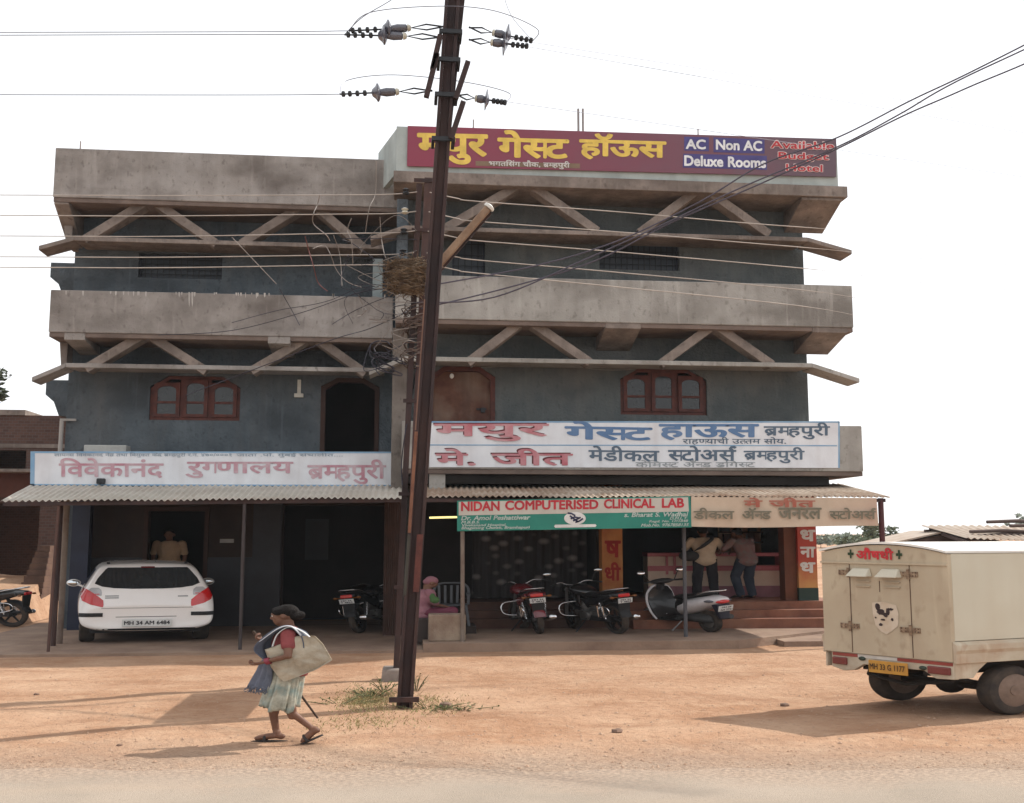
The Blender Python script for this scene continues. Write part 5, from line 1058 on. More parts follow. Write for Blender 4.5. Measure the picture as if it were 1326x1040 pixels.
for xs_ in (-0.24, 0.12):
    mb = MB(); vs = []
    for k in range(7): t = pi * k / 6; vs.append((xs_ + 0.115 * -cos(t), 0, 0))
    mb.hexa([V((xs_ - 0.13, yf - 0.085, 1.60)), V((xs_ + 0.13, yf - 0.085, 1.60)), V((xs_ + 0.13, yf, 1.60)), V((xs_ - 0.13, yf, 1.60)), V((xs_ - 0.10, yf - 0.02, 1.70)), V((xs_ + 0.10, yf - 0.02, 1.70)), V((xs_ + 0.10, yf, 1.70)), V((xs_ - 0.10, yf, 1.70))])
    v_ = mb.build('vent_hood', CREAMS, rear, bevel=0.018)
    for z_ in (1.535, 1.475): mb = MB(); mb.box(xs_ - 0.09, xs_ + 0.10, yf - 0.012, yf + 0.001, z_, z_ + 0.012); mb.build('louvre', CREAMV, rear)
mb = MB(); pts = [(-0.13, 1.29), (0.02, 1.305), (0.16, 1.27), (0.185, 1.17), (0.175, 1.03), (0.10, 0.965), (0.03, 0.915), (-0.04, 0.955), (-0.10, 1.02), (-0.125, 1.15)]
mb.poly([V((x, yf - 0.002, z)) for x, z in pts]); st = mb.build('torn_sticker', mat('torn_paper', (0.56, 0.47, 0.37), 0.8, col2=(0.48, 0.38, 0.28), scale=8), rear)
mb = MB(); random.seed(8)
for x, z, r, q in ((-0.06, 1.24, 0.035, 0.05), (-0.02, 1.18, 0.05, 0.035), (0.03, 1.15, 0.03, 0.03), (0.06, 1.19, 0.025, 0.05), (0.10, 1.22, 0.03, 0.015), (-0.09, 1.11, 0.012, 0.012), (0.11, 1.10, 0.016, 0.018), (-0.03, 1.03, 0.022, 0.018), (0.0, 1.09, 0.03, 0.012)):
    mb.poly([V((x + r * cos(t * pi / 6) * random.uniform(0.75, 1.2), yf - 0.005, z + q * sin(t * pi / 6) * random.uniform(0.75, 1.2))) for t in range(12)])
mb.build('print_remnant', mat('dark_print', (0.045, 0.028, 0.028), 0.8), st)
mb = MB(); decal('औषधी', mb, (-0.30, yf - 0.004, 1.81), (1, 0, 0), (0, 0, 1), 0.46, 0.145, 0.035); mb.build('lettering', mat('bright_red_letter', (0.55, 0.035, 0.045), 0.6), rear)
for xs_ in (-0.37, 0.225):
    mb = MB(); z_ = 1.875
    mb.poly([V((xs_ + a * 0.5, yf - 0.005, z_ + b)) for a, b in ((-0.022, -0.055), (0.022, -0.055), (0.022, -0.016), (0.075, -0.016), (0.075, 0.016), (0.022, 0.016), (0.022, 0.055), (-0.022, 0.055), (-0.022, 0.016), (-0.075, 0.016), (-0.075, -0.016), (-0.022, -0.016))]); mb.build('cross', mat('dark_green_cross', (0.03, 0.055, 0.025), 0.7), rear)
# tail: bumper, lamps, plate
mb = MB(); yb = RB_ + 0.02
mb.prism([V((x, yb, z)) for x, z in ((-0.70, zb_ - 0.003), (0.76, zb_ - 0.003), (0.76, 0.46), (0.55, 0.45), (0.42, 0.53), (-0.30, 0.53), (-0.42, 0.45), (-0.55, 0.43), (-0.70, 0.47))], (0, 0.05, 0)); bp = mb.build('bumper', mat('cream_chassis', (0.50, 0.44, 0.34), 0.6, col2=(0.38, 0.31, 0.23), scale=4), van, bevel=0.006)
for i, (a, b, m) in enumerate(((-0.68, -0.36, 'r'), (-0.36, 0.12, 'w'), (0.12, 0.75, 'r'))):
    mb = MB(); mb.box(a, b - 0.002, yb - 0.004, yb, zb_ - 0.05, zb_ - 0.012); mb.build('reflector_tape', mat('red_tape', (0.30, 0.06, 0.045), 0.5) if m == 'r' else mat('white_tape', (0.62, 0.58, 0.52), 0.5), bp)
for a, b in ((-0.67, -0.49), (0.48, 0.73)):
    mb = MB(); mb.box(a, b, yb - 0.025, yb, 0.505, 0.595); mb.build('tail_light', mat('dusty_red_lens', (0.17, 0.035, 0.03), 0.3, coat=0.3), van, bevel=0.012)
for xs_, z_ in ((-0.30, 0.60), (0.42, 0.56)): mb = MB(); mb.ell((xs_, yb - 0.01, z_), (0.045, 0.012, 0.025), 12, 6); mb.build('reflector', mat('green_dark', (0.03, 0.045, 0.03), 0.4), van, smooth=60)
mb = MB(); mb.box(-0.18, 0.28, yb - 0.05, yb - 0.035, 0.455, 0.60); np_ = mb.build('number_plate', mat('yellow_plate', (0.52, 0.27, 0.045), 0.6, col2=(0.42, 0.20, 0.04), scale=8), van, bevel=0.005)
mb = MB(); decal('MH 33 G 1177', mb, (-0.16, yb - 0.053, 0.495), (1, 0, 0), (0, 0, 1), 0.42, 0.07, 0.025); mb.build('lettering', mat('faded_ink', (0.10, 0.055, 0.025), 0.7), np_)
# chassis and running gear
mb = MB()
for s_ in (-1, 1): mb.box(s_ * 0.36 - 0.035, s_ * 0.36 + 0.035, RB_ + 0.1, 2.6, 0.46, 0.58)
mb.tube([(-0.62, 0, 0.29), (0.62, 0, 0.29)], 0.045, 10); mb.ell((0, 0, 0.30), (0.14, 0.13, 0.13), 12, 8)
for s_ in (-1, 1):
    mb.tube(smoothline([(s_ * 0.45, -0.5, 0.47), (s_ * 0.45, -0.2, 0.37), (s_ * 0.45, 0, 0.34), (s_ * 0.45, 0.3, 0.38), (s_ * 0.45, 0.55, 0.48)], 4), 0.028, 6)
mb.tube([(-0.5, RB_ + 0.25, 0.38), (0.0, RB_ + 0.22, 0.31), (0.5, RB_ + 0.25, 0.40)], 0.022, 6); mb.tube([(-0.5, RB_ + 0.25, 0.38), (-0.55, RB_ + 0.35, 0.52)], 0.02, 6)
mb.box(-0.6, 0.6, 0.5, 1.5, 0.42, 0.55)
mb.build('chassis', mat('dirty_black_steel', (0.03, 0.025, 0.022), 0.8), van)
VRIM = mat('dusty_tan_rim', (0.19, 0.135, 0.105), 0.7, col2=(0.12, 0.085, 0.065), scale=6)
for s_ in (-1, 1):
    wheel(van, (s_ * 0.64, 0, 0.285), 0.285, 0.17, VRIM, side=s_); wheel(van, (s_ * 0.62, 2.35, 0.285), 0.285, 0.17, VRIM, side=s_)
    xq = s_ * 0.775; mb = MB(); arc_ = [(0.42 * cos(pi * t / 12), 0.27 + 0.36 * sin(pi * t / 12)) for t in range(13)]
    outer = [V((xq, 0.58, zb_ - 0.022)), V((xq, -0.58, zb_ - 0.022)), V((xq, -0.80, zb_ - 0.022)), V((xq, -0.80, 0.46)), V((xq, -0.62, 0.46))] ; inner = [V((xq, -a, b)) for a, b in arc_]
    mb.prism([V((xq, y, z)) for y, z in ((RB_ + 0.02, zb_ - 0.022), (RB_ + 0.02, 0.47), (RB_ + 0.20, 0.47), (RB_ + 0.27, 0.56), (RB_ + 0.36, zb_ - 0.022))], (-s_ * 0.02, 0, 0)); mb.build('side_skirt', DUSTYV, van)
    mb = MB(); mb.prism([V((xq, y, z)) for y, z in ((0.40, zb_ - 0.022), (0.46, 0.50), (0.56, 0.44), (1.55, 0.44), (1.55, zb_ - 0.022))], (-s_ * 0.02, 0, 0)); mb.build('side_skirt', DUSTYV, van)
# cab (beyond the picture's edge)
mb = MB(); cabp = [(1.58, 0.45), (1.58, 1.70), (1.75, 1.76), (2.25, 1.74), (2.62, 1.15), (2.85, 1.02), (2.92, 0.5), (2.80, 0.40)]
mb.prism([V((-0.72, y, z)) for y, z in cabp], (1.44, 0, 0)); mb.build('cab', CREAMS, van, bevel=0.04)
for s_ in (-1, 1): mb = MB(); mb.prism([V((s_ * 0.722, y, z)) for y, z in ((1.72, 1.15), (1.72, 1.62), (2.2, 1.62), (2.52, 1.15))], (s_ * 0.004, 0, 0)); mb.build('side_window', CARGL, van)
mb = MB(); mb.hexa([V((-0.62, 2.60, 1.20)), V((0.62, 2.60, 1.20)), V((0.62, 2.61, 1.21)), V((-0.62, 2.61, 1.21)), V((-0.58, 2.30, 1.68)), V((0.58, 2.30, 1.68)), V((0.58, 2.31, 1.69)), V((-0.58, 2.31, 1.69))]); mb.build('windscreen', CARGL, van)

# ---- motorcycles
def motorcycle(label, loc, rot, paint, tailm, lean=7.0, plate=True, steer=12, mirrors=True):
    """standard commuter motorcycle on its side stand, leaning to its left"""
    t = thing('motorcycle', label, 'motorcycle', loc, 'motorcycles parked along the shops', rot)
    Lm = Matrix.Rotation(radians(-lean), 4, 'Y'); St = Matrix.Translation((0, 0.52, 0)) @ Matrix.Rotation(radians(steer), 4, 'Z') @ Matrix.Translation((0, -0.52, 0))
    def W(par, y, M, nm):
        tmp = MB(M); c = V((0, y, 0.30)); h = 0.045
        tmp.lathe(c, (1, 0, 0), [(-h * .8, 0.215), (-h, 0.25), (-h * 0.8, 0.285), (0, 0.302), (h * 0.8, 0.285), (h, 0.25), (h * .8, 0.215)], 30, False); w_ = tmp.build('wheel', RUBBER, par, smooth=40)
        r = MB(M); r.torus(c, (1, 0, 0), 0.215, 0.016, 30, 6); r.lathe(c, (1, 0, 0), [(-0.06, 0.02), (-0.06, 0.06), (0.06, 0.06), (0.06, 0.02)], 14)
        for k in range(5):
            a = 2 * pi * k / 5 + 0.3
            for da in (-0.12, 0.12): r.beam(c + V((0, cos(a + da), sin(a + da))) * 0.05, c + V((0, cos(a), sin(a))) * 0.21, 0.025, 0.018, (1, 0, 0))
        r.build('rim', BLACKM if paint is BLACKP else STEEL, w_, smooth=40)
    W(t, -0.63, Lm, 'wheel'); W(t, 0.63, Lm @ St, 'wheel')
    def B(nm, m, fn, M=Lm, smooth=45, bevel=0.0, par=None):
        mb = MB(M); fn(mb); return mb.build(nm, m, par or t, smooth=smooth, bevel=bevel)
    B('frame', BLACKM, lambda b: (b.tube([(0, 0.50, 0.80), (0, 0.30, 0.78), (0, -0.2, 0.72), (0, -0.75, 0.78)], 0.025, 8), b.tube([(0, 0.48, 0.78), (0, 0.34, 0.40), (0, 0.0, 0.26), (0, -0.3, 0.34)], 0.022, 8),
        [b.tube([(s * 0.10, -0.15, 0.33), (s * 0.10, -0.63, 0.30)], 0.022, 8) for s in (-1, 1)], [b.tube([(s * 0.10, -0.60, 0.32), (s * 0.11, -0.48, 0.68)], 0.03, 8) for s in (-1, 1)], b.tube([(-0.12, 0.0, 0.26), (-0.28, 0.05, 0.02)], 0.012, 6)))
    B('engine', mat('engine_alloy', (0.14, 0.135, 0.13), 0.45, metal=0.6), lambda b: (b.box(-0.12, 0.12, -0.18, 0.16, 0.28, 0.45), b.lathe((0, 0.06, 0.42), (0, 0.35, 1), [(0, 0.09), (0.02, 0.105), (0.05, 0.09), (0.07, 0.105), (0.10, 0.09), (0.12, 0.105), (0.15, 0.09), (0.17, 0.10), (0.22, 0.07)], 14), b.lathe((0.12, -0.08, 0.36), (1, 0, 0), [(0, 0.10), (0.04, 0.09), (0.05, 0.03)], 16), b.lathe((-0.12, -0.08, 0.36), (-1, 0, 0), [(0, 0.10), (0.04, 0.09), (0.05, 0.03)], 16)), bevel=0.015)
    B('fuel_tank', paint, lambda b: b.loft([[V((w * cos(2 * pi * j / 16), y, z + h * sin(2 * pi * j / 16))) for j in range(16)] for y, w, h, z in ((0.42, 0.05, 0.04, 0.86), (0.38, 0.12, 0.09, 0.87), (0.25, 0.16, 0.12, 0.87), (0.10, 0.15, 0.115, 0.85), (-0.02, 0.11, 0.09, 0.82), (-0.08, 0.06, 0.05, 0.80))]), smooth=60)
    B('seat', BLACKM, lambda b: b.loft([[V((w * cos(2 * pi * j / 14), y, z + h * sin(2 * pi * j / 14))) for j in range(14)] for y, w, h, z in ((-0.02, 0.07, 0.03, 0.80), (-0.10, 0.12, 0.045, 0.79), (-0.30, 0.14, 0.05, 0.79), (-0.50, 0.13, 0.05, 0.83), (-0.72, 0.11, 0.045, 0.85), (-0.80, 0.07, 0.03, 0.855))]), smooth=60)
    B('side_cover', paint, lambda b: [b.prism([V((s * 0.115, y, z)) for y, z in ((0.0, 0.70), (-0.30, 0.74), (-0.82, 0.84), (-0.86, 0.78), (-0.45, 0.62), (-0.15, 0.52))], (s * 0.03, 0, 0)) for s in (-1, 1)], bevel=0.012)
    tf = B('tail_cowl', tailm, lambda b: b.loft([[V((w * cos(2 * pi * j / 12), y, z + h * sin(2 * pi * j / 12))) for j in range(12)] for y, w, h, z in ((-0.55, 0.13, 0.07, 0.78), (-0.80, 0.12, 0.07, 0.81), (-0.93, 0.10, 0.055, 0.81), (-0.95, 0.085, 0.045, 0.805))]), smooth=60)
    B('tail_light', REDLENS, lambda b: b.box(-0.085, 0.085, -0.975, -0.94, 0.765, 0.835), bevel=0.015)
    B('rear_mudguard', BLACKM if tailm is BLACKP else tailm, lambda b: b.loft([[V((x, y - 0.63, z + 0.30)) for x, y, z in [(xx_, -R_ * sin(a), R_ * cos(a)) for xx_, R_ in ((-0.08, 0.32), (-0.05, 0.345), (0.05, 0.345), (0.08, 0.32))]] for a in [0.1 + 0.16 * k for k in range(9)]], closed=False))
    B('rear_mudguard', BLACKM, lambda b: b.hexa([V((-0.075, -0.90, 0.42)), V((0.075, -0.90, 0.42)), V((0.075, -0.88, 0.42)), V((-0.075, -0.88, 0.42)), V((-0.09, -0.95, 0.76)), V((0.09, -0.95, 0.76)), V((0.09, -0.92, 0.76)), V((-0.09, -0.92, 0.76))]))
    if plate:
        pl = B('number_plate', PLATE, lambda b: b.hexa([V((-0.105, -0.965, 0.65)), V((0.105, -0.965, 0.65)), V((0.105, -0.955, 0.65)), V((-0.105, -0.955, 0.65)), V((-0.105, -0.985, 0.745)), V((0.105, -0.985, 0.745)), V((0.105, -0.975, 0.745)), V((-0.105, -0.975, 0.745))]))
        B('lettering', INK, lambda b: (decal('MH 34', b, (-0.075, -0.9815, 0.70), (1, 0, 0), (0, -0.206, 0.978), 0.15, 0.030, 0.03), decal('T 4823', b, (-0.085, -0.9725, 0.66), (1, 0, 0), (0, -0.206, 0.978), 0.17, 0.032, 0.03)), smooth=None, par=pl)
    for s in (-1, 1): B('indicator', mat('amber_lens', (0.20, 0.07, 0.015), 0.25, coat=0.3), lambda b: (b.tube([(s * 0.08, -0.92, 0.77), (s * 0.15, -0.93, 0.77)], 0.01, 6), b.ell((s * 0.17, -0.935, 0.77), (0.035, 0.03, 0.025), 10, 6)))
    B('grab_rail', CHROME, lambda b: b.tube(smoothline([(-0.14, -0.50, 0.84), (-0.15, -0.72, 0.90), (-0.11, -0.90, 0.93), (0, -0.95, 0.935), (0.11, -0.90, 0.93), (0.15, -0.72, 0.90), (0.14, -0.50, 0.84)], 5), 0.013, 8), smooth=60)
    B('exhaust', CHROME, lambda b: (b.tube(smoothline([(0.06, 0.14, 0.46), (0.10, 0.24, 0.32), (0.14, 0.0, 0.22), (0.16, -0.35, 0.25)], 4), 0.022, 8), b.lathe((0.16, -0.33, 0.25), (0.02, -1, 0.17), [(0, 0.025), (0.05, 0.05), (0.45, 0.058), (0.58, 0.05), (0.60, 0.02)], 14)), smooth=50)
    for s in (-1, 1): B('leg_guard', CHROME, lambda b: b.tube(smoothline([(s * 0.05, 0.32, 0.62), (s * 0.25, 0.36, 0.60), (s * 0.31, 0.36, 0.48), (s * 0.26, 0.34, 0.36), (s * 0.06, 0.28, 0.32)], 5), 0.014, 8), smooth=60)
    B('saree_guard', CHROME, lambda b: [b.tube(smoothline([(-0.17, -0.28, 0.58), (-0.19, -0.45, 0.60), (-0.19, -0.75, 0.58), (-0.18, -0.80, 0.45), (-0.18, -0.55, 0.36)], 4), 0.010, 6), b.tube([(-0.18, -0.5, 0.60), (-0.18, -0.5, 0.36)], 0.008, 6), b.tube([(-0.18, -0.65, 0.60), (-0.18, -0.65, 0.40)], 0.008, 6)], smooth=60)
    for s in (-1, 1): B('shock_absorber', CHROME, lambda b: (b.tube([(s * 0.13, -0.60, 0.32), (s * 0.13, -0.48, 0.68)], 0.014, 8), [b.torus((s * 0.13, -0.60 + 0.012 * k * 1.0, 0.36 + 0.036 * k * 1.0), (0, 0.32, 0.95), 0.032, 0.008, 12, 5) for k in range(8)]), smooth=60)
    for s in (-1, 1): B('footrest', BLACKM, lambda b: b.tube([(s * 0.10, -0.1, 0.30), (s * 0.27, -0.12, 0.30)], 0.018, 8))
    M2 = Lm @ St
    B('fork', STEEL, lambda b: [b.tube([(s * 0.085, 0.63, 0.30), (s * 0.085, 0.50, 0.66), (s * 0.085, 0.42, 0.90)], [0.026, 0.024, 0.017], 8) for s in (-1, 1)], M2)
    B('front_mudguard', paint, lambda b: b.loft([[V((x, y + 0.63, z + 0.30)) for x, y, z in [(xx_, R_ * sin(a), R_ * cos(a)) for xx_, R_ in ((-0.065, 0.32), (-0.04, 0.34), (0.04, 0.34), (0.065, 0.32))]] for a in [-1.1 + 0.17 * k for k in range(11)]], closed=False), M2)
    B('headlamp', paint, lambda b: b.lathe((0, 0.50, 0.84), (0, 1, -0.1), [(-0.06, 0.04), (0, 0.095), (0.07, 0.11), (0.09, 0.10), (0.095, 0.01)], 18), M2)
    hb = B('handlebar', CHROME, lambda b: b.tube(smoothline([(-0.36, 0.22, 0.98), (-0.20, 0.34, 1.03), (-0.06, 0.40, 0.96), (0.06, 0.40, 0.96), (0.20, 0.34, 1.03), (0.36, 0.22, 0.98)], 5), 0.012, 8), M2, 60)
    for s in (-1, 1):
        B('grip', BLACKM, lambda b: b.tube([(s * 0.37, 0.20, 0.98), (s * 0.27, 0.29, 1.01)], 0.019, 8), M2, par=hb)
        if not mirrors: continue
        mi = B('mirror', BLACKM, lambda b: (b.tube([(s * 0.25, 0.30, 1.02), (s * 0.33, 0.30, 1.20)], 0.007, 6), b.ell((s * 0.37, 0.30, 1.23), (0.07, 0.022, 0.045), 14, 8)), M2, 60)
        B('mirror_glass', mat('mirror_glass', (0.6, 0.65, 0.68), 0.03, metal=1.0), lambda b: b.ell((s * 0.37, 0.288, 1.23), (0.058, 0.014, 0.036), 12, 6), M2, 60, par=mi)
    B('chain_cover', BLACKM, lambda b: b.box(-0.13, -0.105, -0.70, -0.05, 0.26, 0.37), bevel=0.02)
    return t
REDPT = mat('dark_red_paint', (0.15, 0.012, 0.018), 0.25, coat=0.5, spec=0.5)
def mloc(px, py, z): p = gr(px, py, z); return (p.x, p.y, z)
# location = middle between the wheels; the photo gives the rear tyre's contact point
def place_rear(px, py, z, rot, back=0.63):
    p = gr(px, py, z); return (p.x + S * back * -sin(rot), p.y + back * cos(rot), z)
motorcycle('black motorcycle parked in shade beside the brown pole, pale rear plate turned left', place_rear(466, 820, 0.05, radians(-17)), radians(-17), BLACKP, BLACKP, mirrors=False)
motorcycle('dark red motorcycle with red tail parked before the clinic steps', place_rear(699, 821, 0.16, radians(5)), radians(5), REDPT, REDPT, steer=18, mirrors=False)
motorcycle('black motorcycle with red tail light parked left of the white scooter', place_rear(801, 821, 0.16, radians(22)), radians(22), BLACKP, BLACKP, steer=-10)
motorcycle('dark motorcycle cut off by the left edge beyond the awning', place_rear(16, 812, 0.0, radians(64)), radians(64), BLACKP, BLACKP, plate=False)

# ---- white scooter
rs = radians(27)
sct = thing('scooter', 'white and black scooter leaning on its stand before the pharmacy steps', 'scooter', place_rear(922, 819, 0.16, rs, 0.60), rot=rs)
Lm = Matrix.Rotation(radians(-6), 4, 'Y')
def B(nm, m, fn, smooth=50, bevel=0.0, par=None, M=None):
    mb = MB(M or Lm); fn(mb); return mb.build(nm, m, par or sct, smooth=smooth, bevel=bevel)
def ringe(y, w, h, z, n=16, p=1.0): return [V((w * cos(2 * pi * j / n), y, z + h * sin(2 * pi * j / n))) for j in range(n)]
SCW = mat('white_scooter_paint', (0.66, 0.64, 0.66), 0.3, spec=0.5, coat=0.5)
for y in (-0.60, 0.62):
    w_ = B('wheel', RUBBER, lambda b: b.lathe((0, y, 0.225), (1, 0, 0), [(-0.04, 0.13), (-0.055, 0.18), (-0.04, 0.215), (0, 0.225), (0.04, 0.215), (0.055, 0.18), (0.04, 0.13)], 26, False))
    B('rim', STEEL, lambda b: b.lathe((0, y, 0.225), (1, 0, 0), [(-0.045, 0.02), (-0.045, 0.07), (-0.03, 0.132), (0.03, 0.132), (0.045, 0.07), (0.045, 0.02)], 18), par=w_)
B('rear_body', SCW, lambda b: b.loft([ringe(*a) for a in ((-0.02, 0.10, 0.09, 0.44), (-0.10, 0.16, 0.15, 0.48), (-0.30, 0.20, 0.17, 0.53), (-0.55, 0.21, 0.155, 0.60), (-0.78, 0.19, 0.12, 0.66), (-0.92, 0.13, 0.08, 0.68), (-0.96, 0.07, 0.04, 0.68))]), 60)
B('tail_light', REDLENS, lambda b: b.loft([ringe(*a, n=14) for a in ((-0.88, 0.13, 0.055, 0.655), (-0.955, 0.105, 0.042, 0.655), (-0.975, 0.07, 0.025, 0.655))]), 60)
for s in (-1, 1): B('indicator', mat('smoked_lens', (0.12, 0.12, 0.14), 0.15, coat=0.5), lambda b: b.ell((s * 0.15, -0.82, 0.665), (0.05, 0.10, 0.03), 12, 8), 60)
B('seat', BLACKM, lambda b: b.loft([ringe(*a) for a in ((0.05, 0.08, 0.03, 0.70), (-0.03, 0.14, 0.055, 0.71), (-0.30, 0.17, 0.06, 0.73), (-0.55, 0.16, 0.055, 0.77), (-0.72, 0.11, 0.04, 0.79), (-0.76, 0.06, 0.02, 0.79))]), 60)
B('seat_base', BLACKM, lambda b: b.loft([ringe(*a) for a in ((0.02, 0.10, 0.14, 0.52), (-0.05, 0.15, 0.16, 0.54), (-0.25, 0.17, 0.12, 0.60))]), 60)
B('grab_rail', CHROME, lambda b: b.tube(smoothline([(-0.15, -0.60, 0.80), (-0.15, -0.80, 0.86), (-0.07, -0.93, 0.875), (0.07, -0.93, 0.875), (0.15, -0.80, 0.86), (0.15, -0.60, 0.80)], 5), 0.017, 8), 60)
B('leg_shield', mat('black_gloss', (0.014, 0.014, 0.016), 0.3, coat=0.4), lambda b: b.loft([[V((x * w, y + 0.06 * (1 - x * x), z)) for x in (-1, -0.75, -0.4, 0, 0.4, 0.75, 1)] + [V((x * w, y - 0.025 + 0.03 * (1 - x * x), z)) for x in (1, 0.75, 0.4, 0, -0.4, -0.75, -1)] for y, w, z in ((0.33, 0.20, 0.25), (0.40, 0.23, 0.40), (0.46, 0.23, 0.60), (0.47, 0.20, 0.78), (0.45, 0.12, 0.90))]), 50)
B('shield_edge', SCW, lambda b: b.tube(smoothline([(-0.20, 0.34, 0.24), (-0.235, 0.41, 0.40), (-0.235, 0.47, 0.60), (-0.205, 0.48, 0.78), (-0.12, 0.46, 0.91), (0, 0.47, 0.95), (0.12, 0.46, 0.91), (0.205, 0.48, 0.78), (0.235, 0.47, 0.60), (0.235, 0.41, 0.40), (0.20, 0.34, 0.24)], 5), 0.02, 8), 60)
B('floorboard', BLACKM, lambda b: b.box(-0.17, 0.17, -0.06, 0.38, 0.22, 0.28), bevel=0.02)
B('engine', mat('engine_dark', (0.05, 0.05, 0.05), 0.6), lambda b: (b.loft([ringe(*a) for a in ((0.0, 0.12, 0.07, 0.27), (-0.3, 0.15, 0.10, 0.30), (-0.62, 0.14, 0.10, 0.28), (-0.72, 0.08, 0.06, 0.27))]), b.tube([(0.14, -0.2, 0.26), (0.17, -0.45, 0.27), (0.17, -0.85, 0.32)], [0.03, 0.06, 0.05], 12)), 50)
B('front_mudguard', SCW, lambda b: b.loft([[V((x, y + 0.62, z + 0.225)) for x, y, z in [(xx_, R_ * sin(a), R_ * cos(a)) for xx_, R_ in ((-0.08, 0.24), (-0.05, 0.27), (0.05, 0.27), (0.08, 0.24))]] for a in [-1.2 + 0.2 * k for k in range(13)]], closed=False), 60)
B('handlebar_cowl', BLACKM, lambda b: (b.tube([(0, 0.45, 0.85), (0, 0.40, 1.02)], 0.06, 10), b.loft([[V((x, 0.38 + 0.06 * cos(2 * pi * j / 12) * r, 1.02 + 0.055 * sin(2 * pi * j / 12) * r)) for j in range(12)] for x, r in ((-0.20, 0.4), (-0.12, 0.9), (0, 1.1), (0.12, 0.9), (0.20, 0.4))])), 60)
for s in (-1, 1):
    B('grip', BLACKM, lambda b: b.tube([(s * 0.19, 0.38, 1.02), (s * 0.36, 0.32, 1.02)], 0.02, 8))
    mi = B('mirror', BLACKM, lambda b: (b.tube([(s * 0.22, 0.37, 1.04), (s * 0.30, 0.38, 1.20)], 0.008, 6), b.ell((s * 0.34, 0.38, 1.23), (0.075, 0.025, 0.05), 14, 8)), 60)
    B('mirror_glass', mat('bright_mirror', (0.92, 0.93, 0.95), 0.02, metal=1.0), lambda b: b.ell((s * 0.34, 0.362, 1.232), (0.064, 0.016, 0.041), 12, 6, Matrix.Rotation(radians(-12), 3, 'X')), 60, par=mi)
pl = B('number_plate', PLATE, lambda b: b.hexa([V((-0.12, -0.965, 0.46)), V((0.12, -0.965, 0.46)), V((0.12, -0.955, 0.46)), V((-0.12, -0.955, 0.46)), V((-0.12, -1.0, 0.575)), V((0.12, -1.0, 0.575)), V((0.12, -0.99, 0.575)), V((-0.12, -0.99, 0.575))]), None)
B('lettering', INK, lambda b: (decal('MH 34', b, (-0.08, -0.9955, 0.53), (1, 0, 0), (0, -0.29, 0.957), 0.16, 0.033, 0.03), decal('AA 2751', b, (-0.10, -0.9815, 0.476), (1, 0, 0), (0, -0.29, 0.957), 0.20, 0.036, 0.03)), None, par=pl)
B('rear_mudguard', mat('dark_blue_plastic', (0.018, 0.02, 0.035), 0.5), lambda b: b.hexa([V((-0.08, -0.94, 0.30)), V((0.08, -0.94, 0.30)), V((0.08, -0.9, 0.30)), V((-0.08, -0.9, 0.30)), V((-0.11, -0.95, 0.60)), V((0.11, -0.95, 0.60)), V((0.11, -0.8, 0.60)), V((-0.11, -0.8, 0.60))]), None, bevel=0.015)
B('side_stand', STEEL, lambda b: b.tube([(-0.1, -0.1, 0.22), (-0.24, -0.02, 0.02)], 0.012, 6))
# ------------------------------------------------------------------ people (local: x right, y forward, z up)
def remeshed(mb, voxel=0.009, smooth=4, jitter=0.0):
    me = bpy.data.meshes.new('t'); me.from_pydata([tuple(p) for p in mb.v], [], mb.f); me.validate()
    bm = bmesh.new(); bm.from_mesh(me); bmesh.ops.recalc_face_normals(bm, faces=bm.faces); bm.to_mesh(me); bm.free()
    o = bpy.data.objects.new('t', me); COL.objects.link(o)
    m = o.modifiers.new('r', 'REMESH'); m.mode = 'VOXEL'; m.voxel_size = voxel
    m = o.modifiers.new('s', 'SMOOTH'); m.iterations = smooth; m.factor = 0.5
    dg = bpy.context.evaluated_depsgraph_get(); r = bpy.data.meshes.new_from_object(o.evaluated_get(dg)); bpy.data.objects.remove(o); bpy.data.meshes.remove(me)
    if jitter:
        for v in r.vertices:
            c = v.co; v.co = c + v.normal * (jitter * mnoise.noise(V((c.x * 14, c.y * 14, c.z * 5))) + jitter * 0.6 * mnoise.noise(V((c.x * 30, c.y * 30, c.z * 22))))
    return r
def limb(mb, pts, rs, n=12):
    pts = [V(p) for p in pts]
    P_ = []; R_ = []
    for i in range(len(pts) - 1):
        for k in range(3): t = k / 3; P_.append(pts[i].lerp(pts[i + 1], t)); R_.append(rs[i] * (1 - t) + rs[i + 1] * t)
    P_.append(pts[-1]); R_.append(rs[-1]); mb.tube(P_, R_, n)
    for p, r in zip(pts, rs): mb.ell(p, (r * 0.98, r * 0.98, r * 0.98), 12, 8)
def torso(mb, J, g=0.0, w=1.0):
    lat = (V(J['shR']) - V(J['shL'])).normalized(); lat2 = (V(J['hipR']) - V(J['hipL'])).normalized()
    P_, C_, N_ = V(J['pelvis']), V(J['chest']), V(J['neck']); ln = (lat + lat2).normalized(); fw = V((0, 0, 1)).cross(ln)
    prof = [(P_ - V((0, 0, 0.09)), 0.125, 0.10), (P_, 0.155, 0.115), (P_.lerp(C_, 0.4), 0.132, 0.10), (P_.lerp(C_, 0.75), 0.15, 0.108), (C_, 0.162, 0.112), (C_.lerp(N_, 0.45), 0.155, 0.10), (C_.lerp(N_, 0.75), 0.12, 0.08), (N_, 0.058, 0.058)]
    mb.loft([[c + ln * ((a * w + g) * cos(2 * pi * j / 18)) + fw * ((b * w + g) * sin(2 * pi * j / 18)) for j in range(18)] for c, a, b in prof])
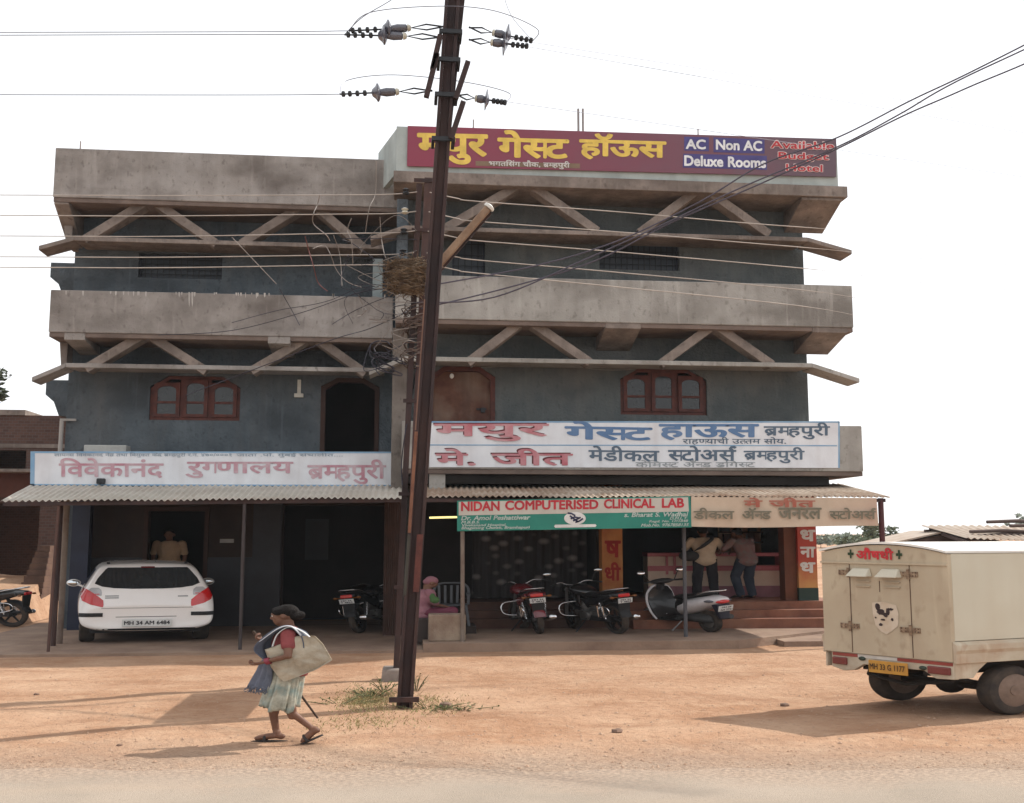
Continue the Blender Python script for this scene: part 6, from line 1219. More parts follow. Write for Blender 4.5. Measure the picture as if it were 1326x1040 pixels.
def hand(mb, wrist, d, pn, curl=0.5, s=1.0, mirror=1):
    """palm, four unequal bent fingers and a thumb from the side of the palm; d = forearm direction, pn = palm normal"""
    w = V(wrist); d = V(d).normalized(); pn = (V(pn) - d * V(pn).dot(d)).normalized(); sd = d.cross(pn) * mirror
    R3 = Matrix((sd, d, pn)).transposed()
    mb.ell(w + d * 0.045 * s, (0.036 * s, 0.055 * s, 0.017 * s), 12, 8, R3); mb.ell(w, (0.024 * s, 0.03 * s, 0.02 * s), 10, 6, R3)
    for k, L_ in enumerate((0.066, 0.076, 0.070, 0.055)):
        o = w + d * 0.085 * s + sd * (0.026 - 0.0175 * k) * s; pts = [o - d * 0.02 * s]; a = 0.15; p = o; pts.append(p)
        for seg, f in ((0.45, 1.0), (0.32, 1.25), (0.25, 0.8)):
            a += curl * f; p = p + (d * cos(a) + pn * sin(a)) * L_ * seg * s; pts.append(p)
        mb.tube(pts, [0.0095 * s, 0.0095 * s, 0.0088 * s, 0.008 * s, 0.0068 * s], 8)
    o = w + d * 0.025 * s + sd * 0.026 * s
    mb.tube([o, o + (d * 0.6 + sd * 0.7 + pn * 0.2).normalized() * 0.03 * s, o + (d * 0.85 + sd * 0.65 + pn * (0.3 + 0.3 * curl)).normalized() * 0.058 * s, o + (d * 1.0 + sd * 0.45 + pn * (0.5 + 0.5 * curl)).normalized() * 0.078 * s], [0.013 * s, 0.012 * s, 0.010 * s, 0.008 * s], 8)
def head(mb, c, R, s=1.0):
    c = V(c); T = lambda x, y, z: c + R @ V((x * s, y * s, z * s))
    E_ = lambda p, r, n=14: mb.ell(T(*p), [q * s for q in r], n, 10, R)
    E_((0, -0.012, 0.025), (0.076, 0.096, 0.092)); E_((0, 0.03, -0.035), (0.06, 0.058, 0.075)); E_((0, 0.052, -0.078), (0.034, 0.032, 0.028)); E_((0, 0.065, 0.01), (0.055, 0.028, 0.05))
    mb.tube([T(0, 0.084, 0.028), T(0, 0.094, 0.004), T(0, 0.102, -0.014), T(0, 0.088, -0.024)], [0.009 * s, 0.011 * s, 0.014 * s, 0.011 * s], 10)
    E_((0, 0.083, -0.048), (0.024, 0.011, 0.007)); E_((0, 0.081, -0.060), (0.021, 0.011, 0.008)); E_((0, 0.083, 0.038), (0.045, 0.012, 0.01))
    for sx in (-1, 1): E_((sx * 0.077, -0.005, 0.0), (0.010, 0.022, 0.034), 10); E_((sx * 0.036, 0.06, -0.012), (0.024, 0.022, 0.02), 10)
def foot(mb, an, toe, s=1.0):
    a, t = V(an), V(toe); d = (t - a); d0 = d.normalized()
    mb.tube([a + V((0, 0, 0.03)), a + V((0, 0, -0.02)) - d0 * 0.01, a + d * 0.35 + V((0, 0, -0.005)), a + d * 0.75, t], [0.036 * s, 0.04 * s, 0.040 * s, 0.036 * s, 0.024 * s], 10, True, 0.8)
    mb.ell(a - d0 * 0.03 + V((0, 0, -0.035)), (0.032 * s, 0.036 * s, 0.03 * s), 10, 6)
def build_body(par, J, skin, R, s=1.0, armr=1.0, legr=1.0, curl=0.6, pn=((0, 0, -1), (0, 0, -1)), hand_s=1.0, bare=False):
    mb = MB(); torso(mb, J)
    N_, H_ = V(J['neck']), V(J['head']); mb.tube([N_ - V((0, 0, 0.05)), N_, H_ - (R @ V((0, 0.01, 0.05)))], [0.06, 0.052, 0.05], 12); head(mb, H_, R, s)
    for k, sd in enumerate(('L', 'R')):
        limb(mb, [J['sh' + sd], J['el' + sd], J['wr' + sd]], [0.048 * armr, 0.036 * armr, 0.024 * armr])
        d = V(J['wr' + sd]) - V(J['el' + sd]); hand(mb, J['wr' + sd], d, pn[k], curl, hand_s, -1 if sd == 'L' else 1)
        limb(mb, [J['hip' + sd], J['kn' + sd], J['an' + sd]], [0.082 * legr, 0.052 * legr, 0.034 * legr]);
        kn, an = V(J['kn' + sd]), V(J['an' + sd]); mb.ell(kn.lerp(an, 0.3) + V((0, -0.012, 0)), (0.047 * legr, 0.05 * legr, 0.09), 10, 8)
        foot(mb, J['an' + sd], J['toe' + sd])
    return mesh_part('body', remeshed(mb, 0.0075, 3), skin, par)
SKIN = mat('brown_skin', (0.16, 0.075, 0.045), 0.55, col2=(0.125, 0.056, 0.034), scale=12, spec=0.35)
HAIR = mat('black_hair', (0.007, 0.0055, 0.005), 0.7, col2=(0.013, 0.010, 0.009), scale=60, spec=0.12, bump=0.5, bscale=90)

# ---- the woman walking past
wp = gr(356, 958, 0.0); WROT = radians(90 - 6)
def wloc(): return V((wp.x + 0.10 * S, wp.y, gz(wp.x, wp.y) + 0.0))
lady = thing('person', 'woman walking left in red blouse and pale skirt with a sack under her arm', 'person', wloc(), rot=WROT)
J = dict(pelvis=(0, 0.0, 0.80), chest=(0, 0.02, 1.06), neck=(0, 0.035, 1.215), head=(0, 0.06, 1.345), shL=(-0.155, 0.0, 1.165), shR=(0.155, 0.03, 1.165), elL=(-0.27, -0.02, 0.945), wrL=(-0.25, 0.14, 0.885),
         elR=(0.20, 0.05, 0.95), wrR=(0.15, 0.21, 1.055), hipL=(-0.08, 0, 0.78), hipR=(0.08, 0, 0.78), knL=(-0.08, 0.06, 0.43), anL=(-0.075, -0.175, 0.155), toeL=(-0.075, -0.10, 0.022), knR=(0.08, 0.15, 0.44), anR=(0.08, 0.105, 0.085), toeR=(0.08, 0.255, 0.035))
RH = Matrix.Rotation(radians(-10), 3, 'X')
lbody = build_body(lady, J, SKIN, RH, 0.93, 0.84, 0.72, 0.75, ((0, 0, 1), (0, -0.3, 1)), 0.95)
mb = MB(); H_ = V(J['head']); T = lambda x, y, z: H_ + RH @ (V((x, y, z)) * 0.93)
mb.ell(T(0, -0.028, 0.045), (0.079, 0.089, 0.080), 16, 10, RH); mb.ell(T(0, 0.03, 0.075), (0.064, 0.05, 0.04), 12, 8, RH); mb.ell(T(0, -0.115, -0.01), (0.045, 0.042, 0.042), 12, 8, RH); mb.ell(T(0, -0.085, -0.02), (0.066, 0.05, 0.05), 12, 8, RH)
for sx in (-1, 1): mb.ell(T(sx * 0.066, 0.015, 0.05), (0.022, 0.06, 0.04), 10, 8, RH)
me = remeshed(mb, 0.009, 2, 0.006); mesh_part('hair', me, HAIR, lady)
for sx in (-1, 1):
    mb = MB(); mb.ell(T(sx * 0.033, 0.079, 0.014), (0.014, 0.010, 0.008), 10, 6, RH); e = mb.build('eye', mat('eye_white', (0.6, 0.57, 0.53), 0.3), lady, smooth=60)
    mb = MB(); mb.ell(T(sx * 0.034, 0.087, 0.014), (0.007, 0.004, 0.007), 8, 6, RH); mb.build('iris', INK, e, smooth=60)
mb = MB(); torso(mb, J, 0.016)
for sd in 'LR': s_, e_ = V(J['sh' + sd]), V(J['el' + sd]); limb(mb, [s_, s_.lerp(e_, 0.55)], [0.058, 0.050])
bm_ = bmesh.new(); me = remeshed(mb, 0.010, 4, 0.006); bm_.from_mesh(me); bmesh.ops.delete(bm_, geom=[v for v in bm_.verts if v.co.z > 1.20 and abs(v.co.x) < 0.075], context='VERTS'); bm_.to_mesh(me); bm_.free()
mesh_part('blouse', me, mat('dull_red_cotton', (0.24, 0.055, 0.055), 0.85, col2=(0.17, 0.04, 0.042), scale=8), lady)
mb = MB(); NR = 110; rings = []
for k in range(15):
    t = k / 14; z = 0.86 - 0.48 * t; rx = 0.150 + 0.02 * t; yc = 0.01 + 0.05 * t; ry = 0.108 + 0.0 * t; rings.append([])
    for j in range(NR):
        a = 2 * pi * j / NR; f = 1 + (0.25 + 0.75 * t) * (0.09 * sin(11 * a + 1.6 * sin(2 * a) + t) + 0.06 * sin(23 * a + 2 + 1.5 * t) + 0.10 * mnoise.noise(V((cos(a) * 3, sin(a) * 3, t * 3))))
        rings[-1].append(V((rx * f * cos(a), yc + ry * f * sin(a) + (0.03 * t if sin(a) > 0 else -0.005 * t), z - t * (0.03 * sin(2 * a + 0.6) + 0.018 * sin(7 * a)))))
mb.loft(rings, cap=False)
SKIRT = mat('pale_green_print', (0.40, 0.39, 0.32), 0.85, col2=(0.22, 0.21, 0.165), scale=13, blotch=(0.16, 0.25, 0.25), blotch_scale=11, blotch_amt=0.75, streak=(0.55, 0.55, 0.50), streak_amt=0.5)
sk = mb.build('skirt', SKIRT, lady, smooth=70); sm = sk.modifiers.new('thick', 'SOLIDIFY'); sm.thickness = 0.006; sm.offset = 1
# scarf: one band from the hanging fringe in front, over the near shoulder, to the back
def band(name, path, m, par, cols=10, wave=0.012, seed=0, folds=5.0):
    """path: (centre, half width vector) along the cloth"""
    mb = MB(); P_ = smoothline([p[0] for p in path], 6); Wd = smoothline([p[1] for p in path], 6); vs = []
    for i, (p, w) in enumerate(zip(P_, Wd)):
        tg = (P_[min(i + 1, len(P_) - 1)] - P_[max(i - 1, 0)]).normalized(); nrm = tg.cross(w).normalized()
        for j in range(cols + 1): u = -1 + 2 * j / cols; vs.append(p + w * u + nrm * wave * sin(u * folds + i * 0.12 + seed))
    n = cols + 1; mb.add(vs, [(i * n + j, i * n + j + 1, (i + 1) * n + j + 1, (i + 1) * n + j) for i in range(len(P_) - 1) for j in range(cols)])
    o = mb.build(name, m, par, smooth=70); sm = o.modifiers.new('thick', 'SOLIDIFY'); sm.thickness = 0.007; return o
SCARF = mat('blue_grey_cotton', (0.115, 0.128, 0.165), 0.9, col2=(0.066, 0.075, 0.10), scale=7, streak=(0.17, 0.16, 0.21), streak_amt=0.5)
path = [(V((-0.03, 0.225, 0.585)), V((0.12, 0.085, 0))), (V((-0.04, 0.19, 0.72)), V((0.12, 0.075, 0))), (V((-0.06, 0.17, 0.86)), V((0.125, 0.045, 0))), (V((-0.07, 0.17, 1.0)), V((0.13, -0.05, 0.01))), (V((-0.085, 0.14, 1.12)), V((0.115, -0.04, 0.02))), (V((-0.115, 0.06, 1.215)), V((0.075, 0, -0.015))),
        (V((-0.12, -0.03, 1.225)), V((0.075, 0, -0.02))), (V((-0.12, -0.10, 1.165)), V((0.08, 0, 0.01))), (V((-0.11, -0.128, 1.05)), V((0.09, 0, 0))), (V((-0.10, -0.13, 0.92)), V((0.09, 0, 0)))]
band('scarf', path, SCARF, lady, 14, 0.014, 0, 8)
edge = [(a + b * -1.06 + V((-0.006, 0, 0.004)), b * 0.16 + V((0, 0, 0.006))) for a, b in path[4:8]]
band('scarf_border', edge, mat('white_border', (0.52, 0.53, 0.56), 0.85), lady, 3, 0.0)
random.seed(4); mb = MB()
for k in range(46):
    u = -1 + 2 * k / 45; p = path[0][0] + path[0][1] * u + V((0, 0, 0.01)); l = random.uniform(0.03, 0.075)
    mb.tube([p, p + V((random.uniform(-0.01, 0.01), random.uniform(-0.01, 0.02), -l * 0.6)), p + V((random.uniform(-0.02, 0.02), random.uniform(-0.01, 0.04), -l))], 0.0035, 4)
mb.build('fringe', SCARF, lady)
mb = MB()
for k in range(4): mb.torus(V(J['wrL']).lerp(V(J['elL']), 0.06 + 0.05 * k), V(J['wrL']) - V(J['elL']), 0.030, 0.0055, 18, 6)
mb.build('bangles', mat('red_bangle', (0.25, 0.02, 0.045), 0.35, coat=0.4), lady, smooth=60)
SLIP = mat('dark_slipper', (0.035, 0.028, 0.026), 0.7)
for an, toe, hl in ((V(J['anR']), V((0.08, 0.275, 0.012)), V((0.08, 0.03, 0.012))), (V(J['anL']), V((-0.075, -0.085, 0.008)), V((-0.075, -0.235, 0.105)))):
    d = (toe - hl); L_ = d.length; d.normalize(); sd = V((1, 0, 0)); up = sd.cross(d)
    mb = MB(); out = []
    for k in range(20):
        a = 2 * pi * k / 20; out.append(hl + d * (L_ * (0.5 + 0.52 * cos(a))) + sd * (0.045 * sin(a) * (1.0 + 0.18 * cos(a))) - up * 0.014)
    mb.prism(out, up * 0.016); sp = mb.build('slipper', SLIP, lady, smooth=30)
    mb = MB(); q = hl + d * L_ * 0.62; mb.tube(smoothline([q - sd * 0.05, q - sd * 0.035 + up * 0.045, q + up * 0.062, q + sd * 0.035 + up * 0.045, q + sd * 0.05], 4), 0.011, 6); mb.build('strap', SLIP, sp, smooth=60)
# sack under her arm and stick in her far hand
sack = thing('sack_bag', 'big cream plastic sack tucked under the walking woman arm', 'bag', wloc(), rot=WROT)
outl = [(0.165, 1.01), (0.09, 1.05), (0.02, 1.09), (-0.06, 1.155), (-0.195, 1.16), (-0.255, 1.07), (-0.325, 0.89), (-0.20, 0.78), (-0.06, 0.70), (0.02, 0.655), (0.06, 0.71), (0.115, 0.815)]
def resamp(o, n=48):
    pts = [V((0, a, b)) for a, b in o] ; pts.append(pts[0]); L_ = [0]
    for i in range(len(pts) - 1): L_.append(L_[-1] + (pts[i + 1] - pts[i]).length)
    r = []
    for k in range(n):
        s_ = L_[-1] * k / n; i = max(j for j in range(len(L_)) if L_[j] <= s_); t = (s_ - L_[i]) / max(L_[i + 1] - L_[i], 1e-6); r.append(pts[i].lerp(pts[i + 1], t))
    return r
def wr(p):
    t_ = (p.y + 0.075 - (1.155 - p.z) * 0.16) / 0.03; fold = 1 / (1 + math.exp(max(-30, min(30, t_))))
    return 0.030 * fold + 0.020 * mnoise.noise(V((p.y * 5 + p.z * 3, p.z * 14 - p.y * 4, 1))) + 0.012 * mnoise.noise(V((p.y * 21, p.z * 17, 4))) + 0.006 * abs(mnoise.noise(V((p.y * 30 + p.z * 12, p.z * 9, 9))))
outl = [(-0.06 + (a + 0.06) * 0.95, 0.94 + (b - 0.94) * 0.95) for a, b in outl]; ol = resamp(outl, 72); cen = V((0, -0.06, 0.92)); mb = MB(); rings = []
for x, sc_ in ((-0.165, 0.02), (-0.165, 0.35), (-0.165, 0.7), (-0.168, 0.92), (-0.185, 1.0), (-0.195, 1.0), (-0.212, 0.94), (-0.222, 0.85), (-0.226, 0.74), (-0.230, 0.62), (-0.230, 0.5), (-0.230, 0.38), (-0.230, 0.25), (-0.230, 0.12), (-0.230, 0.02)):
    rings.append([cen + (p - cen) * sc_ + V((x + (0.1 < sc_ < 1) * wr((cen + (p - cen) * sc_)), 0, 0)) for p in ol])
mb.loft(rings); mb.build('sack', mat('cream_woven_plastic', (0.40, 0.345, 0.265), 0.65, col2=(0.27, 0.225, 0.165), scale=6, bump=0.8, bscale=14, streak=(0.33, 0.31, 0.28), streak_amt=0.4), sack, smooth=50)
band('carry_strap', [(V((-0.215, 0.10, 1.04)), V((0.02, 0, 0))), (V((-0.19, 0.07, 1.17)), V((0.02, 0, 0))), (V((-0.175, -0.01, 1.245)), V((0.022, 0, 0))), (V((-0.19, -0.10, 1.20)), V((0.02, 0, 0))), (V((-0.215, -0.16, 1.14)), V((0.02, 0, 0)))], mat('white_strap', (0.58, 0.58, 0.58), 0.8), sack, 3, 0.0)
stick = thing('walking_stick', 'thin dark stick held low in the walking woman far hand', 'stick', wloc(), rot=WROT)
hq = V(J['wrR']) + (V(J['wrR']) - V(J['elR'])).normalized() * 0.085 + V((0, 0.0, 0.028))
mb = MB(); dst = V((0, -0.46, -0.92)).normalized(); mb.tube([hq - dst * 0.05, hq + dst * 0.3 + V((0.02, 0, 0)), hq + dst * 0.65 + V((0.03, 0, 0)), hq + dst * 1.0 + V((0.02, 0, 0))], [0.011, 0.012, 0.010, 0.008], 8); mb.build('shaft', mat('dark_stick', (0.06, 0.035, 0.022), 0.7), stick, smooth=60)

# ---- the others
def standing(label, loc, rot, shirt, trouser, pose, hair=None, lean=0.0, sleeve=0.6, check=None, name='person', seated=False):
    t = thing('person', label, 'person', loc, rot=rot); J = pose; Rm = Matrix.Rotation(radians(J.get('nod', -25)), 3, 'X') @ Matrix.Rotation(radians(J.get('turn', 0)), 3, 'Z')
    build_body(t, J, SKIN, Rm, 1.0, 1.0, 1.0, 0.7)
    mb = MB(); H_ = V(J['head']); T = lambda x, y, z: H_ + Rm @ V((x, y, z)); mb.ell(T(0, -0.025, 0.045), (0.084, 0.096, 0.084), 16, 10, Rm); mb.ell(T(0, -0.05, -0.01), (0.072, 0.065, 0.06), 12, 8, Rm)
    mesh_part('head_cloth' if hair else 'hair', remeshed(mb, 0.012, 2, 0.004), hair or HAIR, t)
    mb = MB(); torso(mb, J, 0.022, 1.05); P_ = V(J['pelvis']); mb.ell(P_ - V((0, 0, 0.06)), (0.185, 0.145, 0.12), 16, 8)
    for sd in 'LR': s_, e_ = V(J['sh' + sd]), V(J['el' + sd]); limb(mb, [s_, s_.lerp(e_, sleeve + 0.25)], [0.064, 0.058])
    mesh_part('shirt', remeshed(mb, 0.013, 4, 0.008), shirt, t)
    mb = MB(); mb.ell(P_ - V((0, 0, 0.05)), (0.165, 0.125, 0.13), 16, 8)
    for sd in 'LR': limb(mb, [J['hip' + sd], J['kn' + sd], V(J['an' + sd]) + V((0, 0, 0.01))], [0.098, 0.082, 0.070])
    mesh_part('trousers', remeshed(mb, 0.013, 4, 0.008), trouser, t)
    mb = MB()
    for sd in 'LR': a_, q_ = V(J['an' + sd]), V(J['toe' + sd]); mb = MB(); mb.tube([a_ + V((0, -0.03, -0.045)), a_ + V((0, 0.03, -0.035)), a_.lerp(q_, 0.6), q_ + V((0, 0.01, 0))], [0.035, 0.045, 0.042, 0.028], 10, True, 0.7); mb.build('shoe', SLIP, t, smooth=60)
    return t
P1_ = dict(pelvis=(0, 0.0, 0.92), chest=(0, 0.05, 1.22), neck=(0, 0.09, 1.40), head=(0, 0.15, 1.525), shL=(-0.19, 0.07, 1.345), shR=(0.19, 0.07, 1.345), elL=(-0.30, 0.10, 1.10), wrL=(-0.20, 0.31, 1.06), elR=(0.31, 0.10, 1.12), wrR=(0.20, 0.32, 1.06),
          hipL=(-0.09, 0, 0.90), hipR=(0.09, 0, 0.90), knL=(-0.12, 0.02, 0.48), anL=(-0.14, -0.02, 0.085), toeL=(-0.17, 0.16, 0.03), knR=(0.12, 0.02, 0.48), anR=(0.135, -0.02, 0.085), toeR=(0.17, 0.16, 0.03))
q = at(914, 772, 1.35)
m1 = standing('man with his back turned in a cream shirt leaning on the pharmacy counter', (q.x, 1.35, FZ), 0.0, mat('cream_shirt', (0.54, 0.44, 0.33), 0.85, col2=(0.44, 0.35, 0.25), scale=5), mat('black_trousers', (0.02, 0.02, 0.026), 0.85), P1_)
bag = thing('sling_bag', 'black sling bag worn across the cream shirt back', 'bag', (q.x, 1.35, FZ), rot=0.0)
mb = MB(); mb.loft([ringe(y, 0.15 * k, 0.12 * k, 0.98) for y, k in ((-0.17, 0.7), (-0.14, 1.0), (-0.04, 1.0), (-0.02, 0.8))]); mb.v = [p + V((-0.26, 0, 0)) for p in mb.v]; mb.build('pouch', BLACKM, bag, smooth=40)
band('strap', [(V((-0.22, -0.16, 1.06)), V((0.025, 0, 0.02))), (V((-0.06, -0.155, 1.20)), V((0.025, 0, -0.02))), (V((0.08, -0.115, 1.35)), V((0.025, 0, -0.02))), (V((0.115, -0.0, 1.43)), V((0.03, 0, -0.01)))], BLACKM, bag, 3, 0.0)
P2_ = dict(P1_, pelvis=(0, -0.02, 0.92), chest=(0.02, 0.08, 1.22), neck=(0.02, 0.15, 1.38), head=(0.02, 0.23, 1.49), shL=(-0.17, 0.13, 1.33), shR=(0.20, 0.13, 1.33), elL=(-0.27, 0.22, 1.10), wrL=(-0.15, 0.42, 1.07), elR=(0.27, 0.20, 1.09), wrR=(0.14, 0.42, 1.06), knR=(0.10, 0.08, 0.48), anR=(0.10, 0.0, 0.085), toeR=(0.11, 0.18, 0.03), knL=(-0.13, 0.12, 0.50), anL=(-0.12, 0.02, 0.10), toeL=(-0.13, 0.20, 0.03))
q = at(968, 773, 1.25)
standing('man in grey shirt and blue jeans bending over the pharmacy counter', (q.x, 1.25, FZ), radians(30), mat('grey_check_shirt', (0.15, 0.145, 0.14), 0.85, col2=(0.20, 0.10, 0.095), scale=9), mat('blue_jeans', (0.020, 0.028, 0.045), 0.85, col2=(0.032, 0.042, 0.062), scale=6), P2_)
P3_ = dict(P1_, chest=(0, 0.0, 1.22), neck=(0, 0.01, 1.41), head=(0, 0.03, 1.545), shL=(-0.19, 0, 1.355), shR=(0.19, 0, 1.355), elL=(-0.24, -0.02, 1.08), wrL=(-0.23, 0.06, 0.84), elR=(0.24, -0.02, 1.08), wrR=(0.23, 0.06, 0.84), nod=0)
q = at(215, 740, GY + 0.25)
standing('man in a tan shirt standing in the dark doorway behind the white car', (q.x, GY + 0.5, 0.60), radians(180), mat('tan_shirt', (0.42, 0.27, 0.16), 0.85), mat('brown_trousers', (0.05, 0.035, 0.03), 0.85), P3_)
# seated figure, mostly hidden by the pole
P4_ = dict(pelvis=(0, 0.0, 0.10), chest=(0, 0.06, 0.38), neck=(0, 0.10, 0.54), head=(0, 0.15, 0.66), shL=(-0.17, 0.06, 0.49), shR=(0.17, 0.06, 0.49), elL=(-0.22, 0.14, 0.25), wrL=(-0.12, 0.32, 0.20), elR=(0.22, 0.14, 0.25), wrR=(0.12, 0.32, 0.20),
          hipL=(-0.09, 0.02, 0.09), hipR=(0.09, 0.02, 0.09), knL=(-0.13, 0.40, 0.12), anL=(-0.12, 0.44, -0.28), toeL=(-0.13, 0.60, -0.34), knR=(0.13, 0.40, 0.12), anR=(0.12, 0.42, -0.28), toeR=(0.13, 0.58, -0.34), nod=-45)
LED = 0.55; q = at(543, 787, -1.55)
standing('person in pink clothes sitting on the ledge half hidden by the pole', (q.x, -1.55, LED), radians(-68), mat('faded_pink_cotton', (0.27, 0.13, 0.15), 0.85, col2=(0.20, 0.085, 0.11), scale=6), mat('magenta_cotton', (0.15, 0.035, 0.06), 0.85), P4_, hair=mat('faded_pink_cotton', (0.42, 0.20, 0.235), 0.85))
cl = MB(); qq = at(563, 777, -1.82); cl.ell(qq, (0.10, 0.06, 0.07), 12, 8); cl.ell(qq + V((-0.05, 0, 0.06)), (0.06, 0.05, 0.07), 12, 8); o_ = mesh_part('green_cloth', remeshed(cl, 0.012, 2, 0.012), mat('leaf_green_cloth', (0.055, 0.12, 0.04), 0.85), None)
o_.data.transform(Matrix.Translation(-qq)); o_.location = qq; tag(o_, 'small green cloth on the lap of the pink clad sitter', 'cloth')
# ------------------------------------------------------------------ shop fittings
PINK = mat('pink_counter_paint', (0.50, 0.17, 0.19), 0.6, col2=(0.40, 0.125, 0.145), scale=2); PALEP = mat('pale_counter_panel', (0.68, 0.55, 0.44), 0.65, col2=(0.58, 0.45, 0.36), scale=2)
CY = 1.9
ct = thing('shop_counter', 'pink and cream pharmacy counter behind the two men', 'counter', (xx(935, 775, CY), CY, FZ))
zt = zz(935, 716, CY); x0, x1 = xx(838, 740, CY), xx(1024, 740, CY)
mb = MB(); mb.box(x0, x1, CY - 0.06, CY + 0.5, zt - 0.08, zt); mb.build('counter_top', PINK, ct, bevel=0.01)
mb = MB(); mb.box(x0 + .02, x1 - .02, CY, CY + 0.48, FZ, zt - 0.3); mb.build('front_panel', PALEP, ct)
mb = MB(); mb.box(x0 + .01, x1 - .01, CY - 0.03, CY - 0.002, FZ, FZ + 0.26); mb.build('plinth_band', mat('mauve_band', (0.34, 0.16, 0.19), 0.6), ct)
mb = MB(); mb.box(x0 + .01, x1 - .01, CY - 0.035, CY - 0.002, zt - 0.42, zt - 0.30); mb.build('pink_band', PINK, ct)
mb = MB(); mb.box(x0 + .02, xx(965, 740, CY), CY + 0.01, CY + 0.48, zt - 0.299, zt - 0.081); mb.build('upper_panel', PALEP, ct)
for px in (862, 872): mb = MB(); mb.box(xx(px, 740, CY), xx(px, 740, CY) + 0.06, CY - 0.025, CY - 0.003, zt - 0.5, zt - 0.081); mb.build('trim', PINK, ct)
for px in (965, 1013): mb = MB(); mb.box(xx(px, 740, CY), xx(px, 740, CY) + 0.14, CY - 0.02, CY + 0.48, zt - 0.299, zt - 0.081); mb.build('corner_block', PINK, ct)
SY2 = 3.9; sh = thing('wall_shelf', 'dim brown wooden shelf unit on the pharmacy back wall', 'shelf', (xx(965, 700, SY2), SY2, FZ))
WOODS = mat('dim_shelf_wood', (0.55, 0.34, 0.21), 0.7, col2=(0.42, 0.25, 0.15), scale=3)
r = Rr(930, 676, 1012, 716, SY2)
mb = MB(); mb.box(r[0], r[1], SY2, SY2 + 0.05, r[2], r[3]); mb.build('back_panel', WOODS, sh)
for k in range(4): z = r[2] + (r[3] - r[2]) * k / 3; mb = MB(); mb.box(r[0], r[1], SY2 - 0.2, SY2 - 0.002, z - 0.02, z + 0.02); mb.build('shelf_board', mat('dark_shelf', (0.10, 0.055, 0.035), 0.7), sh)
random.seed(12)
for k in range(14):
    row = k % 3; px = 842 + random.uniform(0, 86) if k < 8 else 934 + random.uniform(0, 70); z = r[2] + (r[3] - r[2]) * row / 3 + 0.024; x_ = xx(px, 700, SY2)
for k in range(9):
    row = k % 3; z = r[2] + (r[3] - r[2]) * row / 3 + 0.022; x_ = r[0] + 0.15 + (r[1] - r[0] - 0.35) * (k // 3) / 2 + random.uniform(-0.06, 0.06); mb = MB(); w_, h_ = random.uniform(0.09, 0.16), random.uniform(0.12, 0.24); mb.box(x_ - w_, x_ + w_, SY2 - 0.18, SY2 - 0.05, z, z + h_)
    single('medicine_box', mb, mat(('dim_carton_a', 'dim_carton_b', 'dim_carton_c')[k % 3], ((0.20, 0.16, 0.12), (0.14, 0.08, 0.06), (0.10, 0.12, 0.13))[k % 3], 0.7), 'small dim carton on the shelf at the back of the pharmacy', 'carton', 'cartons on the pharmacy shelf')
# patterned curtain closing the clinic
def dotted():
    m = bpy.data.materials.new('dotted_dark_cloth'); m.use_nodes = True; N = m.node_tree.nodes; L = m.node_tree.links; b = N['Principled BSDF']; b.inputs['Roughness'].default_value = 0.9
    tc = N.new('ShaderNodeTexCoord'); mp = N.new('ShaderNodeMapping'); mp.inputs['Scale'].default_value = (2.6, 0.0, 4.2); mp.inputs['Rotation'].default_value = (0, 0.5, 0); L.new(tc.outputs['Object'], mp.inputs[0])
    v = N.new('ShaderNodeTexVoronoi'); v.inputs['Randomness'].default_value = 0.45; v.inputs['Scale'].default_value = 1.0; L.new(mp.outputs[0], v.inputs['Vector'])
    r_ = N.new('ShaderNodeValToRGB'); r_.color_ramp.elements[0].position = 0.08; r_.color_ramp.elements[1].position = 0.38; r_.color_ramp.elements[0].color = (0.20, 0.175, 0.16, 1); r_.color_ramp.elements[1].color = (0.026, 0.023, 0.023, 1)
    L.new(v.outputs['Distance'], r_.inputs[0]); L.new(r_.outputs[0], b.inputs['Base Color']); return m
CU = 1.35; xa_, xb_ = xx(611, 740, CU), xx(760, 740, CU); mb = MB(); k = 90
vs = [(xa_ + (xb_ - xa_) * i / k, CU + 0.05 * sin(i * 0.9) + 0.03 * sin(i * 0.37), z) for z in (FZ + 0.05, 1.6, 3.0) for i in range(k + 1)]
mb.add(vs, [(j * (k + 1) + i, j * (k + 1) + i + 1, (j + 1) * (k + 1) + i + 1, (j + 1) * (k + 1) + i) for j in range(2) for i in range(k)])
single('curtain', mb, dotted(), 'dark curtain with pale spots hanging across the clinic opening', 'curtain', smooth=60)
# lit tube lamp under the awning
em = bpy.data.materials.new('lit_tube'); em.use_nodes = True; b_ = em.node_tree.nodes['Principled BSDF']; b_.inputs['Emission Color'].default_value = (1.0, 0.88, 0.35, 1); b_.inputs['Emission Strength'].default_value = 1.1; b_.inputs['Base Color'].default_value = (0.6, 0.5, 0.2, 1)
tl = at(556, 670.5, 1.0); tr = at(600, 669.5, 1.0); lamp = thing('tube_lamp', 'lit yellow tube lamp left of the green clinic banner', 'lamp', tuple(tl))
mb = MB(); mb.tube([tl, tr], 0.022, 8); mb.build('tube', em, lamp, smooth=60)
mb = MB(); mb.box(tl.x, tr.x, 1.03, 1.08, tl.z - 0.03, tl.z + 0.03); mb.build('batten', IRON, lamp)
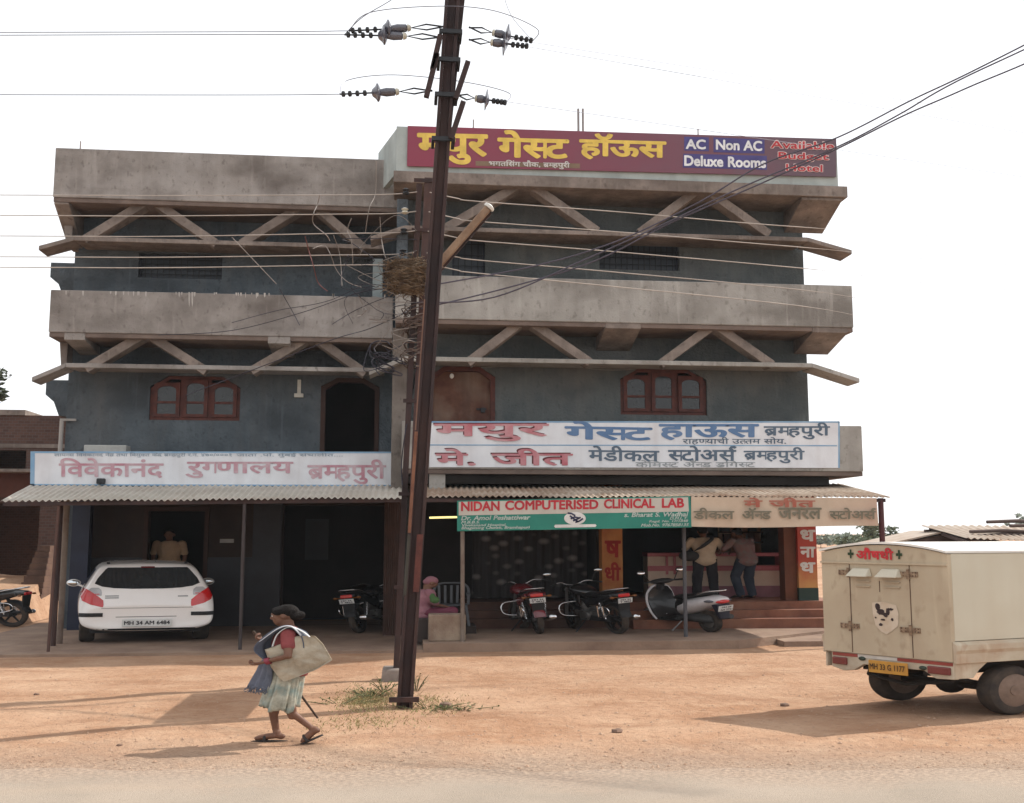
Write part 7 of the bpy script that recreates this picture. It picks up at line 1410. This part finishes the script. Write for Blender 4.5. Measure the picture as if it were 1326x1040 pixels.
# concrete block and ledge, plastic chair
r = Rr(555, 796, 603, 826, -2.35); mb = MB(); mb.box(r[0], r[1], -2.35, -1.95, 0.16, r[3]); single('concrete_block', mb, mat('block_concrete', (0.30, 0.235, 0.175), 0.95, col2=(0.19, 0.13, 0.095), scale=2.2, bump=0.4), 'square dusty concrete block beside the pale awning post', 'block', bevel=0.025)
mb = MB(); a_ = xx(538, 800, -1.9); b2 = xx(600, 800, -1.9); mb.box(a_, b2, -1.93, -0.9, 0.10, LED); single('ledge', mb, mat('dark_ledge', (0.05, 0.038, 0.034), 0.9), 'dark low ledge behind the concrete block', 'ledge', bevel=0.02)
def plastic_chair(label, x, y, z, rot):
    t = thing('plastic_chair', label, 'chair', (x, y, z), rot=rot); m = mat('grey_plastic', (0.10, 0.105, 0.115), 0.5); 
    def P_(nm, fn): mb = MB(); fn(mb); mb.build(nm, m, t, bevel=0.006)
    P_('seat', lambda b: b.box(-0.22, 0.22, -0.21, 0.21, 0.40, 0.43))
    for sx in (-1, 1):
        for sy in (-1, 1): P_('leg', lambda b: b.beam((sx * 0.24, sy * 0.24, 0), (sx * 0.20, sy * 0.19, 0.40), 0.035, 0.035, (0, 1, 0)))
        P_('armrest', lambda b: (b.beam((sx * 0.23, -0.20, 0.64), (sx * 0.23, 0.18, 0.62), 0.05, 0.025), b.beam((sx * 0.23, 0.16, 0.43), (sx * 0.23, 0.17, 0.61), 0.035, 0.03, (0, 1, 0))))
    for k in range(5): P_('back_slat', lambda b: b.beam((-0.16 + 0.08 * k, -0.205, 0.43), (-0.17 + 0.085 * k, -0.27, 0.80), 0.035, 0.018, (0, 1, 0)))
    P_('top_rail', lambda b: b.tube(smoothline([(-0.23, -0.20, 0.43), (-0.235, -0.26, 0.70), (-0.17, -0.28, 0.83), (0, -0.29, 0.85), (0.17, -0.28, 0.83), (0.235, -0.26, 0.70), (0.23, -0.20, 0.43)], 4), 0.02, 8))
q = at(584, 790, -0.4); plastic_chair('grey slatted plastic chair in shade behind the concrete block', q.x, -0.45, 0.30, radians(178))
mb = MB(); mb.box(q.x - 0.6, q.x + 0.5, -0.85, 0.1, 0.05, 0.30); single('ledge', mb, mat('dark_ledge', (0.05, 0.038, 0.034), 0.9), 'dark step under the grey plastic chair', 'step')

# ------------------------------------------------------------------ neighbours
BRICK = bpy.data.materials.new('brown_brick'); BRICK.use_nodes = True; N = BRICK.node_tree.nodes; L = BRICK.node_tree.links
tc = N.new('ShaderNodeTexCoord'); mp = N.new('ShaderNodeMapping'); mp.inputs['Rotation'].default_value = (radians(90), 0, 0); L.new(tc.outputs['Object'], mp.inputs[0])
bt = N.new('ShaderNodeTexBrick'); bt.inputs['Scale'].default_value = 3.2; bt.inputs['Color1'].default_value = (0.105, 0.055, 0.042, 1); bt.inputs['Color2'].default_value = (0.07, 0.036, 0.03, 1); bt.inputs['Mortar'].default_value = (0.10, 0.08, 0.07, 1); bt.inputs['Mortar Size'].default_value = 0.02
L.new(mp.outputs[0], bt.inputs['Vector']); L.new(bt.outputs['Color'], N['Principled BSDF'].inputs['Base Color']); N['Principled BSDF'].inputs['Roughness'].default_value = 0.95
NY = 7.0
nb = thing('brick_house', 'unfinished brown brick building with dark openings at the left edge', 'building', (xx(20, 740, NY), NY, 0))
nx0, nx1 = xx(-160, 650, NY), xx(84, 650, NY)
ops = [(xx(-60, 590, NY), xx(34, 590, NY), zz(20, 607, NY), zz(20, 583, NY)), (xx(-60, 690, NY), xx(50, 690, NY), 0.0, zz(20, 651, NY))]
mb = MB(); wall_holes(mb, nx0, nx1, 0, zz(40, 538, NY), NY, 0.25, ops); mb.box(nx0, nx1, NY + 5, NY + 5.2, 0, zz(40, 538, NY)); mb.box(nx0, nx0 + 0.2, NY + 0.26, NY + 5, 0, zz(40, 538, NY)); mb.build('wall', BRICK, nb)
mb = MB(); mb.box(nx0, xx(34, 532, NY), NY - 0.06, NY + 5.2, zz(20, 538, NY) + 0.003, zz(20, 531, NY)); mb.build('roof_slab', CONC_B, nb)
mb = MB(); mb.box(nx0, xx(55, 612, NY - 0.7), NY - 0.7, NY - 0.003, zz(20, 611, NY - 0.7), zz(20, 607, NY - 0.7)); mb.box(nx0, nx1, NY - 0.03, NY - 0.002, zz(20, 580, NY), zz(20, 575, NY)); mb.build('ledge', CONC_B, nb)
mb = MB(); mb.box(nx0, xx(48, 640, NY - 0.1), NY - 0.12, NY - 0.003, zz(20, 644, NY), zz(20, 612, NY)); mb.build('red_band', mat('brick_red_wash', (0.11, 0.042, 0.03), 0.9), nb)
mb = MB(); sx0 = xx(10, 700, NY - 1.2)
for k in range(12):
    x0 = xx(14 + 2.4 * k, 735 - 6.5 * k, NY - 1.3); mb.box(x0, nx1 - 0.1, NY - 1.35 + 0.06 * k, NY - 0.13, 0.10 * k if k == 0 else 0.155 * k + 0.004, 0.155 * (k + 1))
mb.build('stairs', mat('brown_stair', (0.13, 0.075, 0.052), 0.9, col2=(0.08, 0.045, 0.034), scale=3), nb)
mb = MB(); mb.box(nx0 + 0.3, nx1 - 0.3, NY + 0.3, NY + 4.9, zz(20, 645, NY), zz(20, 640, NY)); mb.build('floor_slab', DARK, nb)
# low sheds on the right
def shed(label, Y, x0, x1, zl, zr, depth, wallm, roofm):
    t = thing('tin_shed', label, 'shed', ((x0 + x1) / 2, Y, 0))
    mb = MB(); mb.prism([(x0 + 0.4, Y, 0), (x1 - 0.4, Y, 0), (x1 - 0.4, Y, zr - 0.1), (x0 + 0.4, Y, zl - 0.1)], (0, 0.2, 0)); mb.box(x0 + 0.4, x0 + 0.6, Y + 0.21, Y + depth, 0, min(zl, zr) - 0.15); mb.box(x1 - 0.6, x1 - 0.4, Y + 0.21, Y + depth, 0, min(zl, zr) - 0.15); mb.build('wall', wallm, t)
    mb = MB(); corr_sheet(mb, (x0, Y - 0.5, zl), (x1, Y - 0.5, zr), (x0, Y + depth, zl + 0.55), (x1, Y + depth, zr + 0.55), 0.2, 0.03); mb.build('roof_sheet', roofm, t, smooth=70)
    return t
SHW = mat('shed_brown_wall', (0.12, 0.085, 0.07), 0.95, col2=(0.08, 0.055, 0.045), scale=1)
TINB = mat('bright_tin', (0.40, 0.34, 0.28), 0.6, col2=(0.30, 0.22, 0.16), scale=0.8, streak=(0.20, 0.12, 0.08), streak_amt=0.4)
Ya = 9.0; g1 = thing('gabled_shed', 'low brown shed gable with thin tin roof edge just right of the dark red post', 'shed', (xx(1230, 700, Ya), Ya, 0))
gx0, gx1, gxm = xx(1140, 706, Ya), xx(1316, 706, Ya), xx(1222, 688, Ya); gz0, gz1 = zz(1140, 706, Ya), zz(1222, 687, Ya)
mb = MB(); mb.prism([(gx0 + 0.3, Ya, 0), (gx1 - 0.3, Ya, 0), (gx1 - 0.3, Ya, gz0), (gxm, Ya, gz1 - 0.12), (gx0 + 0.3, Ya, gz0)], (0, 2.0, 0)); mb.build('wall', SHW, g1)
for xe in (gx0, gx1): mb = MB(); mb.hexa([V((xe, Ya - 0.2, gz0 - 0.03)), V((gxm, Ya - 0.2, gz1 - 0.05)), V((gxm, Ya + 2.1, gz1 - 0.05)), V((xe, Ya + 2.1, gz0 - 0.03)), V((xe, Ya - 0.2, gz0 + 0.02)), V((gxm, Ya - 0.2, gz1)), V((gxm, Ya + 2.1, gz1)), V((xe, Ya + 2.1, gz0 + 0.02))]); mb.build('roof_sheet', TINB, g1)
Yb2 = 7.0; s2 = thing('tin_shed', 'tin roofed shed with loose poles on its roof at the right edge', 'shed', (xx(1300, 700, Yb2), Yb2, 0))
e0, e1 = at(1252, 697, Yb2), at(1500, 708, Yb2); t0, t1 = at(1193, 681, Yb2 + 3.0), at(1500, 680, Yb2 + 3.0)
mb = MB(); corr_sheet(mb, e0, e1, t0, t1, 0.2, 0.025); mb.build('roof_sheet', TINB, s2, smooth=70)
mb = MB(); mb.prism([(e0.x + 0.3, Yb2 + 0.3, 0), (e1.x - 0.2, Yb2 + 0.3, 0), (e1.x - 0.2, Yb2 + 0.3, e1.z - 0.05), (e0.x + 0.3, Yb2 + 0.3, e0.z - 0.05)], (0, 0.15, 0)); mb.build('wall', SHW, s2)
mb = MB(); mb.beam(t0 + V((0.2, -0.2, -0.12)), e0 + V((0, 0.1, -0.1)), 0.1, 0.1); mb.build('rafter', mat('grey_timber', (0.09, 0.062, 0.055), 0.9), s2)
random.seed(9)
for k, (a, b) in enumerate((((1256, 688.5), (1400, 690)), ((1278, 676), (1410, 677)), ((1262, 694.5), (1390, 692)), ((1308, 681), (1420, 684)))):
    p_, q_ = at(*a, Yb2 + 1.0), at(*b, Yb2 + 1.5); mb = MB(); mb.tube([p_, p_.lerp(q_, 0.3) + V((0, 0, 0.04)), p_.lerp(q_, 0.7) - V((0, 0, 0.02)), q_], [0.05, 0.06, 0.05, 0.04], 7)
    single('timber_pole', mb, mat('grey_timber', (0.09, 0.062, 0.055), 0.9), ('lowest but one', 'topmost', 'lowest', 'upper middle')[k] + ' of the rough poles lying over the right tin roof', 'pole', 'rough poles on the tin roof', smooth=60)
mb = MB(); q = at(1200, 690, Yb2 + 2.7); mb.box(q.x - 0.07, q.x + 0.07, Yb2 + 2.6, Yb2 + 2.74, 0, t0.z - 0.12); mb.build('post', SHW, s2)

# ------------------------------------------------------------------ trees and weeds
def leaf_mesh(mb, c, r, n, size, clumps=18, flat=0.8, seed=0):
    rnd = random.Random(seed); cs = []
    for _ in range(clumps):
        d = V((rnd.gauss(0, 1), rnd.gauss(0, 1), rnd.gauss(0, 0.8))).normalized() * rnd.uniform(0.35, 1.0); cs.append((V((d.x * r[0], d.y * r[1], d.z * r[2])), rnd.uniform(0.22, 0.42)))
    for _ in range(n):
        o, k = rnd.choice(cs); d = V((rnd.gauss(0, 1), rnd.gauss(0, 1), rnd.gauss(0, 1))).normalized() * (rnd.random() ** 0.5) * k
        p = V(c) + o + V((d.x * r[0], d.y * r[1], d.z * r[2] * flat)); a = V((rnd.gauss(0, 1), rnd.gauss(0, 1), rnd.gauss(0, 0.5))).normalized(); b = a.cross(V((rnd.gauss(0, 1), rnd.gauss(0, 1), rnd.gauss(0, 1)))).normalized(); s_ = size * rnd.uniform(0.6, 1.4)
        mb.add([p - a * s_, p - b * s_ * 0.45, p + a * s_, p + b * s_ * 0.45], [(0, 1, 2, 3)])
    return cs
def leafmat(name, c): 
    m = mat(name, c, 0.7, col2=[x * 0.55 for x in c], scale=0.9); return m
def tree(label, base, h, r, n, size, m, seed, group=None, name='tree'):
    t = thing(name, label, 'tree', base, group); B_ = V(base); cc = B_ + V((0, 0, h - r[2] * 0.9)); mb = MB(); cs = leaf_mesh(mb, cc, r, n, size, 22, 0.8, seed); mb.build('crown', m, t)
    mb = MB(); R0 = 0.035 * h; mb.tube([B_ - V((0, 0, 0.2)), B_ + V((0.05 * h, 0, 0.3 * h)), cc - V((0, 0, r[2] * 0.3))], [R0, R0 * 0.7, R0 * 0.4], 8)
    for o, k in cs[:9]: mb.tube([B_ + V((0.05 * h, 0, 0.32 * h)), cc + o * 0.5 - V((0, 0, 0.1 * r[2])), cc + o], [R0 * 0.4, R0 * 0.22, R0 * 0.08], 6)
    mb.build('trunk', mat('grey_bark', (0.10, 0.08, 0.065), 0.9, col2=(0.06, 0.048, 0.04), scale=4), t, smooth=60)
GRN = leafmat('olive_leaf', (0.16, 0.19, 0.115)); GRN2 = leafmat('hazed_leaf', (0.24, 0.275, 0.20))  # pallor of distance haze put into these leaf colours
Yt = 42.0; q = at(1127, 691, Yt); tree('open crowned tree standing beyond the sheds between pharmacy and van', (q.x, Yt, 0), zz(1127, 671, Yt), ((xx(1165, 690, Yt) - xx(1088, 690, Yt)) / 2, 2.2, 1.15), 1900, 0.14, GRN, 3)
Yt = 125.0
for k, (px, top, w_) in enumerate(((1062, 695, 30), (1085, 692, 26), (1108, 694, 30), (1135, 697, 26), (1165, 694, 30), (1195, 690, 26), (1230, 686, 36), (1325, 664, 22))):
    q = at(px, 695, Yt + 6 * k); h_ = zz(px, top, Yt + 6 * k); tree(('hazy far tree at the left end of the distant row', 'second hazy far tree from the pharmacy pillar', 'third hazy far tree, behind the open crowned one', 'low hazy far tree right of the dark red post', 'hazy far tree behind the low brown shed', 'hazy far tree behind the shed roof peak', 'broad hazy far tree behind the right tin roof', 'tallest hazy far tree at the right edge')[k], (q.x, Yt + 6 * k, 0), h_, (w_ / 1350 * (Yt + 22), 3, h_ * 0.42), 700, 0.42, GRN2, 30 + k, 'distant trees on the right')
Yt = 16.0; q = at(-37, 512, Yt); tree('dark tree whose outer leaves enter at the left edge', (q.x, Yt, 0), zz(-30, 470, Yt), (1.15, 1.4, 1.0), 2600, 0.12, leafmat('dark_leaf', (0.05, 0.065, 0.035)), 5)

def weed(label, px, py, h, n, seed, spread=0.25, m=None):
    g_ = gr(px, py, 0); rnd = random.Random(seed); z0 = gz(g_.x, g_.y); t = thing('weed', label, 'weed', (g_.x, g_.y, z0), 'weeds round the pole foot'); st = MB(); lf = MB()
    for _ in range(n):
        a = rnd.uniform(0, 6.283); L_ = h * rnd.uniform(0.5, 1.15); dr = V((cos(a) * spread * rnd.uniform(0.4, 1.5) * 1.4, sin(a) * spread * rnd.uniform(0.3, 1), 0)); o = V((g_.x, g_.y, z0 - 0.01)) + dr * 0.25
        pts = [o + dr * t_ + V((0, 0, L_ * (t_ - 0.25 * t_ * t_))) for t_ in (0, 0.35, 0.7, 1.0)]; st.tube(pts, [0.006, 0.005, 0.004, 0.002], 4)
        for k in range(rnd.randint(5, 9)):
            t_ = rnd.uniform(0.25, 1); p = o + dr * t_ + V((0, 0, L_ * (t_ - 0.25 * t_ * t_))); u = V((rnd.gauss(0, 1.3), rnd.gauss(0, 1), rnd.gauss(0.2, 0.5))).normalized(); s_ = rnd.uniform(0.025, 0.05); w = u.cross(V((0, 0, 1))).normalized() * s_ * 0.35
            lf.add([p, p + u * s_ * 0.5 - w, p + u * s_, p + u * s_ * 0.5 + w], [(0, 1, 2, 3)])
    st.build('stems', mat('weed_stem', (0.14, 0.13, 0.06), 0.8), t); lf.build('leaves', m or mat('weed_leaf', (0.065, 0.095, 0.03), 0.7, col2=(0.12, 0.115, 0.045), scale=8), t)
weed('bushiest green weed left of the pole foot', 480, 902, 0.19, 26, 1, 0.17); weed('sparse yellowing weed farthest left of the pole foot', 440, 910, 0.12, 14, 2, 0.3)
weed('upright weed against the right side of the pole foot', 538, 893, 0.30, 9, 3, 0.08); weed('creeping weed right of the pole base bolt', 556, 916, 0.12, 14, 4, 0.28); weed('thin weed between the pole and the footing', 497, 893, 0.22, 8, 5, 0.12); weed('small flat weed right of the stones', 602, 915, 0.06, 10, 6, 0.25)
mb = MB(); rnd = random.Random(77)
for _ in range(2300):
    px, py = (rnd.gauss(476, 22), rnd.gauss(906, 8)) if rnd.random() < 0.66 else (rnd.gauss(552, 24), rnd.gauss(911, 6)) if rnd.random() < 0.6 else (rnd.gauss(470, 40), rnd.gauss(935, 6)); g_ = gr(px, min(max(py, 880), 960), 0); z0 = gz(g_.x, g_.y); h = rnd.uniform(0.015, 0.055); a = V((rnd.gauss(0, 0.035), rnd.gauss(0, 0.03), h)); w = V((0.006, 0, 0))
    p = V((g_.x, g_.y, z0 - 0.004)); mb.add([p - w, p + w, p + a], [(0, 1, 2)])
o = mb.build('dry_grass', mat('straw_grass', (0.25, 0.225, 0.095), 0.9, col2=(0.34, 0.26, 0.13), scale=3), None, kind='stuff'); tag(o, 'thin dry grass scattered round the foot of the poles', 'grass')
# stones: a few lie apart, the rest is grit
def stone(mb, p, r, rnd):
    vs = []; n1, n2 = 7, 5; rings = []
    for i in range(n2):
        t = pi * (i + 0.5) / n2; rings.append([V(p) + V((r * 1.4 * sin(t) * cos(2 * pi * j / n1) * rnd.uniform(0.75, 1.2), r * sin(t) * sin(2 * pi * j / n1) * rnd.uniform(0.75, 1.2), -0.65 * r * cos(t) * rnd.uniform(0.8, 1.1))) for j in range(n1)])
    mb.loft(rings)
ROCK = mat('brown_stone', (0.20, 0.125, 0.09), 0.95, col2=(0.13, 0.085, 0.065), scale=9)
rnd = random.Random(5)
for lab, px, py, r_ in (('largest stone on the bare earth in front of the scooter', 799, 946, 0.05), ('flat stone in the shade edge left of the van', 1016, 911, 0.045), ('brown stone right of the pole foot', 577, 913, 0.075), ('stone at the left end of the bare earth', 47, 898, 0.03), ('pebble near the woman leading slipper', 155, 961, 0.025)):
    g_ = gr(px, py, 0); mb = MB(); stone(mb, (g_.x, g_.y, gz(g_.x, g_.y) + r_ * 0.3), r_, rnd); single('stone', mb, ROCK, lab, 'stone', 'stones on the bare earth', smooth=35)
mb = MB()
for _ in range(2300):
    px = rnd.uniform(-40, 1370); py = 846 + 150 * rnd.random() ** 0.8; g_ = gr(px, py, 0); r_ = rnd.uniform(0.005, 0.015) * (1.7 if rnd.random() < 0.05 else 1); p = V((g_.x, g_.y, gz(g_.x, g_.y))); n1 = 5
    top = p + V((0, 0, r_ * 0.9)); ring = [p + V((r_ * 1.4 * cos(2 * pi * j / n1) * rnd.uniform(0.7, 1.2), r_ * sin(2 * pi * j / n1) * rnd.uniform(0.7, 1.2), r_ * 0.15)) for j in range(n1)]
    mb.add(ring + [top], [(j, (j + 1) % n1, n1) for j in range(n1)])
o = mb.build('grit', mat('grit_stone', (0.31, 0.19, 0.125), 0.95, col2=(0.40, 0.28, 0.20), scale=3), None, kind='stuff'); tag(o, 'loose grit strewn over the red earth', 'gravel')

# sunlit bank of earth beside the brick stairs
mb = MB(); bx0, bx1 = xx(-160, 750, 5.6), xx(60, 750, 5.6); vs = []; nx = 40
for k, (y, z) in enumerate(((3.7, -0.05), (4.3, 0.42), (5.0, 0.72), (6.0, 1.0), (6.85, 1.18), (6.98, 1.18))):
    for i in range(nx + 1): x = bx0 + (bx1 - bx0) * i / nx; vs.append((x, y + 0.08 * mnoise.noise(V((x * 1.5, y, 0))), z * (1 - 0.12 * (i / nx)) * min(1.0, (nx - i) / 3 + 0.02) + 0.04 * mnoise.noise(V((x * 2, y * 2, 3)))))
mb.add(vs, [(k * (nx + 1) + i, k * (nx + 1) + i + 1, (k + 1) * (nx + 1) + i + 1, (k + 1) * (nx + 1) + i) for k in range(5) for i in range(nx)]); struct('earth_bank', mb, EARTH, smooth=60)

# ------------------------------------------------------------------ hazy air
hz = bpy.data.materials.new('pale_air'); hz.use_nodes = True; N = hz.node_tree.nodes; L = hz.node_tree.links
for n_ in list(N):
    if n_.type == 'BSDF_PRINCIPLED': N.remove(n_)
pv = N.new('ShaderNodeVolumePrincipled'); pv.inputs['Color'].default_value = (0.86, 0.93, 1.0, 1); pv.inputs['Density'].default_value = 0.00035; pv.inputs['Anisotropy'].default_value = 0.0
L.new(pv.outputs[0], [n_ for n_ in N if n_.type == 'OUTPUT_MATERIAL'][0].inputs['Volume'])
mb = MB(); mb.box(-160, 260, -40, 280, -1.2, 16); o = mb.build('haze', hz, None, kind='stuff'); o['label'] = 'thin pale haze in the air over the whole place'; o['category'] = 'haze'
